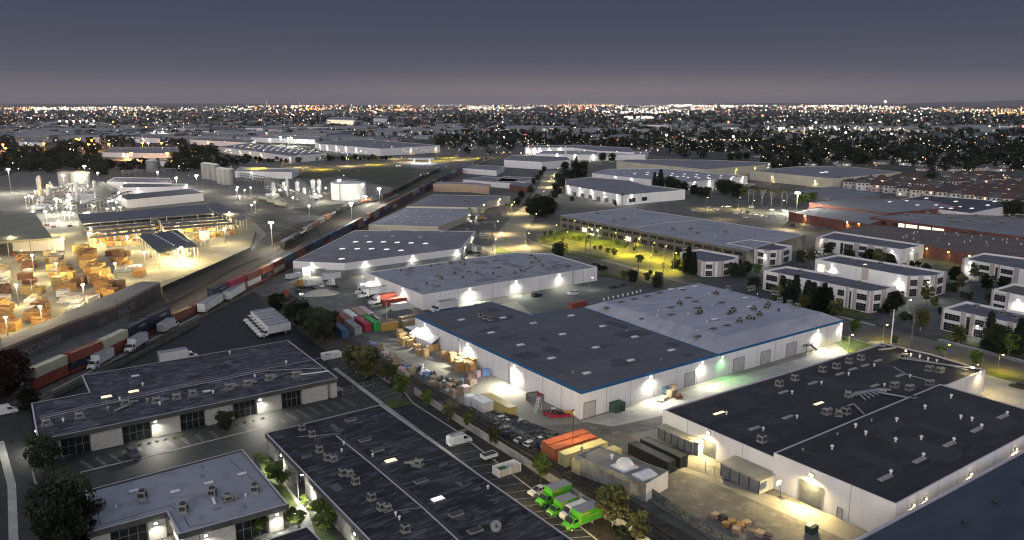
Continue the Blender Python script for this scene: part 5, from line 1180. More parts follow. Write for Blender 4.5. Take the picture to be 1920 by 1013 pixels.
# ------------------------------------------------------------------ bottom-middle containers
GB = GA + pi / 2
o_ = 'containers beside the car breaker yard'
for k, (u, v, c) in enumerate([(1066, 842, 'orange'), (1080, 851, 'orange'), (1099, 862, 'pale yellow'), (1125, 876, 'pale yellow')]):
    put(PR_CONT, u - 6, v - 1, GA + pi, '%s container, %s of four by the tall lamp pole, counting from the scrap cars' % (c, ORD[k]), o_, recol=rcx(c, ('body', 'door')), scale=(1, 1, 1.08))
for k, (u, v) in enumerate([(1221, 869), (1243, 860)]):
    put(PR_CONT, u, v - 1, GB + pi, 'black container with rust-stained tan roof, %s of the pair by the white factory' % ('outer', 'inner')[k], 'black container pair', recol=rcx('black', ('body', 'door')), scale=(1, 1, 1))
def lean_to(name, label, u, v, L, W, hh, n, roofm, rz, post=M_DARK):
    e = empty(name, (*P(u, v), 0), rz, label, 'shed'); a = MB()
    a.add([(-L / 2, -W / 2, hh), (L / 2, -W / 2, hh), (L / 2, W / 2, hh + .35), (-L / 2, W / 2, hh + .35), (-L / 2, -W / 2, hh - .12), (L / 2, -W / 2, hh - .12), (L / 2, W / 2, hh + .23), (-L / 2, W / 2, hh + .23)], [(0, 1, 2, 3), (7, 6, 5, 4), (0, 4, 5, 1), (1, 5, 6, 2), (2, 6, 7, 3), (3, 7, 4, 0)]); a.build('roof', [roofm], e)
    b = MB(); b.box(0, 0, 0, L - .5, W - .5, hh - .2); b.build('wall', [M_DOORW], e)
    c = MB()
    for k in range(n): c.box(-L / 2 + .4 + (L - .8) * (k + .5) / n, -W / 2 + .2, .05, (L - .8) / n - .35, .06, hh - .4)
    c.build('door', [M_DOOR], e)
    d = MB()
    for k in range(n + 1): d.box(-L / 2 + .4 + (L - .8) * k / n, -W / 2 + .18, 0, .18, .14, hh - .1)
    d.build('post', [post], e); return e
M_TANR = mat('tan_sheet_roof', (.25, .24, .19), (.33, .32, .26), scale=.4)
lean_to('storage_shed', 'long tan-roofed store of grey doors nearest the roller door', 1400, 904, 10.5, 5.2, 3.0, 4, M_TANR, GB + pi)
lean_to('storage_shed', 'tan-roofed store of grey doors between the black containers and the factory', 1276, 833, 11, 4.5, 3.0, 5, M_TANR, GB + pi)
lean_to('storage_shed', 'small dark store with tan roof touching the factory wall', 1310, 846, 3.8, 4.6, 3.2, 1, M_TANR, GB + pi)
# basketball hoop, bin
e = empty('basketball_hoop', (*P(1464, 936), 0), GB, 'portable basketball hoop standing by the factory wall', 'basketball hoop')
a = MB(); a.box(0, 0, 0, 1.2, .8, .25); a.build('base', [M_DARK], e); a = MB(); a.tube((0, 0, .2), (.5, 0, 3.0), .06, 6); a.build('pole', [M_DARK], e)
a = MB(); a.box(.75, 0, 2.7, .06, 1.5, 1.0); a.build('backboard', [M_WHITE], e); a = MB(); a.cyl(1.05, 0, 3.0, 3.04, .24, n=12); a.build('rim', [PM['orange']], e)
e = empty('waste_skip', (*P(1521, 1000), 0), GA, 'dark green waste container with pale lid on the concrete by the factory', 'skip')
a = MB(); a.box(0, 0, 0, 1.9, 1.4, 1.6, taper=1.08); a.build('body', [mat('skip_green', (.01, .04, .025), (.015, .06, .035), scale=1)], e); a = MB(); a.box(0, .3, 1.6, 2.0, .9, .12); a.build('lid', [M_DOORW], e)
# chain-link pen by roller door
def fence(px, h, lab, m, name='chain_fence', step=3.0, solid=False, th=.06, cap=None):
    pts = [Vector(P(u, v, 0)) for u, v in px]; c = pts[0]; e = empty(name, (c.x, c.y, 0), 0, lab, 'fence' if 'fence' in name else 'wall')
    a = MB(); p_ = MB(); r = MB()
    for A, B in zip(pts, pts[1:]):
        d = B - A; L = d.length; an = math.atan2(d.y, d.x); m_ = (A + B) / 2 - c
        if solid: a.box(m_.x, m_.y, 0, L, th, h, an)
        else:
            for z in (h - .05, h / 2, .15): r.box(m_.x, m_.y, z, L, .05, .05, an)
            nw = int(L / 1.5)
            for k in range(nw):     # wire mesh as crossed diagonals
                q0 = A + d * (k / nw) - c; q1 = A + d * ((k + 1) / nw) - c; r.tube((*q0, .1), (*q1, h - .1), .018, 3); r.tube((*q0, h - .1), (*q1, .1), .018, 3)
        k = max(1, int(L / step))
        for j in range(k + 1): q = A + d * (j / k) - c; p_.box(q.x, q.y, 0, .1 if not solid else th + .08, .1 if not solid else th + .08, h + (.1 if not solid else .06), an)
    if solid: a.build('wall_face', [m], e)
    else: r.build('mesh', [m], e)
    p_.build('post', [cap or m], e); return e
fence([(1322, 884), (1356, 907), (1368, 880)], 2.4, 'chain-link pen around a parked machine by the roller door', M_METAL)
fence([(643, 742), (700, 727), (722, 716)], 2.2, 'galvanised gate fence across the drive at the end of the worn-roof block', M_METAL)
fence([(778, 740), (880, 808), (960, 858), (1062, 925), (1180, 1002), (1290, 1085)], 2.0, 'long pale block wall between the parking strip and the railway cut', mat('block_wall', (.25, .25, .23), (.36, .36, .33), scale=.8, c3=(.28, .27, .25)), 'boundary_wall', 4.0, True, .2)
fence([(1208, 925), (1250, 955), (1300, 988), (1340, 1010), (1420, 1060)], 2.2, 'dark graffiti fence along the railway below the workshop', mat('graffiti_fence', (.03, .035, .035), (.09, .10, .10), scale=.7, c3=(.22, .24, .26)), 'board_fence', 4.0, True, .08)
fence([(690, 655), (760, 692), (860, 755), (960, 815), (1000, 838)], 2.2, 'chain-link fence between the pallet yard and the railway', M_METAL)
fence([(100, 748), (165, 716), (240, 680), (372, 610)], 1.5, 'pale green concrete wall between the train and the truck yard', mat('mossy_wall', (.07, .085, .06), (.13, .15, .12), scale=.4), 'boundary_wall', 6, True, .25)
fence([(305, 548), (400, 505), (470, 472), (480, 440)], 2.4, 'dark sheet fence round the end of the lumber yard', mat('sheet_fence', (.03, .04, .04), (.06, .07, .065), scale=.4), 'board_fence', 6, True, .1)
fence([(555, 582), (600, 622), (612, 634)], 1.8, 'low rail fence between the row of box trucks and the trees', M_METAL)
# ------------------------------------------------------------------ container yard behind
D2 = math.atan2(P(735, 606)[1] - P(680, 570)[1], P(735, 606)[0] - P(680, 570)[0])
cy_list = [('rust red', 641, 590), ('white', 658, 587), ('tan', 672, 583), ('pink', 686, 581), ('deep blue', 638, 612), ('grey', 661, 606), ('crimson', 679, 600), ('green', 697, 599), ('charcoal', 712, 596)]
D3 = math.atan2(P(700, 606)[1] - P(668, 584)[1], P(700, 606)[0] - P(668, 584)[0])
for k, (c, u, v) in enumerate(cy_list):
    x, y = P(u, v, 2.8); place(PR_CONT, (x, y, 0), D3, '%s container packed side by side in the block next to the dark trees' % c, 'block of coloured containers', recol=rcx(c, ('body', 'door')), scale=(1, 1, 1.02))
for k, (c, u, v, pr, lab) in enumerate([('brick red', 727, 560, PR_CONT, 'brick red container, rear one of the pair beside the white warehouse end'), ('brick red', 745, 568, PR_CONT, 'brick red container, front one of the pair beside the white warehouse end'), ('white', 749, 578, PR_CONT20, 'short white container in front of the brick red pair'),
                                     ('cream', 722, 549, PR_CONT20, 'short cream container between the dock trucks and the red pair'), ('tan', 764, 603, PR_CONT20, 'tan container behind the yellow ones at the warehouse corner'), ('tan', 770, 610, PR_CONT20, 'tan container with dark side against the blue-trim warehouse corner'),
                                     ('ochre', 722, 612, PR_CONT20, 'yellow plywood container, rear one of two'), ('ochre', 730, 616, PR_CONT20, 'yellow plywood container, front one of two')]):
    put(pr, u, v + 3, GA + .02, lab, None, recol=rcx(c, ('body', 'door')))
put(PR_CONT20, 905, 766, GB, 'white block of bins shaped like a short container at the yard fence', None, recol=rcx('white', ('body', 'door')), scale=(.9, 1.3, .95))
put(PR_CONT20, 882, 759, GB, 'white container end by the yard fence beside a dark red one', None, recol=rcx('white', ('body', 'door')), scale=(.35, 1.0, .95))
put(PR_CONT, 936, 768, GB + pi, 'long yellow container lying between the white bins and the open yard', None, recol=rcx('yellow', ('body', 'door')), scale=(1, 1, .95))
put(PR_CONT20, 1083, 579, GA, 'rust red container by the car park behind the dark roof', None, recol=rcx('rust red', ('body', 'door')), scale=(1.2, 1, 1))
for lab, u, v, c, rz in [('white semi-tractor nose-out beside the pile of sand', 706, 571, 'white', GA + pi), ('white day cab truck parked second from the sand', 686, 559, 'white', GA + pi), ('white truck tractor furthest in of the three at the dock', 681, 552, 'white', GA + pi),
                        ('yellow semi-tractor by the loading dock ramp', 562, 540, 'ochre', GB), ('white sleeper tractor beside the yellow one', 577, 540, 'white', GB), ('white sleeper tractor parked alone by the two-tone warehouse', 622, 538, 'white', GB), ('dark red dump truck at the yard entrance', 537, 560, 'rust red', GB - .4)]:
    put(PR_TRAC, u, v, rz, lab, None, recol={'cab': PM[c]})
put(PR_TRL, 697, 545, GA, 'white trailer backed to the white warehouse, rearmost at the dock', 'trailers at the dock', scale=(.8, 1, 1)); put(PR_TRL, 705, 555, GA, 'white trailer backed to the white warehouse, front one at the dock', 'trailers at the dock', scale=(.8, 1, 1))
put(PR_TRL, 622, 527, GA, 'white trailer standing at the two-tone warehouse corner', None, scale=(.55, 1, 1))
put(PR_BOX, 838, 582, GA + pi, 'white box truck parked along the white wall of the pale-roofed warehouse', None)
put(PR_TRL, 552, 524, GA + .25, 'flat pale trailer by the dock ramp', None, scale=(.5, 1, .7))
put(PR_SUV, 590, 540, GB - .2, 'grey pickup-like car between the tractors', None, recol=rcx('grey', ('body', 'roof'))); put(PR_SEDAN, 602, 537, GB - .2, 'white sedan between the tractors and the sleeper cab')
e = put(PR_SUV, 561, 552, GB + pi, 'white car with its headlights on in the container yard', None)
for s in (-.5, .5): light('headlight_beam', (2.6, s, .8), 500, WHITE, .1, e, spot=1.2, rot=(0, pi / 2 + .06 + pi, 0) if False else (pi / 2 - .1, 0, -pi / 2))
a = MB(); a.box(2.42, -.55, .62, .06, .3, .16); a.box(2.42, .55, .62, .06, .3, .16); a.build('lit_headlight', [E_WHITE], e)
# sand heap
a = MB(); x, y = P(600, 553); cxx = [(math.cos(k * pi / 10), math.sin(k * pi / 10)) for k in range(20)]
for j, (r, z) in enumerate([(5, 0), (3.8, .9), (2.5, 1.6), (1.1, 2.0), (.2, 2.1)]):
    for c, s in cxx: f_ = 1 + R.uniform(-.12, .12); a.v.append((c * r * 1.7 * f_, s * r * .8 * f_, z + (R.uniform(-.15, .15) if j else 0)))
for j in range(4):
    for k in range(20): a.f.append((j * 20 + k, j * 20 + (k + 1) % 20, (j + 1) * 20 + (k + 1) % 20, (j + 1) * 20 + k)); a.m.append(0); a.sm.append(True)
o = a.build('sand_heap', [mat('sand', (.33, .31, .26), (.42, .40, .33), scale=.5)], None, (x, y, .02), GA - .3); tag(o, 'pale sand heap in the container yard beside the headlit car', 'heap')
# ------------------------------------------------------------------ cars
cols = ['white', 'white', 'grey', 'charcoal', 'black', 'navy', 'white', 'grey', 'crimson']
def car(u, v, rz, lab, c=None, pr=None, group=None):
    return put(pr or PR_SEDAN, u, v, rz, lab, group, recol=rcx(c or 'white', ('body', 'roof')))
car(1006, 557, GA + .1, 'dark blue SUV parked below the white warehouse wall', 'navy', PR_SUV); car(1074, 553, GA + 2.9, 'white SUV in the dim green car park', 'white', PR_SUV)
car(1151, 541, GA, 'black car by the trees in the dim green car park', 'black'); car(1167, 537, GA, 'dark car next to the black one by the trees', 'charcoal'); car(1116, 498, GB, 'dark car parked round the corner of the white warehouse', 'black')
car(1911, 729, GB + .1, 'dark SUV entering at the picture edge on the pale drive', 'black', PR_SUV)
for k, (u, v) in enumerate([(1330, 391), (1364, 389), (1382, 391), (1409, 390), (1390, 400), (1380, 401), (1402, 400), (1415, 404), (1427, 406), (1399, 409), (1432, 386), (1447, 395), (1472, 397), (1447, 407), (1487, 425), (1300, 396), (1345, 395)]):
    car(u, v, GA + R.choice([.2, .5, -.1]), '%s car in the staff car park, %s counting outward from the cream warehouse' % (['white', 'white', 'black', 'white'][k % 4], ORD[k]), ['white', 'white', 'black', 'white'][k % 4], R.choice([PR_SEDAN, PR_SUV]), 'cars in the staff car park')
for k, (u, v) in enumerate([(640, 402), (660, 399), (880, 405), (893, 405), (905, 443), (640, 396)][2:5]):
    car(u, v, GA, ['white SUV beside the yellow truck behind the white warehouse', 'white car behind the yellow truck by the palms', 'white car on the lane behind the two-tone warehouse'][k], 'white', PR_SUV)
put(PR_BOX, 900, 413, GA, 'yellow box truck parked behind the twin-rooflight warehouse', None, recol={'cargo_box': PM['ochre']}, scale=(.8, .9, .8))
for k, (u, v, c, lab) in enumerate([(875, 476, 'white', 'white box truck under the bright corner lamps'), (890, 478, 'cream', 'pale truck beside the bright corner of the two-tone warehouse')]): put(PR_BOX, u, v - 4, GB, lab, None)
for k, (u, v, c) in enumerate([(905, 471, 'black'), (914, 469, 'black')]): pass
put(PR_PICK, 1037, 778, GA - .5, 'red pickup with white roof by the big warehouse corner', None, recol={'body': PM['crimson'], 'roof': PM['white']})
put(PR_PICK, 1050, 783, GA - .5, 'second red pickup in front with open black bed by the warehouse corner', None, recol={'body': PM['crimson'], 'roof': PM['black']})
e = empty('plywood_sheet', (*P(1066, 782), 0), GA - .4, 'yellow plywood board leaning on the red pickup tail', 'board'); a = MB(); a.box(0, 0, .3, 2.4, .12, 1.5); a.build('board', [PM['ochre']], e)
# scrap cars: dark, crushed, packed
gc = 'scrap cars in the breaker yard'
k = 0
for i in range(13):
    for j in range(5):
        u = 943 + i * 9.3 - j * 4.5 + 6; v = 793 + i * 3.9 + j * 6.0 - 10 + (i > 7) * 0
        if u > 1056 or v > 842: continue
        c = R.choice(['black', 'charcoal', 'grey', 'charcoal', 'navy', 'black', 'black', 'white'] if R.random() < .5 else ['black', 'charcoal'])
        x, y = P(u, v)
        o = place(PR_SEDAN if R.random() < .6 else PR_SUV, (x, y, 0), GA + R.uniform(-.15, .15), '%s scrap car, %s along the %s row of the packed breaker yard' % (c, ORD[i], ORD[j]), gc, scale=(.82, .95, R.uniform(.6, .9)), recol=rcx(c, ('body', 'roof')))
        k += 1
# ------------------------------------------------------------------ tent, huts, pallets in the yard
e = empty('frame_tent', (*P(803, 646), 0), GB, 'white gabled tent against the blue-trim warehouse', 'tent'); a = MB(); L, W = 15, 6
a.add([(-L / 2, -W / 2, 2.6), (L / 2, -W / 2, 2.6), (L / 2, 0, 4.3), (-L / 2, 0, 4.3), (L / 2, W / 2, 2.6), (-L / 2, W / 2, 2.6)], [(0, 1, 2, 3), (3, 2, 4, 5)]); a.build('canopy', [M_WHITE], e)
b_ = MB(); b_.add([(-L / 2, -W / 2, 0), (L / 2, -W / 2, 0), (L / 2, -W / 2, 2.6), (-L / 2, -W / 2, 2.6), (-L / 2, W / 2, 0), (L / 2, W / 2, 0), (L / 2, W / 2, 2.6), (-L / 2, W / 2, 2.6)], [(0, 1, 2, 3), (4, 5, 6, 7)]); b_.build('side_wall', [W_WHITE], e)
c_ = MB(); c_.box(-L / 2, 1.6, 0, .1, 2.4, 2.4); c_.build('door', [PM['ochre']], e)
e = empty('storage_hut', (*P(778, 628), 0), GB, 'white flat-roofed hut between the tent and the warehouse corner', 'hut'); a = MB(); a.box(0, 0, 2.3, 5.5, 4.2, .2); a.build('roof', [M_WHITE], e); a = MB(); a.box(0, 0, 0, 5, 3.8, 2.3); a.build('wall', [M_DOOR], e)
M_PLY = mat('raw_plywood', (.42, .27, .12), (.58, .40, .19), scale=.9, detail=6); M_PLYD = mat('old_pallet', (.16, .12, .085), (.28, .22, .16), scale=.8, detail=6); M_CARD = mat('cardboard', (.36, .26, .16), (.46, .34, .22), scale=.8)
M_LUM = [mat('lumber_yellow', (.42, .29, .11), (.58, .43, .18), scale=.5, stretch=(0, (1, 1, 5))), mat('lumber_orange', (.32, .17, .06), (.46, .27, .10), scale=.5, stretch=(0, (1, 1, 5))), mat('lumber_brown', (.14, .07, .04), (.22, .12, .07), scale=.5, stretch=(0, (1, 1, 5))), mat('wrapped_white', (.46, .46, .47), (.60, .60, .60), scale=.7), mat('lumber_pale', (.50, .40, .24), (.64, .53, .34), scale=.5)]
def crate(u, v, lx, ly, h, rz, lab, m, group=None, z=0.0):
    x, y = P(u, v); e = empty('wooden_crate', (x, y, z), rz, lab, 'crate', group); a = MB(); a.box(0, 0, .12, lx, ly, h - .12); a.build('box', [m], e)
    b = MB()
    for s in (-1, 0, 1): b.box(0, s * (ly / 2 - .08), 0, lx, .14, .12)
    for sx in (-1, 1):
        for sy in (-1, 1): b.box(sx * (lx / 2), sy * (ly / 2), .1, .1, .1, h - .05)
        b.box(sx * (lx / 2 + .01), 0, h * .5, .05, ly, .12)
    b.build('batten', [M_PLYD], e); return e
cr_ = [(750, 628), (757, 632), (764, 636), (752, 638), (760, 643), (768, 647), (775, 640), (771, 632), (782, 652), (790, 662), (798, 665), (805, 655)]
for k, (u, v) in enumerate(cr_): crate(u, v + 4, R.uniform(1.6, 2.6), R.uniform(1.5, 2.2), R.uniform(1.4, 3.0), GA + R.uniform(-.2, .2), 'raw plywood crate, %s of the cluster before the white tent' % ORD[k], M_PLY, 'plywood crates before the tent')
cr2 = [(832, 668), (840, 672), (848, 676), (860, 685), (866, 680), (873, 684), (879, 688), (866, 692), (873, 694), (881, 696), (860, 694), (888, 686), (868, 688), (876, 691), (885, 700)]
for k, (u, v) in enumerate(cr2): crate(u, v + 3, R.uniform(1.5, 2.3), R.uniform(1.4, 2.0), R.uniform(1.5, 3.6), GA + R.uniform(-.1, .1), 'lit orange crate, %s of the stack under the warehouse wall lamp' % ORD[k], M_LUM[1] if k % 3 else M_PLY, 'crates under the wall lamp')
k = 0
for (u, v) in [(700, 650), (712, 655), (722, 663), (733, 672), (742, 681), (748, 686), (757, 690), (763, 694), (730, 680), (742, 690), (752, 697), (762, 705), (772, 700), (880, 705), (868, 715), (858, 722), (846, 726), (880, 722), (888, 716), (895, 705), (902, 700), (910, 702), (840, 735), (850, 742), (862, 738), (872, 733), (830, 722), (815, 712), (800, 705), (810, 720)]:
    crate(u, v + 3, R.uniform(1.4, 2.6), R.uniform(1.2, 2.4), R.uniform(.8, 2.4), GA + R.uniform(-.3, .3), '%s crate, %s along the railway fence from the pallet tree' % (('grey', 'blue-wrapped', 'brown')[k % 3], nth(k)), R.choice([M_PLYD, M_CARD, W_GREY, M_PLYD, PM['pink']]) if k % 7 else mat('blue_tarp', (.12, .2, .42), (.16, .26, .5), scale=.5), 'goods stacked along the railway fence'); k += 1
for k in range(26):
    u, v = 780 + k * 2.5 + R.uniform(-8, 20), 692 + k * 1.4 + R.uniform(-3, 7)
    x, y = P(u, v); o = MB(); o.box(0, 0, 0, R.uniform(1, 2), R.uniform(.8, 1.4), R.uniform(.4, 1.3)); o.box(.2, .1, 0, .6, .6, 1.5)
    o = o.build('appliance', [R.choice([M_DARK, M_DARK, M_WHITE, PM['charcoal']])], None, (x, y, 0), R.uniform(0, 3)); tag(o, 'discarded machine part, %s of the dark heap in the pallet yard' % nth(k), 'machine part', 'heap of machine parts')
for k, (u, v) in enumerate([(1340, 972), (1355, 978), (1372, 985), (1388, 992), (1400, 985), (1412, 1000), (1425, 1005), (1440, 1010), (1360, 990), (1380, 1000)]):
    crate(u, v, R.uniform(1, 1.8), R.uniform(1, 1.6), R.uniform(.6, 1.3), R.uniform(0, 1.5), 'small scrap crate, %s from the workshop end along the graffiti fence' % ORD[k], R.choice([M_LUM[1], M_PLYD, M_DARK, M_CARD]), 'crates by the graffiti fence')
for k, (u, v, m) in enumerate([(1250, 738, PM['steel blue']), (1258, 741, M_CARD), (1245, 746, M_LUM[4]), (1238, 750, M_LUM[4]), (1262, 735, M_CARD), (1272, 744, M_LUM[2])]):
    crate(u, v + 4, 2.0, 1.6, (2.4, 2.2, 1.0, .7, 2.8, 1.2)[k], GA + .2 * k, '%s crate, %s of the small pile along the bright alley wall' % (('blue-wrapped', 'cardboard', 'pale', 'low pale', 'tall', 'brown')[k], ORD[k]), m, 'pile in the alley')
e = empty('waste_skip', (*P(1157, 772), 0), GA, 'green baler by the shutter on the warehouse front', 'skip'); a = MB(); a.box(0, 0, 0, 3.4, 2.4, 2.6); a.build('body', [mat('baler_green', (.04, .07, .055), (.06, .10, .08), scale=1)], e); a = MB(); a.box(.6, -1.25, .4, 1.6, .3, 1.4); a.build('motor', [M_DARK], e)
e = empty('waste_skip', (*P(1005, 752), 0), GA - .2, 'open dark skip full of scrap by the long wall', 'skip'); a = MB()
for s in (-1, 1): a.box(0, s * 1.3, 0, 4.6, .1, 2.2); a.box(s * 2.3, 0, 0, .1, 2.6, 2.2)
a.box(0, 0, 0, 4.6, 2.6, .15); a.build('body', [M_DOOR], e); a = MB(); a.box(0, 0, 1.4, 4.3, 2.3, .5, taper=.8); a.build('load', [M_PLYD], e)
e = empty('rolling_ladder', (*P(1008, 773), 0), GA + .3, 'white and red rolling warehouse ladder beside the skip', 'ladder'); a = MB()
for s in (-.4, .4): a.tube((-1.2, s, 0), (.6, s, 4.2), .05, 5); a.tube((1.3, s, 0), (.6, s, 4.2), .05, 5)
for i in range(12): a.box(-1.1 + i * .14, 0, .3 + i * .33, .25, .8, .04)
a.build('frame', [M_WHITE], e); a = MB(); a.box(.7, 0, 4.1, .9, .9, .06); a.box(.7, .45, 4.2, .9, .05, .8); a.box(.7, -.45, 4.2, .9, .05, .8); a.build('platform', [PM['crimson']], e)
# ------------------------------------------------------------------ lumber yard stacks
def stack(u, v, lx, ly, h, rz, lab, mi, group='lumber stacks in the lit yard'):
    x, y = P(u, v); e = empty('lumber_stack', (x, y, .08), rz, lab, 'lumber', group); a = MB(); n = max(1, int(h / .75)); bnd = MB()
    for j in range(n):
        hh = h / n; nb = max(1, int(lx / 1.3))
        for i in range(nb):
            if R.random() < .12 and j == n - 1: continue
            a.box(-lx / 2 + lx * (i + .5) / nb + R.uniform(-.02, .02), R.uniform(-.05, .05), j * hh, lx / nb * .93, ly * R.uniform(.93, 1.0), hh * .86)
        for yy in (-ly * .35, 0, ly * .35): bnd.box(0, yy, j * hh + hh * .86, lx * .96, .1, hh * .14)
    a.build('bundle', [M_LUM[mi]], e); bnd.build('bearer', [M_LUM[2]], e); return e
cn = ['yellow', 'orange', 'brown', 'white-wrapped', 'pale']
rowsL = [('row by the picture edge', [(3, 505, 4), (5, 520, 3), (5, 535, 3), (6, 550, 2), (7, 565, 3), (9, 580, 1), (10, 596, 1), (14, 610, 1), (22, 618, 1), (4, 622, 1)]),
         ('row behind the second lamp pole', [(42, 487, 1), (50, 490, 2), (56, 497, 4), (52, 505, 2), (50, 512, 3), (48, 522, 2), (56, 530, 2), (62, 545, 0), (70, 548, 0), (54, 550, 0), (70, 560, 4), (64, 568, 3), (74, 573, 2), (66, 582, 3), (80, 585, 2), (66, 598, 1), (78, 603, 1), (90, 606, 1)]),
         ('row in line with the loading shed corner', [(93, 478, 4), (100, 482, 4), (108, 485, 3), (95, 490, 1), (104, 494, 4), (113, 498, 4), (100, 505, 0), (110, 508, 3), (122, 508, 1), (108, 518, 1), (118, 520, 0), (130, 522, 0), (112, 532, 0), (124, 534, 0), (136, 534, 1), (116, 542, 1), (130, 545, 1), (150, 535, 2)]),
         ('row of tallest stacks beside the planing shed', [(148, 472, 0), (160, 478, 1), (172, 480, 2), (158, 490, 1), (170, 492, 1), (165, 502, 0), (176, 505, 1), (186, 506, 0), (172, 515, 1), (184, 518, 0), (196, 518, 0), (182, 530, 1), (196, 532, 1), (190, 545, 1), (206, 545, 1), (196, 555, 1), (210, 560, 1), (224, 543, 2)]),
         ('row nearest the canopy machinery', [(210, 478, 2), (222, 480, 2), (232, 480, 2), (218, 490, 2), (228, 494, 1), (236, 498, 1), (228, 508, 3), (240, 508, 3), (250, 505, 3), (262, 510, 1), (262, 516, 1)]),
         ('white-wrapped heap by the brown wall', [(120, 553, 3), (130, 557, 3), (142, 560, 3), (124, 565, 3), (136, 570, 3), (150, 570, 3), (160, 562, 3), (168, 566, 3), (176, 562, 3), (140, 582, 3), (150, 585, 3), (136, 592, 3)])]
for rn, pts in rowsL:
    if 'heap' not in rn:
        ex = [((p[0] + q[0]) / 2 + R.uniform(-3, 3), (p[1] + q[1]) / 2 + R.uniform(-1, 1), R.choice((p[2], q[2]))) for p, q in zip(pts, pts[1:]) if abs(p[1] - q[1]) > 4 and len(pts) < 20]
        pts = (pts + ex)[:20] if len(pts) + len(ex) > 20 else pts + ex
    for k, (u, v, mi) in enumerate(pts):
        big = 'tallest' in rn
        stack(u, v + 1, R.uniform(3.8, 5.4), R.uniform(4.5, 6.5), (R.uniform(3.5, 5.2) if big else R.uniform(1.8, 4.0)) * (.7 if mi == 3 else 1), .15 + R.uniform(-.06, .06) + (R.uniform(-.5, .5) if mi == 3 and 'heap' in rn else 0), '%s lumber stack, %s of the %s' % (cn[mi], ORD[k], rn), mi)
k = 0
for (y0, n) in ((432, 13), (440, 12), (450, 12), (460, 9)):
    for i in range(n):
        u = 168 + i * (20.5 if y0 < 450 else 13) + (y0 - 432) * .4; v = y0 - i * (.95 if y0 < 450 else .8) + 3
        if 262 < u < 300 and y0 > 436: continue
        if u > 258 and y0 >= 450: continue
        stack(u, v, R.uniform(4.5, 6.5), 3, R.uniform(1.6, 3.2), .12, 'long board pile, %s under the %s drying-rack roof' % (ORD[i], ORD[(y0 - 432) // 9]), R.choice([0, 0, 4, 1, 4]), 'board piles under the drying racks'); k += 1
for k, (u, v) in enumerate([(373, 447), (385, 446), (397, 445), (410, 443), (422, 441), (434, 440), (380, 453)]):
    stack(u, v, 6, 3, 2.4, .12, 'board pile, %s of the line beyond the planing canopy' % ORD[k], (0, 4, 1)[k % 3], 'board piles beyond the canopy')
for k in range(7):
    a = MB(); u, v = 318 + k * 7, 474 + (k % 3) * 6 - k; h = R.uniform(1, 3)
    e = empty('saw_machine', (*P(u, v), .08), .3 + k, '%s machine or chip bin in the glare under the planing canopy' % ORD[k], 'machine', 'machinery under the canopy'); a.box(0, 0, 0, 2.5, 1.8, h); a.box(.4, .2, h, 1.2, .8, .6); a.tube((-.5, 0, h), (-1.8, .6, h + 1.8), .2, 6); a.build('housing', [R.choice([M_METAL, M_LUM[4], M_PLYD])], e)
e = empty('dust_silo', (*P(385, 462), 0), .3, 'pale tapering sawdust silo on legs beside the planing canopy', 'silo'); a = MB(); a.cyl(0, 0, 4, 9, 2.6, n=14); a.cyl(0, 0, 2, 4, .6, 2.6, n=14); a.build('hopper', [M_WHITE], e)
for i in range(4): a = MB(); a.box(2.2 * math.cos(i * pi / 2), 2.2 * math.sin(i * pi / 2), 0, .3, .3, 4.2); a.build('leg', [M_METAL], e)
for k, (u, v) in enumerate([(88, 424), (100, 427), (131, 426), (26, 480), (283, 484), (442, 429)]):
    e = empty('forklift', (*P(u, v), .08), .4 * k, 'red forklift, %s met going from the loading shed to the side canopy' % ORD[k], 'forklift', 'red forklifts'); a = MB(); a.box(0, 0, .3, 2.2, 1.3, .9); a.box(-.8, 0, 1.0, .6, 1.1, .4); a.build('body', [PM['brick red']], e)
    a = MB(); a.box(0, 0, 2.1, 1.4, 1.1, .08)
    for sx in (-.6, .6):
        for sy in (-.5, .5): a.tube((sx, sy, 1.1), (sx, sy, 2.1), .05, 4)
    a.build('cage', [M_DARK], e); a = MB(); a.box(1.3, -.4, .1, .1, .1, 2.8); a.box(1.3, .4, .1, .1, .1, 2.8); a.box(1.9, .3, .15, 1.1, .12, .06); a.box(1.9, -.3, .15, 1.1, .12, .06); a.build('mast', [M_DARK], e); wheels(e, (-.7, .7), .7, .3, .2)
# ------------------------------------------------------------------ refinery and silos
e = empty('storage_tank', (*P(654, 373), 0), 0, 'big white cylindrical tank under the floodlights', 'tank'); rt = 14.2
a = MB(); a.cyl(0, 0, 0, 13.5, rt, n=48, cap=False); a.build('shell', [M_WHITE], e); a = MB(); a.cyl(0, 0, 13.5, 15.0, rt, 1, n=48); a.build('roof', [mat('tank_roof', (.40, .41, .42), (.5, .51, .52), scale=.2)], e)
a = MB()
for k in range(36):
    t0 = k * 2 * pi / 36; t1 = (k + 1) * 2 * pi / 36
    a.tube((rt * math.cos(t0), rt * math.sin(t0), 14.5), (rt * math.cos(t1), rt * math.sin(t1), 14.5), .06, 4); a.tube((rt * math.cos(t0), rt * math.sin(t0), 13.4), (rt * math.cos(t0), rt * math.sin(t0), 14.5), .05, 4)
a.build('railing', [M_METAL], e)
a = MB(); a.box(-4, -rt - .3, 0, .8, .3, 13.5); a.build('ladder', [M_METAL], e)
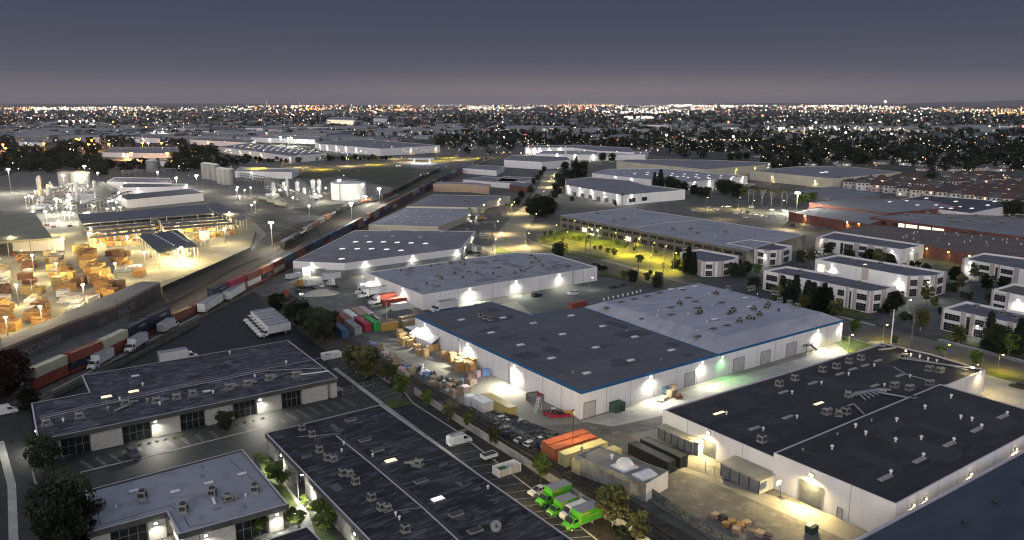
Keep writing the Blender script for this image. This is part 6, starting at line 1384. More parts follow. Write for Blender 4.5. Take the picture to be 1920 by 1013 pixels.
for k, (u, v, r, h, lab) in enumerate([(126, 351, 7, 14, 'pale tank, %s of the pair among the pipework'), (152, 352, 8.5, 14.5, 'pale tank, %s of the pair among the pipework'), (287, 322, 7.0, 13, 'white tank beside the red-ended shed'), (395, 336, 4.6, 16, 'x'), (405, 338, 4.6, 16, 'x'), (416, 344, 4.6, 15, 'x'), (424, 346, 4.6, 15, 'x'), (387, 335, 4.6, 16, 'x'), (432, 346, 4.6, 15, 'x')]):
    if '%s' in lab: lab = lab % ORD[k]
    if lab == 'x': lab = 'tall white silo, %s of the clustered group between field and yard' % ORD[k - 3]
    e = empty('silo', (*P(u, v), 0), 0, lab, 'silo', 'white silos and tanks'); a = MB(); a.cyl(0, 0, 0, h, r, n=20, cap=False); a.build('shell', [M_HVAC], e); a = MB(); a.cyl(0, 0, h, h + 1.2, r, r * .3, n=20); a.build('roof', [W_TAN if k < 2 else W_WHITE], e)
for k, (u, v, L) in enumerate([(10, 458, 0), (0, 0, 0)][:0]): pass
a0 = [(500, 352, 585, 392), (500, 360, 560, 372), (560, 352, 585, 376), (80, 370, 150, 352), (90, 390, 160, 362), (60, 375, 100, 400), (170, 400, 245, 378), (230, 330, 330, 325), (100, 395, 140, 402), (190, 352, 215, 366), (450, 340, 520, 352)]
for k, (u0, v0, u1, v1) in enumerate(a0):
    A, B = Vector(P(u0, v0)), Vector(P(u1, v1)); d = B - A; e = empty('pipe_rack', (A.x, A.y, 0), math.atan2(d.y, d.x), 'steel pipe rack, %s met in the refinery going from the tank wagons' % ORD[k], 'pipe rack', 'refinery pipe racks'); L = d.length
    a = MB(); n = max(2, int(L / 6)); hts = (3.5, 5.2) if k % 2 else (4.0, 6.0, 8.0); WD = (1.6, 2.2)[k % 2]
    for i in range(n + 1):
        for s in (-WD, WD): a.box(L * i / n, s, 0, .28, .28, hts[-1] + .5)
        for z in hts: a.box(L * i / n, 0, z, .25, WD * 2, .25)
    for s in (-WD, WD):
        for z in hts: a.box(L / 2, s, z, L, .2, .25)
    a.build('frame', [M_METAL], e); p_ = MB()
    for z in hts:
        for y in (-1.2, -.5, .2, 1.0): p_.tube((0, y, z + .4), (L, y, z + .4), R.uniform(.1, .24), 6)
    p_.build('pipe', [M_HVAC], e)
for k in range(26):
    u = R.uniform(70, 190) if k < 16 else R.uniform(500, 620); v = R.uniform(352, 398) if k < 16 else R.uniform(362, 385); h = R.uniform(6, 18); e = empty('process_column', (*P(u, v), 0), R.uniform(0, 1), 'white process vessel among the refinery pipework, number %s outward' % nth(k), 'vessel', 'refinery vessels'); a = MB()
    if k % 3: a.cyl(0, 0, 1, h, R.uniform(.7, 1.8), n=10); a.cyl(0, 0, h, h + .8, .8, .2, n=10)
    else: a.tube((-5, 0, 2.5), (5, 0, 2.5), 1.6, 12); a.box(-3, 0, 0, .6, 2, 1.2); a.box(3, 0, 0, .6, 2, 1.2)
    a.build('vessel', [M_WHITE], e); a = MB()
    for z in range(3, int(h), 3): a.box(0, 0, z, 3.4, 3.4, .12)
    a.box(1.6, 1.6, 0, .15, .15, h); a.box(-1.6, 1.6, 0, .15, .15, h); a.box(1.6, -1.6, 0, .15, .15, h); a.build('platform', [M_METAL], e)
# ------------------------------------------------------------------ trees
def leafm(n, a, b, e=0): return mat(n, a, b, scale=.9, detail=4, rough=.7)
LF = {'dark': [leafm('leaf_dark', (.008, .013, .006), (.018, .026, .010)), leafm('leaf_mid', (.018, .027, .010), (.034, .046, .015))],
      'green': [leafm('leaf_green', (.040, .065, .012), (.075, .11, .02)), leafm('leaf_fresh', (.07, .11, .018), (.13, .18, .03))],
      'olive': [leafm('leaf_olive', (.045, .050, .020), (.08, .085, .03)), leafm('leaf_yellowish', (.08, .085, .025), (.13, .13, .035))],
      'red': [leafm('leaf_red', (.028, .009, .008), (.05, .015, .012)), leafm('leaf_maroon', (.014, .007, .006), (.03, .012, .010))],
      'conifer': [leafm('needle_dark', (.008, .015, .009), (.016, .027, .015)), leafm('needle_mid', (.016, .026, .014), (.028, .042, .02))]}
M_BARK = mat('bark', (.10, .085, .065), (.18, .155, .12), scale=2); M_PALE = mat('pale_bark', (.26, .24, .20), (.40, .37, .31), scale=2)
def leaves(a, cx, cy_, cz, r, n, s, rr, mi):
    for _ in range(n):
        th = rr.uniform(0, 2 * pi); ph = math.acos(rr.uniform(-1, 1)); q = r * rr.uniform(.35, 1.0) ** .6
        c = Vector((cx + q * math.sin(ph) * math.cos(th), cy_ + q * math.sin(ph) * math.sin(th), cz + q * .8 * math.cos(ph)))
        u = Vector((rr.gauss(0, 1), rr.gauss(0, 1), rr.gauss(0, .6))).normalized(); v = u.orthogonal().normalized(); k = s * rr.uniform(.6, 1.3)
        a.add([tuple(c - u * k), tuple(c + v * k * .6), tuple(c + u * k), tuple(c - v * k * .6)], [(0, 1, 2, 3)], mi)
def proto_tree(kind, seed, clumps=26, n=70, s=.045, mats='green', bark=None, hw=.36, th=.28, name=None):
    """unit-height tree; crown as many leaf faces in clumps of uneven size"""
    rr = random.Random(seed); e = empty(name or 'tree', label='x', cat='tree'); t = MB(); a = MB()
    if kind == 'round':
        t.tube((0, 0, 0), (.02, .01, th), .022, 6, r1=.016)
        for k in range(clumps):
            th_ = rr.uniform(0, 2 * pi); q = hw * math.sqrt(rr.random()) * .8; z = th + .06 + (1 - th - .12) * rr.random()
            lim = math.sqrt(max(.05, 1 - ((z - (1 + th) / 2) / ((1 - th) / 2)) ** 2)); q *= lim
            c = (q * math.cos(th_), q * math.sin(th_), z); r = rr.uniform(.05, .17) * (hw / .36); c = (c[0] * rr.uniform(.7, 1.25), c[1] * rr.uniform(.7, 1.25), min(.96, c[2] * rr.uniform(.9, 1.08)))
            leaves(a, *c, r, n, s, rr, 0 if rr.random() < .55 else 1)
            if k % 3 == 0: t.tube((.02, .01, th * .95), (c[0] * .8, c[1] * .8, c[2]), .010, 4, r1=.003)
    elif kind == 'conifer':
        t.tube((0, 0, 0), (0, 0, .95), .018, 6, r1=.004)
        for k in range(clumps):
            z = .10 + .88 * (k / clumps); w_ = (1 - z) * hw * .9 + .02
            for j in range(5):
                th_ = k * 2.4 + j * 1.257 + rr.uniform(-.3, .3); q = w_ * rr.uniform(.45, .95)
                leaves(a, q * math.cos(th_), q * math.sin(th_), z - q * .18, .035 + w_ * .28, n // 5, s, rr, 0 if rr.random() < .6 else 1)
    elif kind == 'palm':
        t.tube((0, 0, 0), (.03, 0, .82), .020, 7, r1=.014)
        for k in range(26):
            th_ = k * 2.399; el = rr.uniform(-.5, 1.1); d = Vector((math.cos(th_) * math.cos(el), math.sin(th_) * math.cos(el), math.sin(el))); p = Vector((.03, 0, .84)); L = rr.uniform(.14, .2); side = Vector((-d.y, d.x, 0)).normalized()
            for j in range(6):
                q = p + d * L / 6; d = (d + Vector((0, 0, -.28))).normalized(); w_ = .022 * math.sin(pi * (j + 1) / 7) + .006
                a.add([tuple(p - side * w_), tuple(p + side * w_), tuple(q + side * w_), tuple(q - side * w_)], [(0, 1, 2, 3)], k % 2); p = q
    elif kind == 'bare':
        def br(p, d, L, r, lv):
            q = p + d * L; t.tube(p, q, r, 5, r1=r * .65)
            if lv == 0: leaves(a, *q, .06, 8, .022, rr, 0); return
            for _ in range(3):
                nd = (d + Vector((rr.gauss(0, .45), rr.gauss(0, .45), rr.gauss(0, .2)))).normalized(); br(q, nd, L * .72, r * .62, lv - 1)
        br(Vector((0, 0, 0)), Vector((0, 0, 1)), .30, .022, 4)
    elif kind == 'bush':
        for k in range(clumps):
            th_ = rr.uniform(0, 2 * pi); q = .5 * math.sqrt(rr.random()); leaves(a, q * math.cos(th_), q * math.sin(th_), rr.uniform(.2, .75) * (1 - q * .6), rr.uniform(.16, .28), n, s, rr, k % 2)
        t.tube((0, 0, 0), (0, 0, .4), .03, 5)
    t.build('trunk', [bark or M_BARK], e); a.build('crown', LF[mats], e)
    return remember(e)
T = {'green': [proto_tree('round', 1, mats='green'), proto_tree('round', 2, mats='green', hw=.32)], 'olive': [proto_tree('round', 3, mats='olive', bark=M_PALE)],
     'dark': [proto_tree('round', 4, 60, 110, .032, 'dark', hw=.5, th=.12), proto_tree('round', 5, 50, 110, .034, 'dark', hw=.42, th=.15)], 'conifer': [proto_tree('conifer', 6, 26, 110, .03, 'conifer', hw=.26), proto_tree('conifer', 7, 24, 100, .03, 'conifer', hw=.2)],
     'palm': [proto_tree('palm', 8, mats='green', name='palm_tree')], 'bare': [proto_tree('bare', 9, mats='olive', bark=M_PALE)], 'red': [proto_tree('round', 10, 60, 110, .03, 'red', hw=.5, th=.10)],
     'bush': [proto_tree('bush', 12, 12, 60, .10, 'green', name='bush')], 'darkbush': [proto_tree('bush', 13, 12, 60, .10, 'dark', name='bush')],
     'far': [proto_tree('round', 20, 12, 22, .085, 'dark', hw=.5, th=.08), proto_tree('round', 21, 10, 22, .09, 'dark', hw=.4, th=.10), proto_tree('conifer', 22, 10, 20, .07, 'conifer', hw=.22)]}
def tree(kind, u, v, h, label, group=None, w_=1.0, i=None, cat=None):
    pr = T[kind][R.randrange(len(T[kind])) if i is None else i]; x, y = P(u, v)
    return place(pr, (x, y, 0), R.uniform(0, 6.28), label, group, (h * w_, h * w_, h), cat=cat or ('bush' if 'bush' in kind else 'tree'))
tree('green', 751, 749, 7.0, 'street tree on the triangular grass island above the parking strip', w_=1.0, i=0)
gs = 'young trees along the parking strip wall'
for k, (u, v, h) in enumerate([(799, 766, 5.2), (840, 791, 4.6), (877, 806, 4.8), (927, 839, 5.0), (1014, 904, 6.2), (715, 712, 4.0)]): tree(('green', 'olive')[k % 2], u, v, h, 'young street tree, %s along the pale block wall from the grass island' % ORD[k] if k < 5 else 'small tree between the pallet trees and the grass island', gs, 1.0)
tree('olive', 1148, 988, 8.2, 'pale-trunked tree right beside the last green rental van', w_=1.1); tree('olive', 1196, 1020, 6.0, 'yellowish tree after the pale-trunked one by the wall')
for k, (u, v, h) in enumerate([(520, 588, 8), (545, 600, 7), (566, 612, 9), (585, 628, 10), (603, 640, 10), (618, 622, 8)]): tree('dark', u, v, h, 'dense dark tree, %s of the clump between box trucks and coloured containers' % ORD[k], 'dark clump by the container block', 1.0)
for k, (u, v, h) in enumerate([(668, 700, 8), (682, 706, 8.5), (693, 700, 8), (686, 714, 6), (660, 690, 6)]): tree('olive', u, v, h, 'broad olive tree, %s of the clump below the bin enclosure' % ORD[k], 'olive clump by the railway cut', 1.25)
tree('green', 731, 716, 5.5, 'round bright tree between the olive clump and the grass island', w_=1.2)
tree('dark', 424, 810, 5.6, 'small round tree planted on the pavement before the worn-roof block', i=1, w_=.9)
for k, (u, v, h) in enumerate([(122, 1030, 14), (98, 1010, 11), (150, 1040, 11), (120, 1070, 12)]): tree('dark', u, v, h, 'very large dark tree, %s of the mass at the near corner of the drive' % ORD[k], 'dark mass by the service road', .72, k % 2)
tree('dark', 82, 885, 8.5, 'dark tree against the lit corner of the worn-roof block', i=1)
tree('red', 20, 745, 13, 'dark maroon tree hiding the end of the freight train', w_=.9); tree('red', -10, 760, 12, 'maroon tree cut by the picture edge', w_=1); tree('dark', 55, 770, 6, 'dark shrubby tree under the maroon one', i=0)
for k, (u, v, h) in enumerate([(519, 905, 4.5), (530, 915, 4.2), (545, 985, 3.6), (560, 990, 3.4), (605, 975, 4.4), (618, 990, 4.6), (610, 1000, 4), (470, 1000, 3.6), (488, 1005, 3.8), (410, 1010, 4)]):
    tree('green', u, v, h, 'lamp-lit green shrub tree, %s along the garden path between the unit blocks' % ORD[k], 'garden trees between the unit blocks', 1.3)
for k, (u, v, h, kd) in enumerate([(487, 857, 1.2, 'bush'), (495, 868, 1.3, 'bush'), (515, 890, 1.4, 'bush'), (575, 945, 1.2, 'bush'), (565, 935, 1.1, 'bush'), (583, 953, 1.2, 'bush'), (1160, 1000, 1.8, 'darkbush'), (1175, 1015, 1.8, 'darkbush'), (735, 724, 1.3, 'darkbush'), (695, 716, 1.5, 'darkbush')]):
    tree(kd, u, v, h, 'low shrub, %s met along the paths of the business park' % ORD[k], 'low shrubs of the business park', 1.6)
for k in range(15):
    u = 262 + k * 25 if k < 4 else 262 + k * 24; tree('bush', 262 + k * 16.5, 838 - k * 3.6, .7, 'ankle-high round shrub, %s of the row edging the parking bays' % ORD[k], 'shrub row edging the bays', 1.3)
# right-hand side
cn_ = [(1465, 566, 11), (1477, 572, 9), (1490, 575, 13), (1512, 582, 12), (1522, 586, 12), (1533, 590, 11), (1543, 588, 12), (1553, 592, 11), (1268, 505, 10), (1290, 512, 13), (1282, 508, 9), (1300, 515, 11)]
for k, (u, v, h) in enumerate(cn_): tree('conifer', u, v, h, 'tall dark conifer, %s of the %s' % (ORD[k if k < 8 else k - 8], 'belt before the pink-piered office' if k < 8 else 'group by the hexagonal office'), 'conifer belts', 1.15)
for k, (u, v, h) in enumerate([(1505, 588, 7), (1565, 600, 7.5), (1456, 570, 7)]): tree('olive', u, v, h, 'lighter broadleaf tree, %s in front of the conifer belt' % ORD[k], 'pale trees before the conifers', 1.1)
for k, (u, v, h, kd, lab) in enumerate([(1600, 630, 6.2, 'green', 'small tree on the lawn at the hipped warehouse corner'), (1725, 622, 8, 'dark', 'dark street tree between the two utility poles'), (1676, 648, 3.4, 'green', 'vivid green shrub lit beside the concrete pole'), (1797, 650, 7, 'olive', 'street tree in front of the tall window strip'), (1873, 664, 9, 'dark', 'broad dark tree before the wide office block'), (1852, 655, 13, 'conifer', 'tall conifer before the wide office block'), (1907, 664, 12, 'conifer', 'conifer at the picture edge before the wide office block'), (1890, 668, 8, 'green', 'mid-green tree between the conifers at the picture edge'), (1829, 690, 5.6, 'green', 'round clipped tree on the kerb by the black-roofed factory'),
                                        (1670, 590, 7, 'dark', 'dark tree at the glazed corner of the pink-piered office'), (1683, 580, 7.5, 'dark', 'dark tree beside the plain office wall'), (1737, 568, 7, 'dark', 'dark tree before the glazed office corner'), (1752, 580, 5, 'green', 'small spreading tree by the office drive'), (1655, 585, 4, 'darkbush', 'hedge bush at the office steps'), (1700, 600, 4, 'darkbush', 'bush on the drive island'), (1630, 500, 9, 'dark', 'dark tree, first before the block with plain gable'), (1645, 505, 9, 'dark', 'dark tree, second before the block with plain gable'), (1665, 505, 8, 'dark', 'dark tree by the lamp of the block with plain gable'), (1590, 490, 7, 'dark', 'dark tree before the sign of the office block'), (1552, 478, 7, 'dark', 'dark tree at the lit corner of the office block'), (1670, 508, 5, 'dark', 'small dark tree before the plain gable'), (1715, 500, 4, 'darkbush', 'dark hedge by the gable doors'), (1738, 505, 4, 'darkbush', 'second dark hedge by the gable doors'),
                                        (1500, 500, 8, 'dark', 'dark tree in the gap between the hexagonal and pink offices'), (1520, 495, 8, 'dark', 'tree beside the lane behind the pink office'), (1412, 545, 6, 'dark', 'dark tree at the back corner of the hipped warehouse'), (1400, 515, 6.5, 'dark', 'tree before the lit bay office'), (1375, 520, 7, 'dark', 'dark tree at the hexagonal office wall'), (1388, 522, 7, 'dark', 'twin dark tree beside the hexagonal office'), (1420, 518, 6, 'green', 'green tree under the white office lamp'), (1790, 530, 7.5, 'dark', 'dark tree by the drive of the far office row'), (1800, 545, 7, 'dark', 'dark tree at the pink-piered far office'), (1825, 525, 7.5, 'olive', 'tree lit by the far office lamp'), (1850, 545, 7, 'dark', 'dark tree before the far office windows'), (1780, 545, 5, 'darkbush', 'dark bush along the office drive'), (1880, 545, 6, 'dark', 'dark tree beside the stepped-parapet office'), (1855, 575, 6, 'olive', 'small tree before the stepped-parapet office'), (1812, 560, 4, 'darkbush', 'low dark bush before the far offices'), (1770, 590, 4, 'darkbush', 'dark bush at the corner of the wide office')]): tree('olive' if kd == 'dark' and R.random() < .4 else kd, u, v, h, lab)
tree('palm', 1762, 684, 6.5, 'squat palm lit from below beside the black factory roof', cat='palm', w_=1.9)
# middle distance
for k, (u, v, h, w_) in enumerate([(1012, 408, 15, 1.25), (1000, 404, 12, 1.2), (1026, 405, 13, 1.2)]): tree('dark', u, v, h, 'huge spreading tree, %s of the three merged at the avenue bend' % ORD[k], 'merged trees at the avenue bend', w_, 0)
tree('dark', 1048, 486, 8.5, 'dark round tree behind the pale-roofed white warehouse'); tree('darkbush', 1128, 508, 4, 'dark bush at the end of the pale-roofed white warehouse')
for k, (u, v, h, kd) in enumerate([(1151, 483, 5, 'green'), (1200, 498, 5.5, 'green'), (1215, 533, 6.5, 'green'), (1170, 527, 5, 'green'), (1186, 530, 5.5, 'dark'), (1234, 536, 6, 'olive'), (1232, 540, 5, 'dark')]): tree(kd, u, v, h, 'kerbside tree, %s along the cross street by the dim car park' % ORD[k], 'trees along the cross street', 1.05)
for k, (u, v) in enumerate([(1022, 445), (1032, 443), (1048, 440), (1060, 448), (1075, 450), (1088, 455), (1100, 458), (1115, 470), (1125, 472), (1158, 462), (1172, 468), (1190, 474), (1040, 452), (1055, 456), (1140, 478), (1103, 452), (1116, 447), (1230, 478), (1290, 490), (1176, 463)]):
    tree('green', u, v, R.uniform(2.0, 4.2), 'sodium-lit planting, %s through the yellow car park from the avenue' % nth(k), 'planting in the sodium-lit car park', 1.1)
for k, (u, v, h) in enumerate([(1048, 345, 10), (1055, 352, 9), (1042, 360, 8), (1060, 335, 10), (1072, 335, 9), (1085, 334, 9), (1095, 334, 9), (1008, 338, 6), (1000, 345, 6), (1015, 330, 6), (1020, 322, 6), (978, 373, 7), (970, 385, 6), (995, 362, 6), (1040, 373, 7), (1050, 365, 6)]):
    tree('dark', u, v, h, 'dark verge tree, %s along the bright avenue' % ORD[k], 'verge trees of the avenue', 1.1)
for k, (u, v, h) in enumerate([(1227, 352, 15), (1238, 353, 18), (1255, 356, 12), (1268, 358, 10), (1282, 360, 9), (1300, 366, 9), (1312, 370, 9), (1322, 372, 10)]): tree('conifer' if k < 2 else 'dark', u, v, h, 'dark tree, %s of the line behind the six-lamp warehouse' % ORD[k], 'line of trees behind the six-lamp warehouse', 1.1)
for k, (u, v, h) in enumerate([(1352, 362, 12), (1362, 365, 13), (1378, 370, 12), (1403, 380, 15), (1412, 376, 14), (1428, 386, 17), (1446, 386, 15), (1466, 384, 15), (1475, 382, 14)]): tree('bare' if k > 2 else 'dark', u, v, h, 'tall pale-trunked tree, %s of the row before the cream warehouse' % ORD[k], 'pale-trunked row by the staff car park', 1.0)
for k, (u, v, h) in enumerate([(1500, 384, 10), (1510, 386, 9), (1524, 380, 9), (1493, 388, 6), (1395, 372, 9), (1388, 368, 10)]): tree('green', u, v, h, 'green tree, %s beside the brick works car park' % ORD[k], 'green trees by the brick works', 1.2)
for k, (u, v, h) in enumerate([(1167, 386, 11), (1317, 416, 7), (1072, 378, 4), (881, 408, 8), (950, 402, 9), (957, 400, 8), (1153, 386, 3), (855, 392, 3)]): tree('palm' if h > 6 else 'dark', u, v, h, ['lone palm against the six-lamp warehouse', 'short shaggy palm at the staff car park', 'little tree at the end of the six-lamp warehouse', 'palm by the lamp of the twin-rooflight warehouse', 'palm at the avenue behind the loading court', 'second palm at the avenue behind the loading court', 'small tree below the six lamps', 'small tree behind the long low warehouse'][k], cat='palm' if h > 6 else 'tree')
for k in range(34):
    u = 560 + k * 8.2; tree('dark' if k % 3 else 'green', u if k < 22 else 480 + (k - 22) * 8, 301 + R.uniform(-1.5, 1.5) + (3 if k > 22 else 0), R.uniform(5, 8), 'hedge-like tree, %s of the row before the big distribution shed' % nth(k), 'row before the distribution sheds', 1.3)
for k, (u, v, h) in enumerate([(30, 320, 14), (55, 322, 15), (80, 318, 14), (100, 300, 15), (115, 290, 14), (130, 305, 13), (150, 318, 14), (168, 312, 13), (185, 322, 16), (192, 330, 14), (70, 305, 13), (5, 312, 12), (95, 325, 12), (205, 318, 12), (330, 300, 11), (345, 303, 12), (322, 320, 9), (335, 314, 10)]):
    tree('dark', u, v, h, 'dark tree, %s of the belt behind the refinery' % ORD[k], 'tree belt behind the refinery', 1.4, 0)
for k, (u, v) in enumerate([(1745, 345), (1740, 348), (1890, 405), (1906, 404), (1448, 315), (1462, 318), (1475, 316), (1490, 314), (1440, 310), (1385, 300), (1370, 302), (1400, 300), (1130, 302), (1148, 303), (1095, 320), (1080, 322), (1060, 320)]):
    tree('dark', u, v, 11, 'dark tree, %s of the scattered ones around the cream warehouses' % ORD[k], 'trees round the cream warehouses', 1.2)
# ------------------------------------------------------------------ poles and masts
def flood(u, v, h, label, watt=9000, col='w', vb=None, big=1.0, heads=1, group='floodlight masts'):
    """u, v = the lamp as seen; the mast stands under it"""
    x, y = P(u, v, h); e = empty('floodlight_mast', (x, y, 0), R.uniform(-.3, .3), label, 'light mast', group)
    a = MB(); a.tube((0, 0, 0), (0, 0, h - .2), .22, 7, r1=.12); a.build('pole', [M_METAL], e)
    a = MB(); a.box(0, 0, h - .35, 1.6 * big, .5 * big, .25 * big); a.build('lamp_housing', [M_LAMPBODY], e)
    a = MB(); a.box(0, 0, h - .35 - .32 * big, 1.35 * big, .6 * big, .3 * big, taper=.9); a.build('lamp_lens', [{'w': E_WHITE, 'y': E_WARM, 's': E_SOD, 'o': E_ORANGE, 'g': E_GREEN}[col]], e)
    light('mast_light', (0, -.3, h - 1.0 * big), watt, LC[col], .45 * big, e); return e
fl = [(508, 415, 15, 16000), (158, 310, 22, 30000), (15, 316, 22, 42000), (636, 336, 16, 13000), (680, 345, 16, 9000), (711, 352, 13, 13000), (686, 367, 8, 5000), (658, 379, 13, 12100), (532, 342, 12, 9000), (597, 351, 12, 8000), (368, 328, 15, 14000), (105, 371, 12, 14000), (118, 327, 15, 14000), (140, 350, 9, 8000), (85, 395, 9, 10000), (330, 332, 10, 14000), (295, 322, 10, 9000), (183, 323, 12, 8000), (222, 360, 5, 5000), (445, 350, 8, 6000), (60, 366, 9, 6000), (165, 397, 8, 6000), (120, 397, 8, 6000)]
for k, (u, v, h, wt) in enumerate(fl): flood(u, v, h, 'white floodlight on a mast, %s met in the refinery and rail yard' % nth(k), wt * 1.7, 'w', big=1.9 if wt > 12000 else 1.3)
# warm yard lamps of the lumber yard
ly = [(60, 505), (118, 473), (238, 470), (30, 560), (105, 520), (155, 560), (215, 520), (20, 470), (75, 600), (270, 500), (340, 490), (420, 455), (170, 455), (110, 440), (430, 425), (-20, 520), (10, 620)]
for k, (u, v) in enumerate(ly): flood(u, v - 28, 9, 'warm yard lamp, %s among the lumber stacks' % ORD[k], 14500, 'y', big=.8, group='yard lamps of the lumber yard')
for k, (u, v) in enumerate([(170, 440), (215, 436), (250, 432), (180, 450), (240, 445), (330, 425), (370, 420), (410, 420), (300, 432), (345, 432), (390, 432), (430, 412), (400, 402), (280, 455), (0, 485), (40, 470)]):
    x, y = P(u, v, 4.5); e = empty('work_lamp', (x, y, 4.5), 0, 'warm work lamp hanging under the sawmill roofs, %s along them' % ORD[k], 'work lamp', 'work lamps under the sawmill roofs'); a = MB(); a.cyl(0, 0, 0, .2, .3, .2, 8); a.build('shade', [M_METAL], e); a = MB(); a.cyl(0, 0, -.12, 0, .2, .24, 8); a.build('lens', [E_WARM], e); light('work_light', (0, 0, -.35), 6500, WARM, .2, e)
for k, (u, v) in enumerate([(318, 462), (335, 458), (350, 466), (328, 470), (345, 474)]):
    x, y = P(u, v, 6.5); e = empty('work_lamp', (x, y, 6.5), 0, 'dazzling lamp under the planing canopy, %s of five' % ORD[k], 'work lamp', 'lamps under the planing canopy'); a = MB(); a.cyl(0, 0, 0, .2, .3, .2, 8); a.build('shade', [M_METAL], e); a = MB(); a.cyl(0, 0, -.12, 0, .2, .24, 8); a.build('lens', [E_WARM], e); light('work_light', (0, 0, -.35), 13000, WARM, .2, e)
# street lamps
def street(u, v, h, label, watt=1800, col='y', arm=1.6, rz=0, group='street lamps'):
    x, y = P(u, v); e = empty('street_lamp', (x, y, 0), rz, label, 'street lamp', group); a = MB(); a.tube((0, 0, 0), (0, 0, h), .11, 6, r1=.07); a.tube((0, 0, h), (arm, 0, h + .25), .05, 5); a.build('pole', [M_METAL], e)
    a = MB(); a.box(arm + .25, 0, h + .18, .7, .26, .14); a.build('lamp_head', [M_LAMPBODY], e); a = MB(); a.box(arm + .25, 0, h + .06, .5, .22, .12); a.build('lamp_lens', [{'w': E_WHITE, 'y': E_WARM, 's': E_SOD, 'o': E_ORANGE, 'g': E_GREEN}[col]], e)
    light('street_light', (arm + .25, 0, h - .25), watt, LC[col], .2, e, spot=math.radians(166), rot=(0, 0, 0), blend=1.0); return e
for k, (u, v) in enumerate([(1043, 330), (1030, 352), (1015, 378), (960, 400), (1000, 425), (928, 440), (930, 470), (985, 465), (990, 392), (1036, 340)]): street(u, v, 8, 'avenue street lamp, %s from its far end' % ORD[k], 21000, 'y')
for k, (u, v, wt) in enumerate([(1074, 441, 2200), (1100, 455, 2600), (1167, 480, 2600), (1222, 487, 2600), (1150, 466, 2200), (1215, 512, 1800), (1262, 508, 1800), (1040, 450, 2200), (1122, 456, 1800), (1244, 494, 1800), (1195, 476, 1800), (1060, 464, 1800)]): street(u, v, 8.5, 'sodium lamp post, %s through the yellow car park' % ORD[k], wt * 6.0, 's', .8, group='sodium lamps of the car park')
for k, (u, v, wt, c) in enumerate([(1323, 393, 2200, 'y'), (1384, 393, 2500, 'y'), (1465, 400, 2500, 'w'), (1350, 412, 900, 'y'), (1470, 432, 2000, 'y'), (1410, 400, 1500, 'y')]): street(u, v, 9, 'lamp post, %s across the staff car park' % ORD[k], wt * 9, c, .9, group='lamps of the staff car park')
for k, (u, v, wt, c) in enumerate([(1106, 545, 500, 'w'), (1655, 640, 900, 's'), (1770, 680, 1100, 's'), (1700, 590, 500, 'w'), (1870, 700, 1500, 's'), (1590, 660, 1500, 's'), (560, 940, 300, 'w')]):
    street(u, v, 5.5, ['post in the dim green car park', 'post by the lit lawn', 'post beside the squat palm', 'small post on the office drive', 'post on the pale drive at the factory end', 'post on the pale forecourt of the hipped warehouse', 'path light between the unit blocks'][k], wt * 2, c, .7, group=None)
for k, (u, v) in enumerate([(560, 314), (600, 318), (650, 312), (700, 309), (760, 304), (820, 302), (860, 300), (900, 297), (530, 322), (480, 328), (740, 298), (840, 296)]): street(u, v, 14, 'yellowish lamp post, %s along the frontage road before the distribution sheds' % ORD[k], 60000, 's' if k % 2 else 'y', 1.2, group='lamps on the frontage road')
# orange lamps in the far west
for k, (u, v) in enumerate([(143, 260), (148, 261), (166, 270), (178, 270), (204, 269), (267, 267), (278, 267), (303, 267), (172, 262), (240, 289), (246, 286), (313, 286), (239, 291), (5, 270), (10, 277), (250, 237), (212, 228), (92, 346), (274, 237), (82, 268)]):
    flood(u, v, 12, 'orange street lamp, %s in the dark western estate' % ORD[k], 42000, 'o', big=2.8, group='orange lamps of the western estate')
# rooftop glare behind / white far masts
for k, (u, v) in enumerate([(1496, 300 + 60), (1685, 226), (1650, 228), (1632, 224), (1530, 229), (1520, 240), (1461, 240), (1465, 240), (1440, 241), (1586, 248), (1672, 250), (1717, 225), (1250, 252), (1375, 255), (1195, 220), (1180, 222), (526, 256), (540, 258), (546, 258), (290, 246), (305, 247), (112, 227), (125, 227), (138, 227), (150, 227), (163, 227), (176, 226)]):
    flood(u, v, 16, 'white light mast, %s of those dotted over the distant plain' % nth(k), 70000, 'w', big=4.2 if v < 240 else 2.6, group='distant light masts')
# utility poles
def upole(u, v, h, label, m=M_PALE, arms=2, rz=GA):
    x, y = P(u, v); e = empty('utility_pole', (x, y, 0), rz, label, 'utility pole'); a = MB(); a.tube((0, 0, 0), (0, 0, h), .24, 8, r1=.16); a.build('pole', [m], e)
    a = MB()
    for k in range(arms):
        a.box(0, 0, h - .6 - k * 1.1, .14, 2.6, .14)
        for y_ in (-1.1, -.5, .5, 1.1): a.cyl(0, y_, h - .46 - k * 1.1, h - .22 - k * 1.1, .06, n=5)
    a.build('crossarm', [M_BARK], e); a = MB(); a.cyl(.35, 0, h * .74, h * .74 + .9, .22, n=8); a.build('transformer', [M_HVAC], e); return e
upole(1668, 668, 15, 'white concrete utility pole beside the vivid green shrub', M_WHITE); upole(1706, 668, 15, 'brown wooden utility pole beside the drive', M_BARK)
upole(1097, 488, 12, 'dark utility pole, first of the pair before the yellow car park', M_BARK, 1); upole(1106, 490, 12, 'dark utility pole with box, second of the pair before the yellow car park', M_BARK, 1); upole(1196, 535, 11, 'utility pole by the kerbside tree of the dim car park', M_BARK, 1); upole(1242, 540, 11, 'utility pole with crossarm near the hipped roof', M_BARK)
upole(1074, 505 + 30, 10, 'thin pole in the dim green car park', M_METAL, 1); upole(923, 472, 11, 'utility pole at the avenue mouth', M_BARK, 1); upole(945, 462, 12, 'utility pole beyond the avenue mouth', M_BARK, 1)
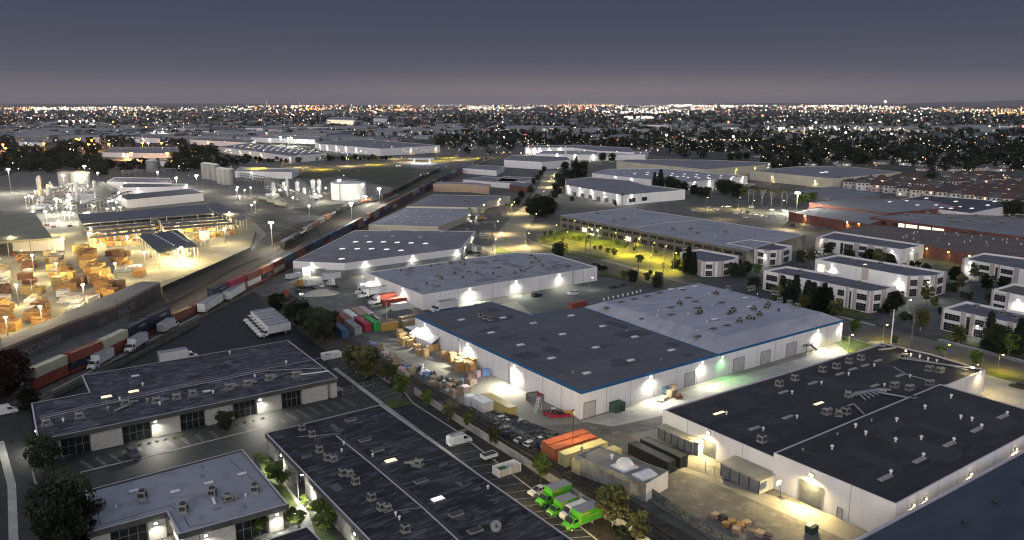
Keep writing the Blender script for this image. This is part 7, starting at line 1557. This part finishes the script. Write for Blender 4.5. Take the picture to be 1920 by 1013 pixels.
def lpole(u, v, h, label, m=M_METAL):
    x, y = P(u, v); e = empty('lamp_pole', (x, y, 0), GA, label, 'pole'); a = MB(); a.tube((0, 0, 0), (0, 0, h), .1, 7, r1=.07); a.build('pole', [m], e); a = MB(); a.box(0, 0, h, .5, .3, .2); a.build('lamp_head', [M_DARK], e); return e
q_ = lpole(1074, 853, 10.5, 'tall thin lamp pole between orange and pale containers', M_DARK); light('pole_light', (.5, 0, 10.2), 3800, WARM, .15, q_); lpole(726, 612, 9, 'white pole among the coloured containers', M_WHITE); lpole(888, 575, 5, 'thin pole against the white warehouse wall'); lpole(62, 560, 8, 'white pole in the lumber stacks', M_WHITE)
lpole(222, 610, 9, 'black pole before the graffiti wall', M_DARK); lpole(8, 690, 9, 'black pole at the end of the graffiti wall', M_DARK); lpole(1462, 945, 1.5, 'short post beside the hoop'); lpole(788, 628, 1, 'stub post by the hut')
# ------------------------------------------------------------------ terraced houses and suburb
H_W = [mat('house_wall_' + n, c, tuple(x * 1.15 for x in c), scale=.5) for n, c in (('cream', (.50, .46, .40)), ('pink', (.42, .34, .31)), ('grey', (.40, .39, .38)), ('white', (.55, .53, .50)))]
H_R = [mat('house_roof_' + n, c, tuple(x * 1.4 for x in c), scale=.8) for n, c in (('brown', (.05, .038, .036)), ('red', (.075, .042, .038)), ('grey', (.075, .072, .075)))]
def proto_house(seed, wm, rm, lit, L=11, W=9, h=5.6, rh=2.2):
    e = empty('house', label='x', cat='house'); a = MB(); a.prism([(-L / 2, -W / 2), (L / 2, -W / 2), (L / 2, W / 2), (-L / 2, W / 2)], 0, h, top=False, bottom=False); a.build('wall', [wm], e)
    r = MB(); o = .5; p = [(-L / 2 - o, -W / 2 - o, h), (L / 2 + o, -W / 2 - o, h), (L / 2 + o, W / 2 + o, h), (-L / 2 - o, W / 2 + o, h), (-L / 2 + W / 2, 0, h + rh), (L / 2 - W / 2, 0, h + rh)]
    r.add(p, [(0, 1, 5, 4), (1, 2, 5), (2, 3, 4, 5), (3, 0, 4), (3, 2, 1, 0)]); r.box(L * .2, W * .15, h + .6, .8, .8, rh); r.build('roof', [rm], e)
    for k, (y, s) in enumerate(((-W / 2, 1), (W / 2, 1))):
        for j, (x, z) in enumerate(((-3, 1), (2.6, 1), (-3, 3.8), (2.6, 3.8), (0, 3.8))):
            if z > h - 1: continue
            g = MB(); g.box(x, y, z, 1.3, .12, 1.2); g.build('window', [E_WIN if (j + k * 2 + seed) % 5 == 0 and lit else M_GLASS], e)
    for y in (-L / 2, L / 2): g = MB(); g.box(y, .5, 3.4 if h > 4 else 1, .12, 1.4, 1.2); g.build('window', [E_WIN if lit and y < 0 and seed % 2 else M_GLASS], e)
    return remember(e)
PH = [proto_house(0, H_W[0], H_R[0], 1), proto_house(1, H_W[1], H_R[1], 1), proto_house(2, H_W[2], H_R[0], 0), proto_house(3, H_W[3], H_R[2], 0), proto_house(4, H_W[0], H_R[1], 0)]
PB = [proto_house(5, H_W[3], H_R[2], 1, 14, 10, 3.0, 1.7), proto_house(6, H_W[2], H_R[0], 0, 13, 9, 3.0, 1.6), proto_house(7, H_W[0], H_R[2], 1, 16, 9, 3.0, 1.8)]
hc = 0
for r in range(9):
    n = 15 - r // 3
    for k in range(n):
        u = 1568 + k * 25 + r * 33 * .9 - (r % 2) * 6; v = 351 + k * 2.65 + (k > 4) * 3 - r * 4.6 + r * 2.6
        if u > 1990: continue
        if r > 0 and u < 1600: continue
        put(R.choice(PH), u, v, -.35 + R.uniform(-.05, .05), '%s terraced two-storey house of %s row behind the brick works' % (nth(k), 'the front' if r == 0 else 'the ' + ORD[r]), 'estate of two-storey houses', scale=(R.uniform(1.0, 1.15), 1.15, R.uniform(1.1, 1.25)), cat='house'); hc += 1
# bungalows between trees, on into the dark
def ok_zone(u, v):
    if v > 348: return False
    if u > 1420: return v < 318 - max(0, (1900 - u)) * .00 + (u - 1700) * .09 if u > 1700 else v < 311
    if u > 820: return v < 275 + (u - 820) * .02
    return v < 262
spots = []
for k in range(1500):
    u = R.uniform(840, 1990) if R.random() < .85 else R.uniform(-40, 840); v = 222 + 100 * R.random() ** 1.25
    if ok_zone(u, v): spots.append((u, v))
spots.sort(key=lambda p: -p[1])
HG = 'bungalows scattered through the dark suburb'
for k, (u, v) in enumerate(spots[:170]):
    put(PB[k % 3], u, v, R.choice([.2, 1.77, -.3]), 'low bungalow half hidden in the dark tree-covered suburb', HG, scale=R.uniform(.85, 1.15), cat='house')
tspots = []
for k in range(3400):
    u = R.uniform(820, 2000) if R.random() < .78 else R.uniform(-60, 820); v = 214 + 108 * R.random() ** 1.3
    if ok_zone(u, v): tspots.append((u, v))
tspots.sort(key=lambda p: -p[1])
TG = 'trees of the distant suburb'
for k, (u, v) in enumerate(tspots[:70]):
    x, y = P(u, v); h = R.uniform(8, 16); place(T['far'][k % 3 if k % 5 else 2], (x, y, 0), R.uniform(0, 6), 'dark tree standing in the distant suburb', TG, (h * 1.3, h * 1.3, h), cat='tree')
def mass(name, pts, label, cat, lo, hi, kinds):
    """one far-off wood: crowns merged into a single object"""
    srcs = [(PK[t.name][1].data, PK[t.name][0].data) for t in kinds]; import array
    near_ = [(PK[t.name][1].data, 0) for t in T['far']]; a = MB()
    for (u, v) in pts:
        x, y = P(u, v); h = R.uniform(lo, hi); me = (R.choice(near_) if v > 235 else R.choice(srcs))[0]; an_ = R.uniform(0, 6); c, s = math.cos(an_), math.sin(an_); w_ = h * 1.5
        o = len(a.v); a.v += [(x + (p.co.x * c - p.co.y * s) * w_, y + (p.co.x * s + p.co.y * c) * w_, p.co.z * h) for p in me.vertices]
        for p in me.polygons: a.f.append(tuple(i + o for i in p.vertices)); a.m.append(p.material_index); a.sm.append(False)
    ob = a.build(name, LF['dark']); tag(ob, label, cat, kind='stuff'); return ob
T['mass'] = [proto_tree('round', 30, 9, 9, .15, 'dark', hw=.5, th=.04, name='tree'), proto_tree('round', 31, 7, 9, .16, 'dark', hw=.45, th=.05, name='tree')]
def clear(u, v):
    for p in BPX:
        xs = [q[0] for q in p]; ys = [q[1] for q in p]
        if min(xs) - 6 < u < max(xs) + 6 and min(ys) - 1 < v < max(ys) + 14: return False
    return True
extra = []
for _ in range(700):
    u, v = R.uniform(-60, 620), 252 + 72 * R.random() ** 1.2
    if R.random() < .5: u, v = R.gauss(R.choice([60, 180, 330, 450, 560]), 40), R.gauss(R.choice([262, 280, 300, 315]), 5)
    if v < 322 and clear(u, v) and not (520 < u and v > 296): extra.append((u, v))
for _ in range(160):
    u, v = R.uniform(830, 1500), R.uniform(262, 316)
    if clear(u, v) and not (1008 < u < 1062): extra.append((u, v))
mass('woodland', tspots[70:] + extra[:330] + [(R.uniform(-60, 1990), 206 + 26 * R.random()) for _ in range(900)], 'dark mass of distant treetops covering the plain', 'woodland', 9, 17, T['mass'])
for t in T['mass']:
    for ch in PK[t.name]: bpy.data.objects.remove(ch)
    bpy.data.objects.remove(t)
# far flat-roofed buildings
fb = []
for k in range(900):
    u = R.uniform(-60, 850) if R.random() < .62 else R.uniform(850, 1990); v = 207 + 60 * R.random() ** 1.2
    if u > 850 and v > 250: continue
    if 590 < u < 840 and v > 255: continue
    fb.append((u, v))
fb.sort(key=lambda p: -p[1])
def proto_far(L, W, h, wm, rm):
    e = empty('warehouse', label='x', cat='warehouse'); a = MB(); a.prism([(-L / 2, -W / 2), (L / 2, -W / 2), (L / 2, W / 2), (-L / 2, W / 2)], 0, h, top=False, bottom=False); a.build('wall', [wm], e)
    a = MB(); a.box(0, 0, h, L + .6, W + .6, .4); 
    for k in range(5): a.box(-L / 2 + L * (k + .5) / 5, W * .1, h + .4, 3, 3, 1.6)
    a.build('roof', [rm], e); return remember(e)
PF = [proto_far(90, 55, 9, W_GREY, R_MID), proto_far(60, 40, 8, W_WHITE, R_MID), proto_far(120, 60, 10, W_GREY, R_LIGHT2), proto_far(40, 30, 7, W_TAN, R_MID)]
FG = 'low sheds on the distant plain'
for k, (u, v) in enumerate(fb[:230]):
    x, y = P(u, v); place(PF[k % 4], (x, y, 0), R.choice([0, .3, -.4, 1.5]), 'low flat-roofed shed on the distant dark plain', FG, R.uniform(.7, 1.3) * (1 if v > 222 else 1.6), cat='warehouse')
rf = MB()
for _ in range(1500):
    u = R.uniform(-60, 1990); v = 203 + 62 * R.random() ** 1.4
    if u > 850 and v > 245 and R.random() < .6: continue
    x, y = P(u, v); s_ = R.uniform(18, 70) if u < 850 or R.random() < .3 else R.uniform(10, 22); rf.box(x, y, 0, s_, s_ * R.uniform(.4, .8), R.uniform(4, 9), R.uniform(0, 1.5), R.choice([0, 0, 1, 2]))
o = rf.build('rooftops', [R_MID, W_GREY, R_LIGHT2]); tag(o, 'far-off jumble of low roofs filling the plain to the skyline', 'rooftops', kind='stuff')
# process-plant lamps
for k in range(44):
    u, v = (R.uniform(45, 240), R.uniform(345, 402)) if k < 28 else (R.uniform(440, 620), R.uniform(345, 385))
    flood(u, v, R.uniform(5, 9), 'small lamp on a post among the pipework, %s outward' % nth(k), 2000, 'wy'[k % 2], big=.9, group='small plant lamps')
# ------------------------------------------------------------------ low hills on the skyline
mb = MB()
def hill(u0, u1, amp, dist, seed):
    rr = random.Random(seed); n = 60; pr = []
    for k in range(n + 1):
        u = u0 + (u1 - u0) * k / n; t = k / n; ang = math.atan((u - CX) * CP / FPX); z = HC + dist * amp * math.sin(pi * t) ** .7 * (.75 + .25 * math.sin(t * 9 + seed) + .1 * rr.random()); pr.append((dist * math.tan(ang), dist, z))
    o = len(mb.v); N_ = n + 1
    mb.v += [(p[0], p[1] - 1500, -5) for p in pr] + pr + [(p[0] * 1.15, p[1] + 6000, -5) for p in pr]
    for j in range(2):
        for k in range(n): mb.f.append((o + j * N_ + k, o + j * N_ + k + 1, o + (j + 1) * N_ + k + 1, o + (j + 1) * N_ + k)); mb.m.append(0); mb.sm.append(True)
hill(1690, 2300, .0062, 42000, 3); hill(1300, 1720, .0012, 46000, 5); hill(-200, 640, .0006, 46000, 7)
struct('hills', mb, mat('far_hills', (.03, .032, .036), (.045, .046, .05), scale=.0005))
# ------------------------------------------------------------------ the lights of the city
CL = [emit('city_warm_white', (1.0, .78, .52), 10.0, False), emit('city_white', (1.0, .93, .86), 12.0, False), emit('city_orange', (1.0, .34, .06), 12.0, False), emit('city_red', (1.0, .05, .03), 10.0, False), emit('city_cool', (.75, .95, 1.0), 12.0, False), emit('city_green', (.6, 1.0, .5), 6.0, False), emit('city_bright', (1.0, .90, .78), 44.0, False), emit('city_dim', (1.0, .80, .58), 3.2, False)]
a = MB()
def spark(u, v, mi, sz):
    z = R.uniform(6, 12) if v > 210 else R.uniform(8, 26); x, y = P(u, v, z); d = math.hypot(x, y); r = d * sz / FPX
    q = (x, y, z); a.add([(x + r, y, z), (x, y + r, z), (x - r, y, z), (x, y - r, z), (x, y, z + r), (x, y, z - r)], [(0, 1, 4), (1, 2, 4), (2, 3, 4), (3, 0, 4), (1, 0, 5), (2, 1, 5), (3, 2, 5), (0, 3, 5)], mi)
def clus(u, v):
    q = .5 + .5 * math.sin(u * .031 + v * .21) * math.sin(u * .013 - v * .37 + 1.7) + .25 * math.sin(u * .09 + v * .9)
    return R.random() < max(.12, max(q, 0) ** 1.6)
def pick(w_): 
    t = R.random() * sum(w_)
    for i, x in enumerate(w_):
        t -= x
        if t <= 0: return i
    return 0
def dens(u):   # along the skyline the photograph is brightest in these runs
    return .35 + .65 * max(math.exp(-((u - c) / s) ** 2) for c, s in ((60, 60), (220, 60), (560, 90), (770, 60), (900, 40), (1100, 110), (1290, 120), (1560, 120), (1660, 40), (180, 40)))
for k in range(3000):
    u = R.uniform(-40, 1960)
    if R.random() > dens(u) ** 1.3: continue
    v = 197 + abs(R.gauss(0, 1)) * (4.0 if R.random() < .6 else 11) + (5 if u > 1700 else 2 if u < 500 else 0) * R.random() + (2.5 if u < 400 or u > 1600 else 0)
    warm = (480 < u < 640) or (730 < u < 820) or (1030 < u < 1110) or u < 60 or u > 1780
    mi = pick([3, .8, 5, .6, .1, .05, .4, 4] if warm else [5, 2.2, 1.6, .5, .2, .1, .5, 5]); spark(u, v, mi, R.uniform(.25, .42) + R.random() ** 5 * .7)
for k in range(6800):
    u = R.uniform(-40, 1960); v = 204 + 84 * R.random() ** 1.5; 
    if u > 1350 and v > 212 and R.random() < .4: continue
    mi = pick([4, 1.6, 2.0, .5, .15, .15, .3, 7]); spark(u, v, mi, R.uniform(.14, .26) + R.random() ** 7 * .6) if clus(u, v) else None
for k in range(600):
    u = R.uniform(840, 1960); v = 235 + 105 * R.random(); 
    if not ok_zone(u, v): continue
    spark(u, v, pick([3, 1, .8, .15, 0, .2, .1, 8]), R.uniform(.25, .6))
for k in range(420):
    u = R.uniform(-40, 860); v = 238 + 92 * R.random() ** 1.2
    if clear(u, v) and clus(u, v): spark(u, v, pick([3, 3, 1.2, .3, .1, .1, .5, 5]), R.uniform(.22, .5))
for (u0, u1, v, n, mi) in [(60, 200, 204, 90, 1), (230, 480, 206, 60, 0), (480, 600, 233, 8, 2), (1130, 1260, 210, 120, 1), (1170, 1225, 220, 50, 6), (1440, 1700, 240, 70, 6), (1440, 1700, 243, 70, 0), (1860, 1920, 212, 60, 2), (1800, 1920, 208, 60, 0), (1520, 1640, 198, 60, 6), (640, 760, 206, 50, 2), (870, 1000, 203, 60, 1), (1180, 1340, 205, 90, 1), (1290, 1420, 262, 45, 0), (560, 620, 205, 60, 2), (1050, 1150, 196, 120, 2), (1250, 1440, 198, 90, 6)]:
    for k in range(n): spark(R.uniform(u0, u1), v + R.gauss(0, 1.3), mi if R.random() < .8 else 0, R.uniform(.2, .5))
ob = a.build('city_lights', CL); tag(ob, 'countless lamps of the city spread to the skyline', 'city lights', kind='stuff')
for k, (u, v, h) in enumerate([(1431, 196, 130), (1430, 217, 30), (1366, 229, 25), (1919, 237, 20), (500, 250, 14), (1660, 191, 150)]):
    x, y = P(u, v, h); e = empty('beacon_mast', (x, y, 0), 0, ['tall skyline mast with large red beacon', 'red beacon mast below the skyline one', 'red lamp mast in the dark suburb', 'red lamp mast by the picture edge', 'red signal over the far road', 'tall lit refinery stack on the skyline'][k], 'beacon mast'); a = MB(); a.tube((0, 0, 0), (0, 0, h), h / 60 + .3, 6, r1=.3); a.build('mast', [M_METAL], e)
    a = MB(); r = math.hypot(x, y) * (.0016 if k == 0 else .0010); a.cyl(0, 0, h - r, h + r, r, r, 8); a.build('beacon', [CL[3] if k < 5 else CL[0]], e)
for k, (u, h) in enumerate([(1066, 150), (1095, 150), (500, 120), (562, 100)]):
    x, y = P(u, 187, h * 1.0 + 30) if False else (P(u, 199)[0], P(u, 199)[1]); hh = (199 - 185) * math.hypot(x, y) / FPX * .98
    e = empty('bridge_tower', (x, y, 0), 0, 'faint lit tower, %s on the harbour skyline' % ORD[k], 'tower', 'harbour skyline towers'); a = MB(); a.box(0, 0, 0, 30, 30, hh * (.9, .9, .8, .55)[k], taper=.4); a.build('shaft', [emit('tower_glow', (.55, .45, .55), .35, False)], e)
# tidy: unused prototypes leave the scene
for pr in [PR_CONT, PR_CONT20, PR_WAG, PR_HOP, PR_TANK, PR_SEDAN, PR_SUV, PR_PICK, PR_BOX, PR_LOWBOX, PR_TRL, PR_TRAC, PR_VAN] + [t for k, l in T.items() if k != 'mass' for t in l] + PH + PB + PF:
    if pr.name not in USED:
        def rm(o):
            for ch in PK.get(o.name, ()): rm(ch)
            bpy.data.objects.remove(o)
        rm(pr)
# ------------------------------------------------------------------ night haze
HAZE = 2.0e-5
if HAZE:
    mb = MB(); mb.box(0, 38000, -1.0, 110000, 78000, 600.0)
    m = bpy.data.materials.new('haze'); m.use_nodes = True; nt = m.node_tree; nt.nodes.clear()
    o_ = nt.nodes.new('ShaderNodeOutputMaterial'); pv = nt.nodes.new('ShaderNodeVolumePrincipled'); pv.inputs['Color'].default_value = (.80, .76, .80, 1); pv.inputs['Density'].default_value = HAZE; pv.inputs['Anisotropy'].default_value = .2
    nt.links.new(pv.outputs[0], o_.inputs['Volume']); o = mb.build('haze', m); tag(o, 'thin night haze lying over the whole city', 'haze', kind='stuff')
    cy.volume_bounces = 0
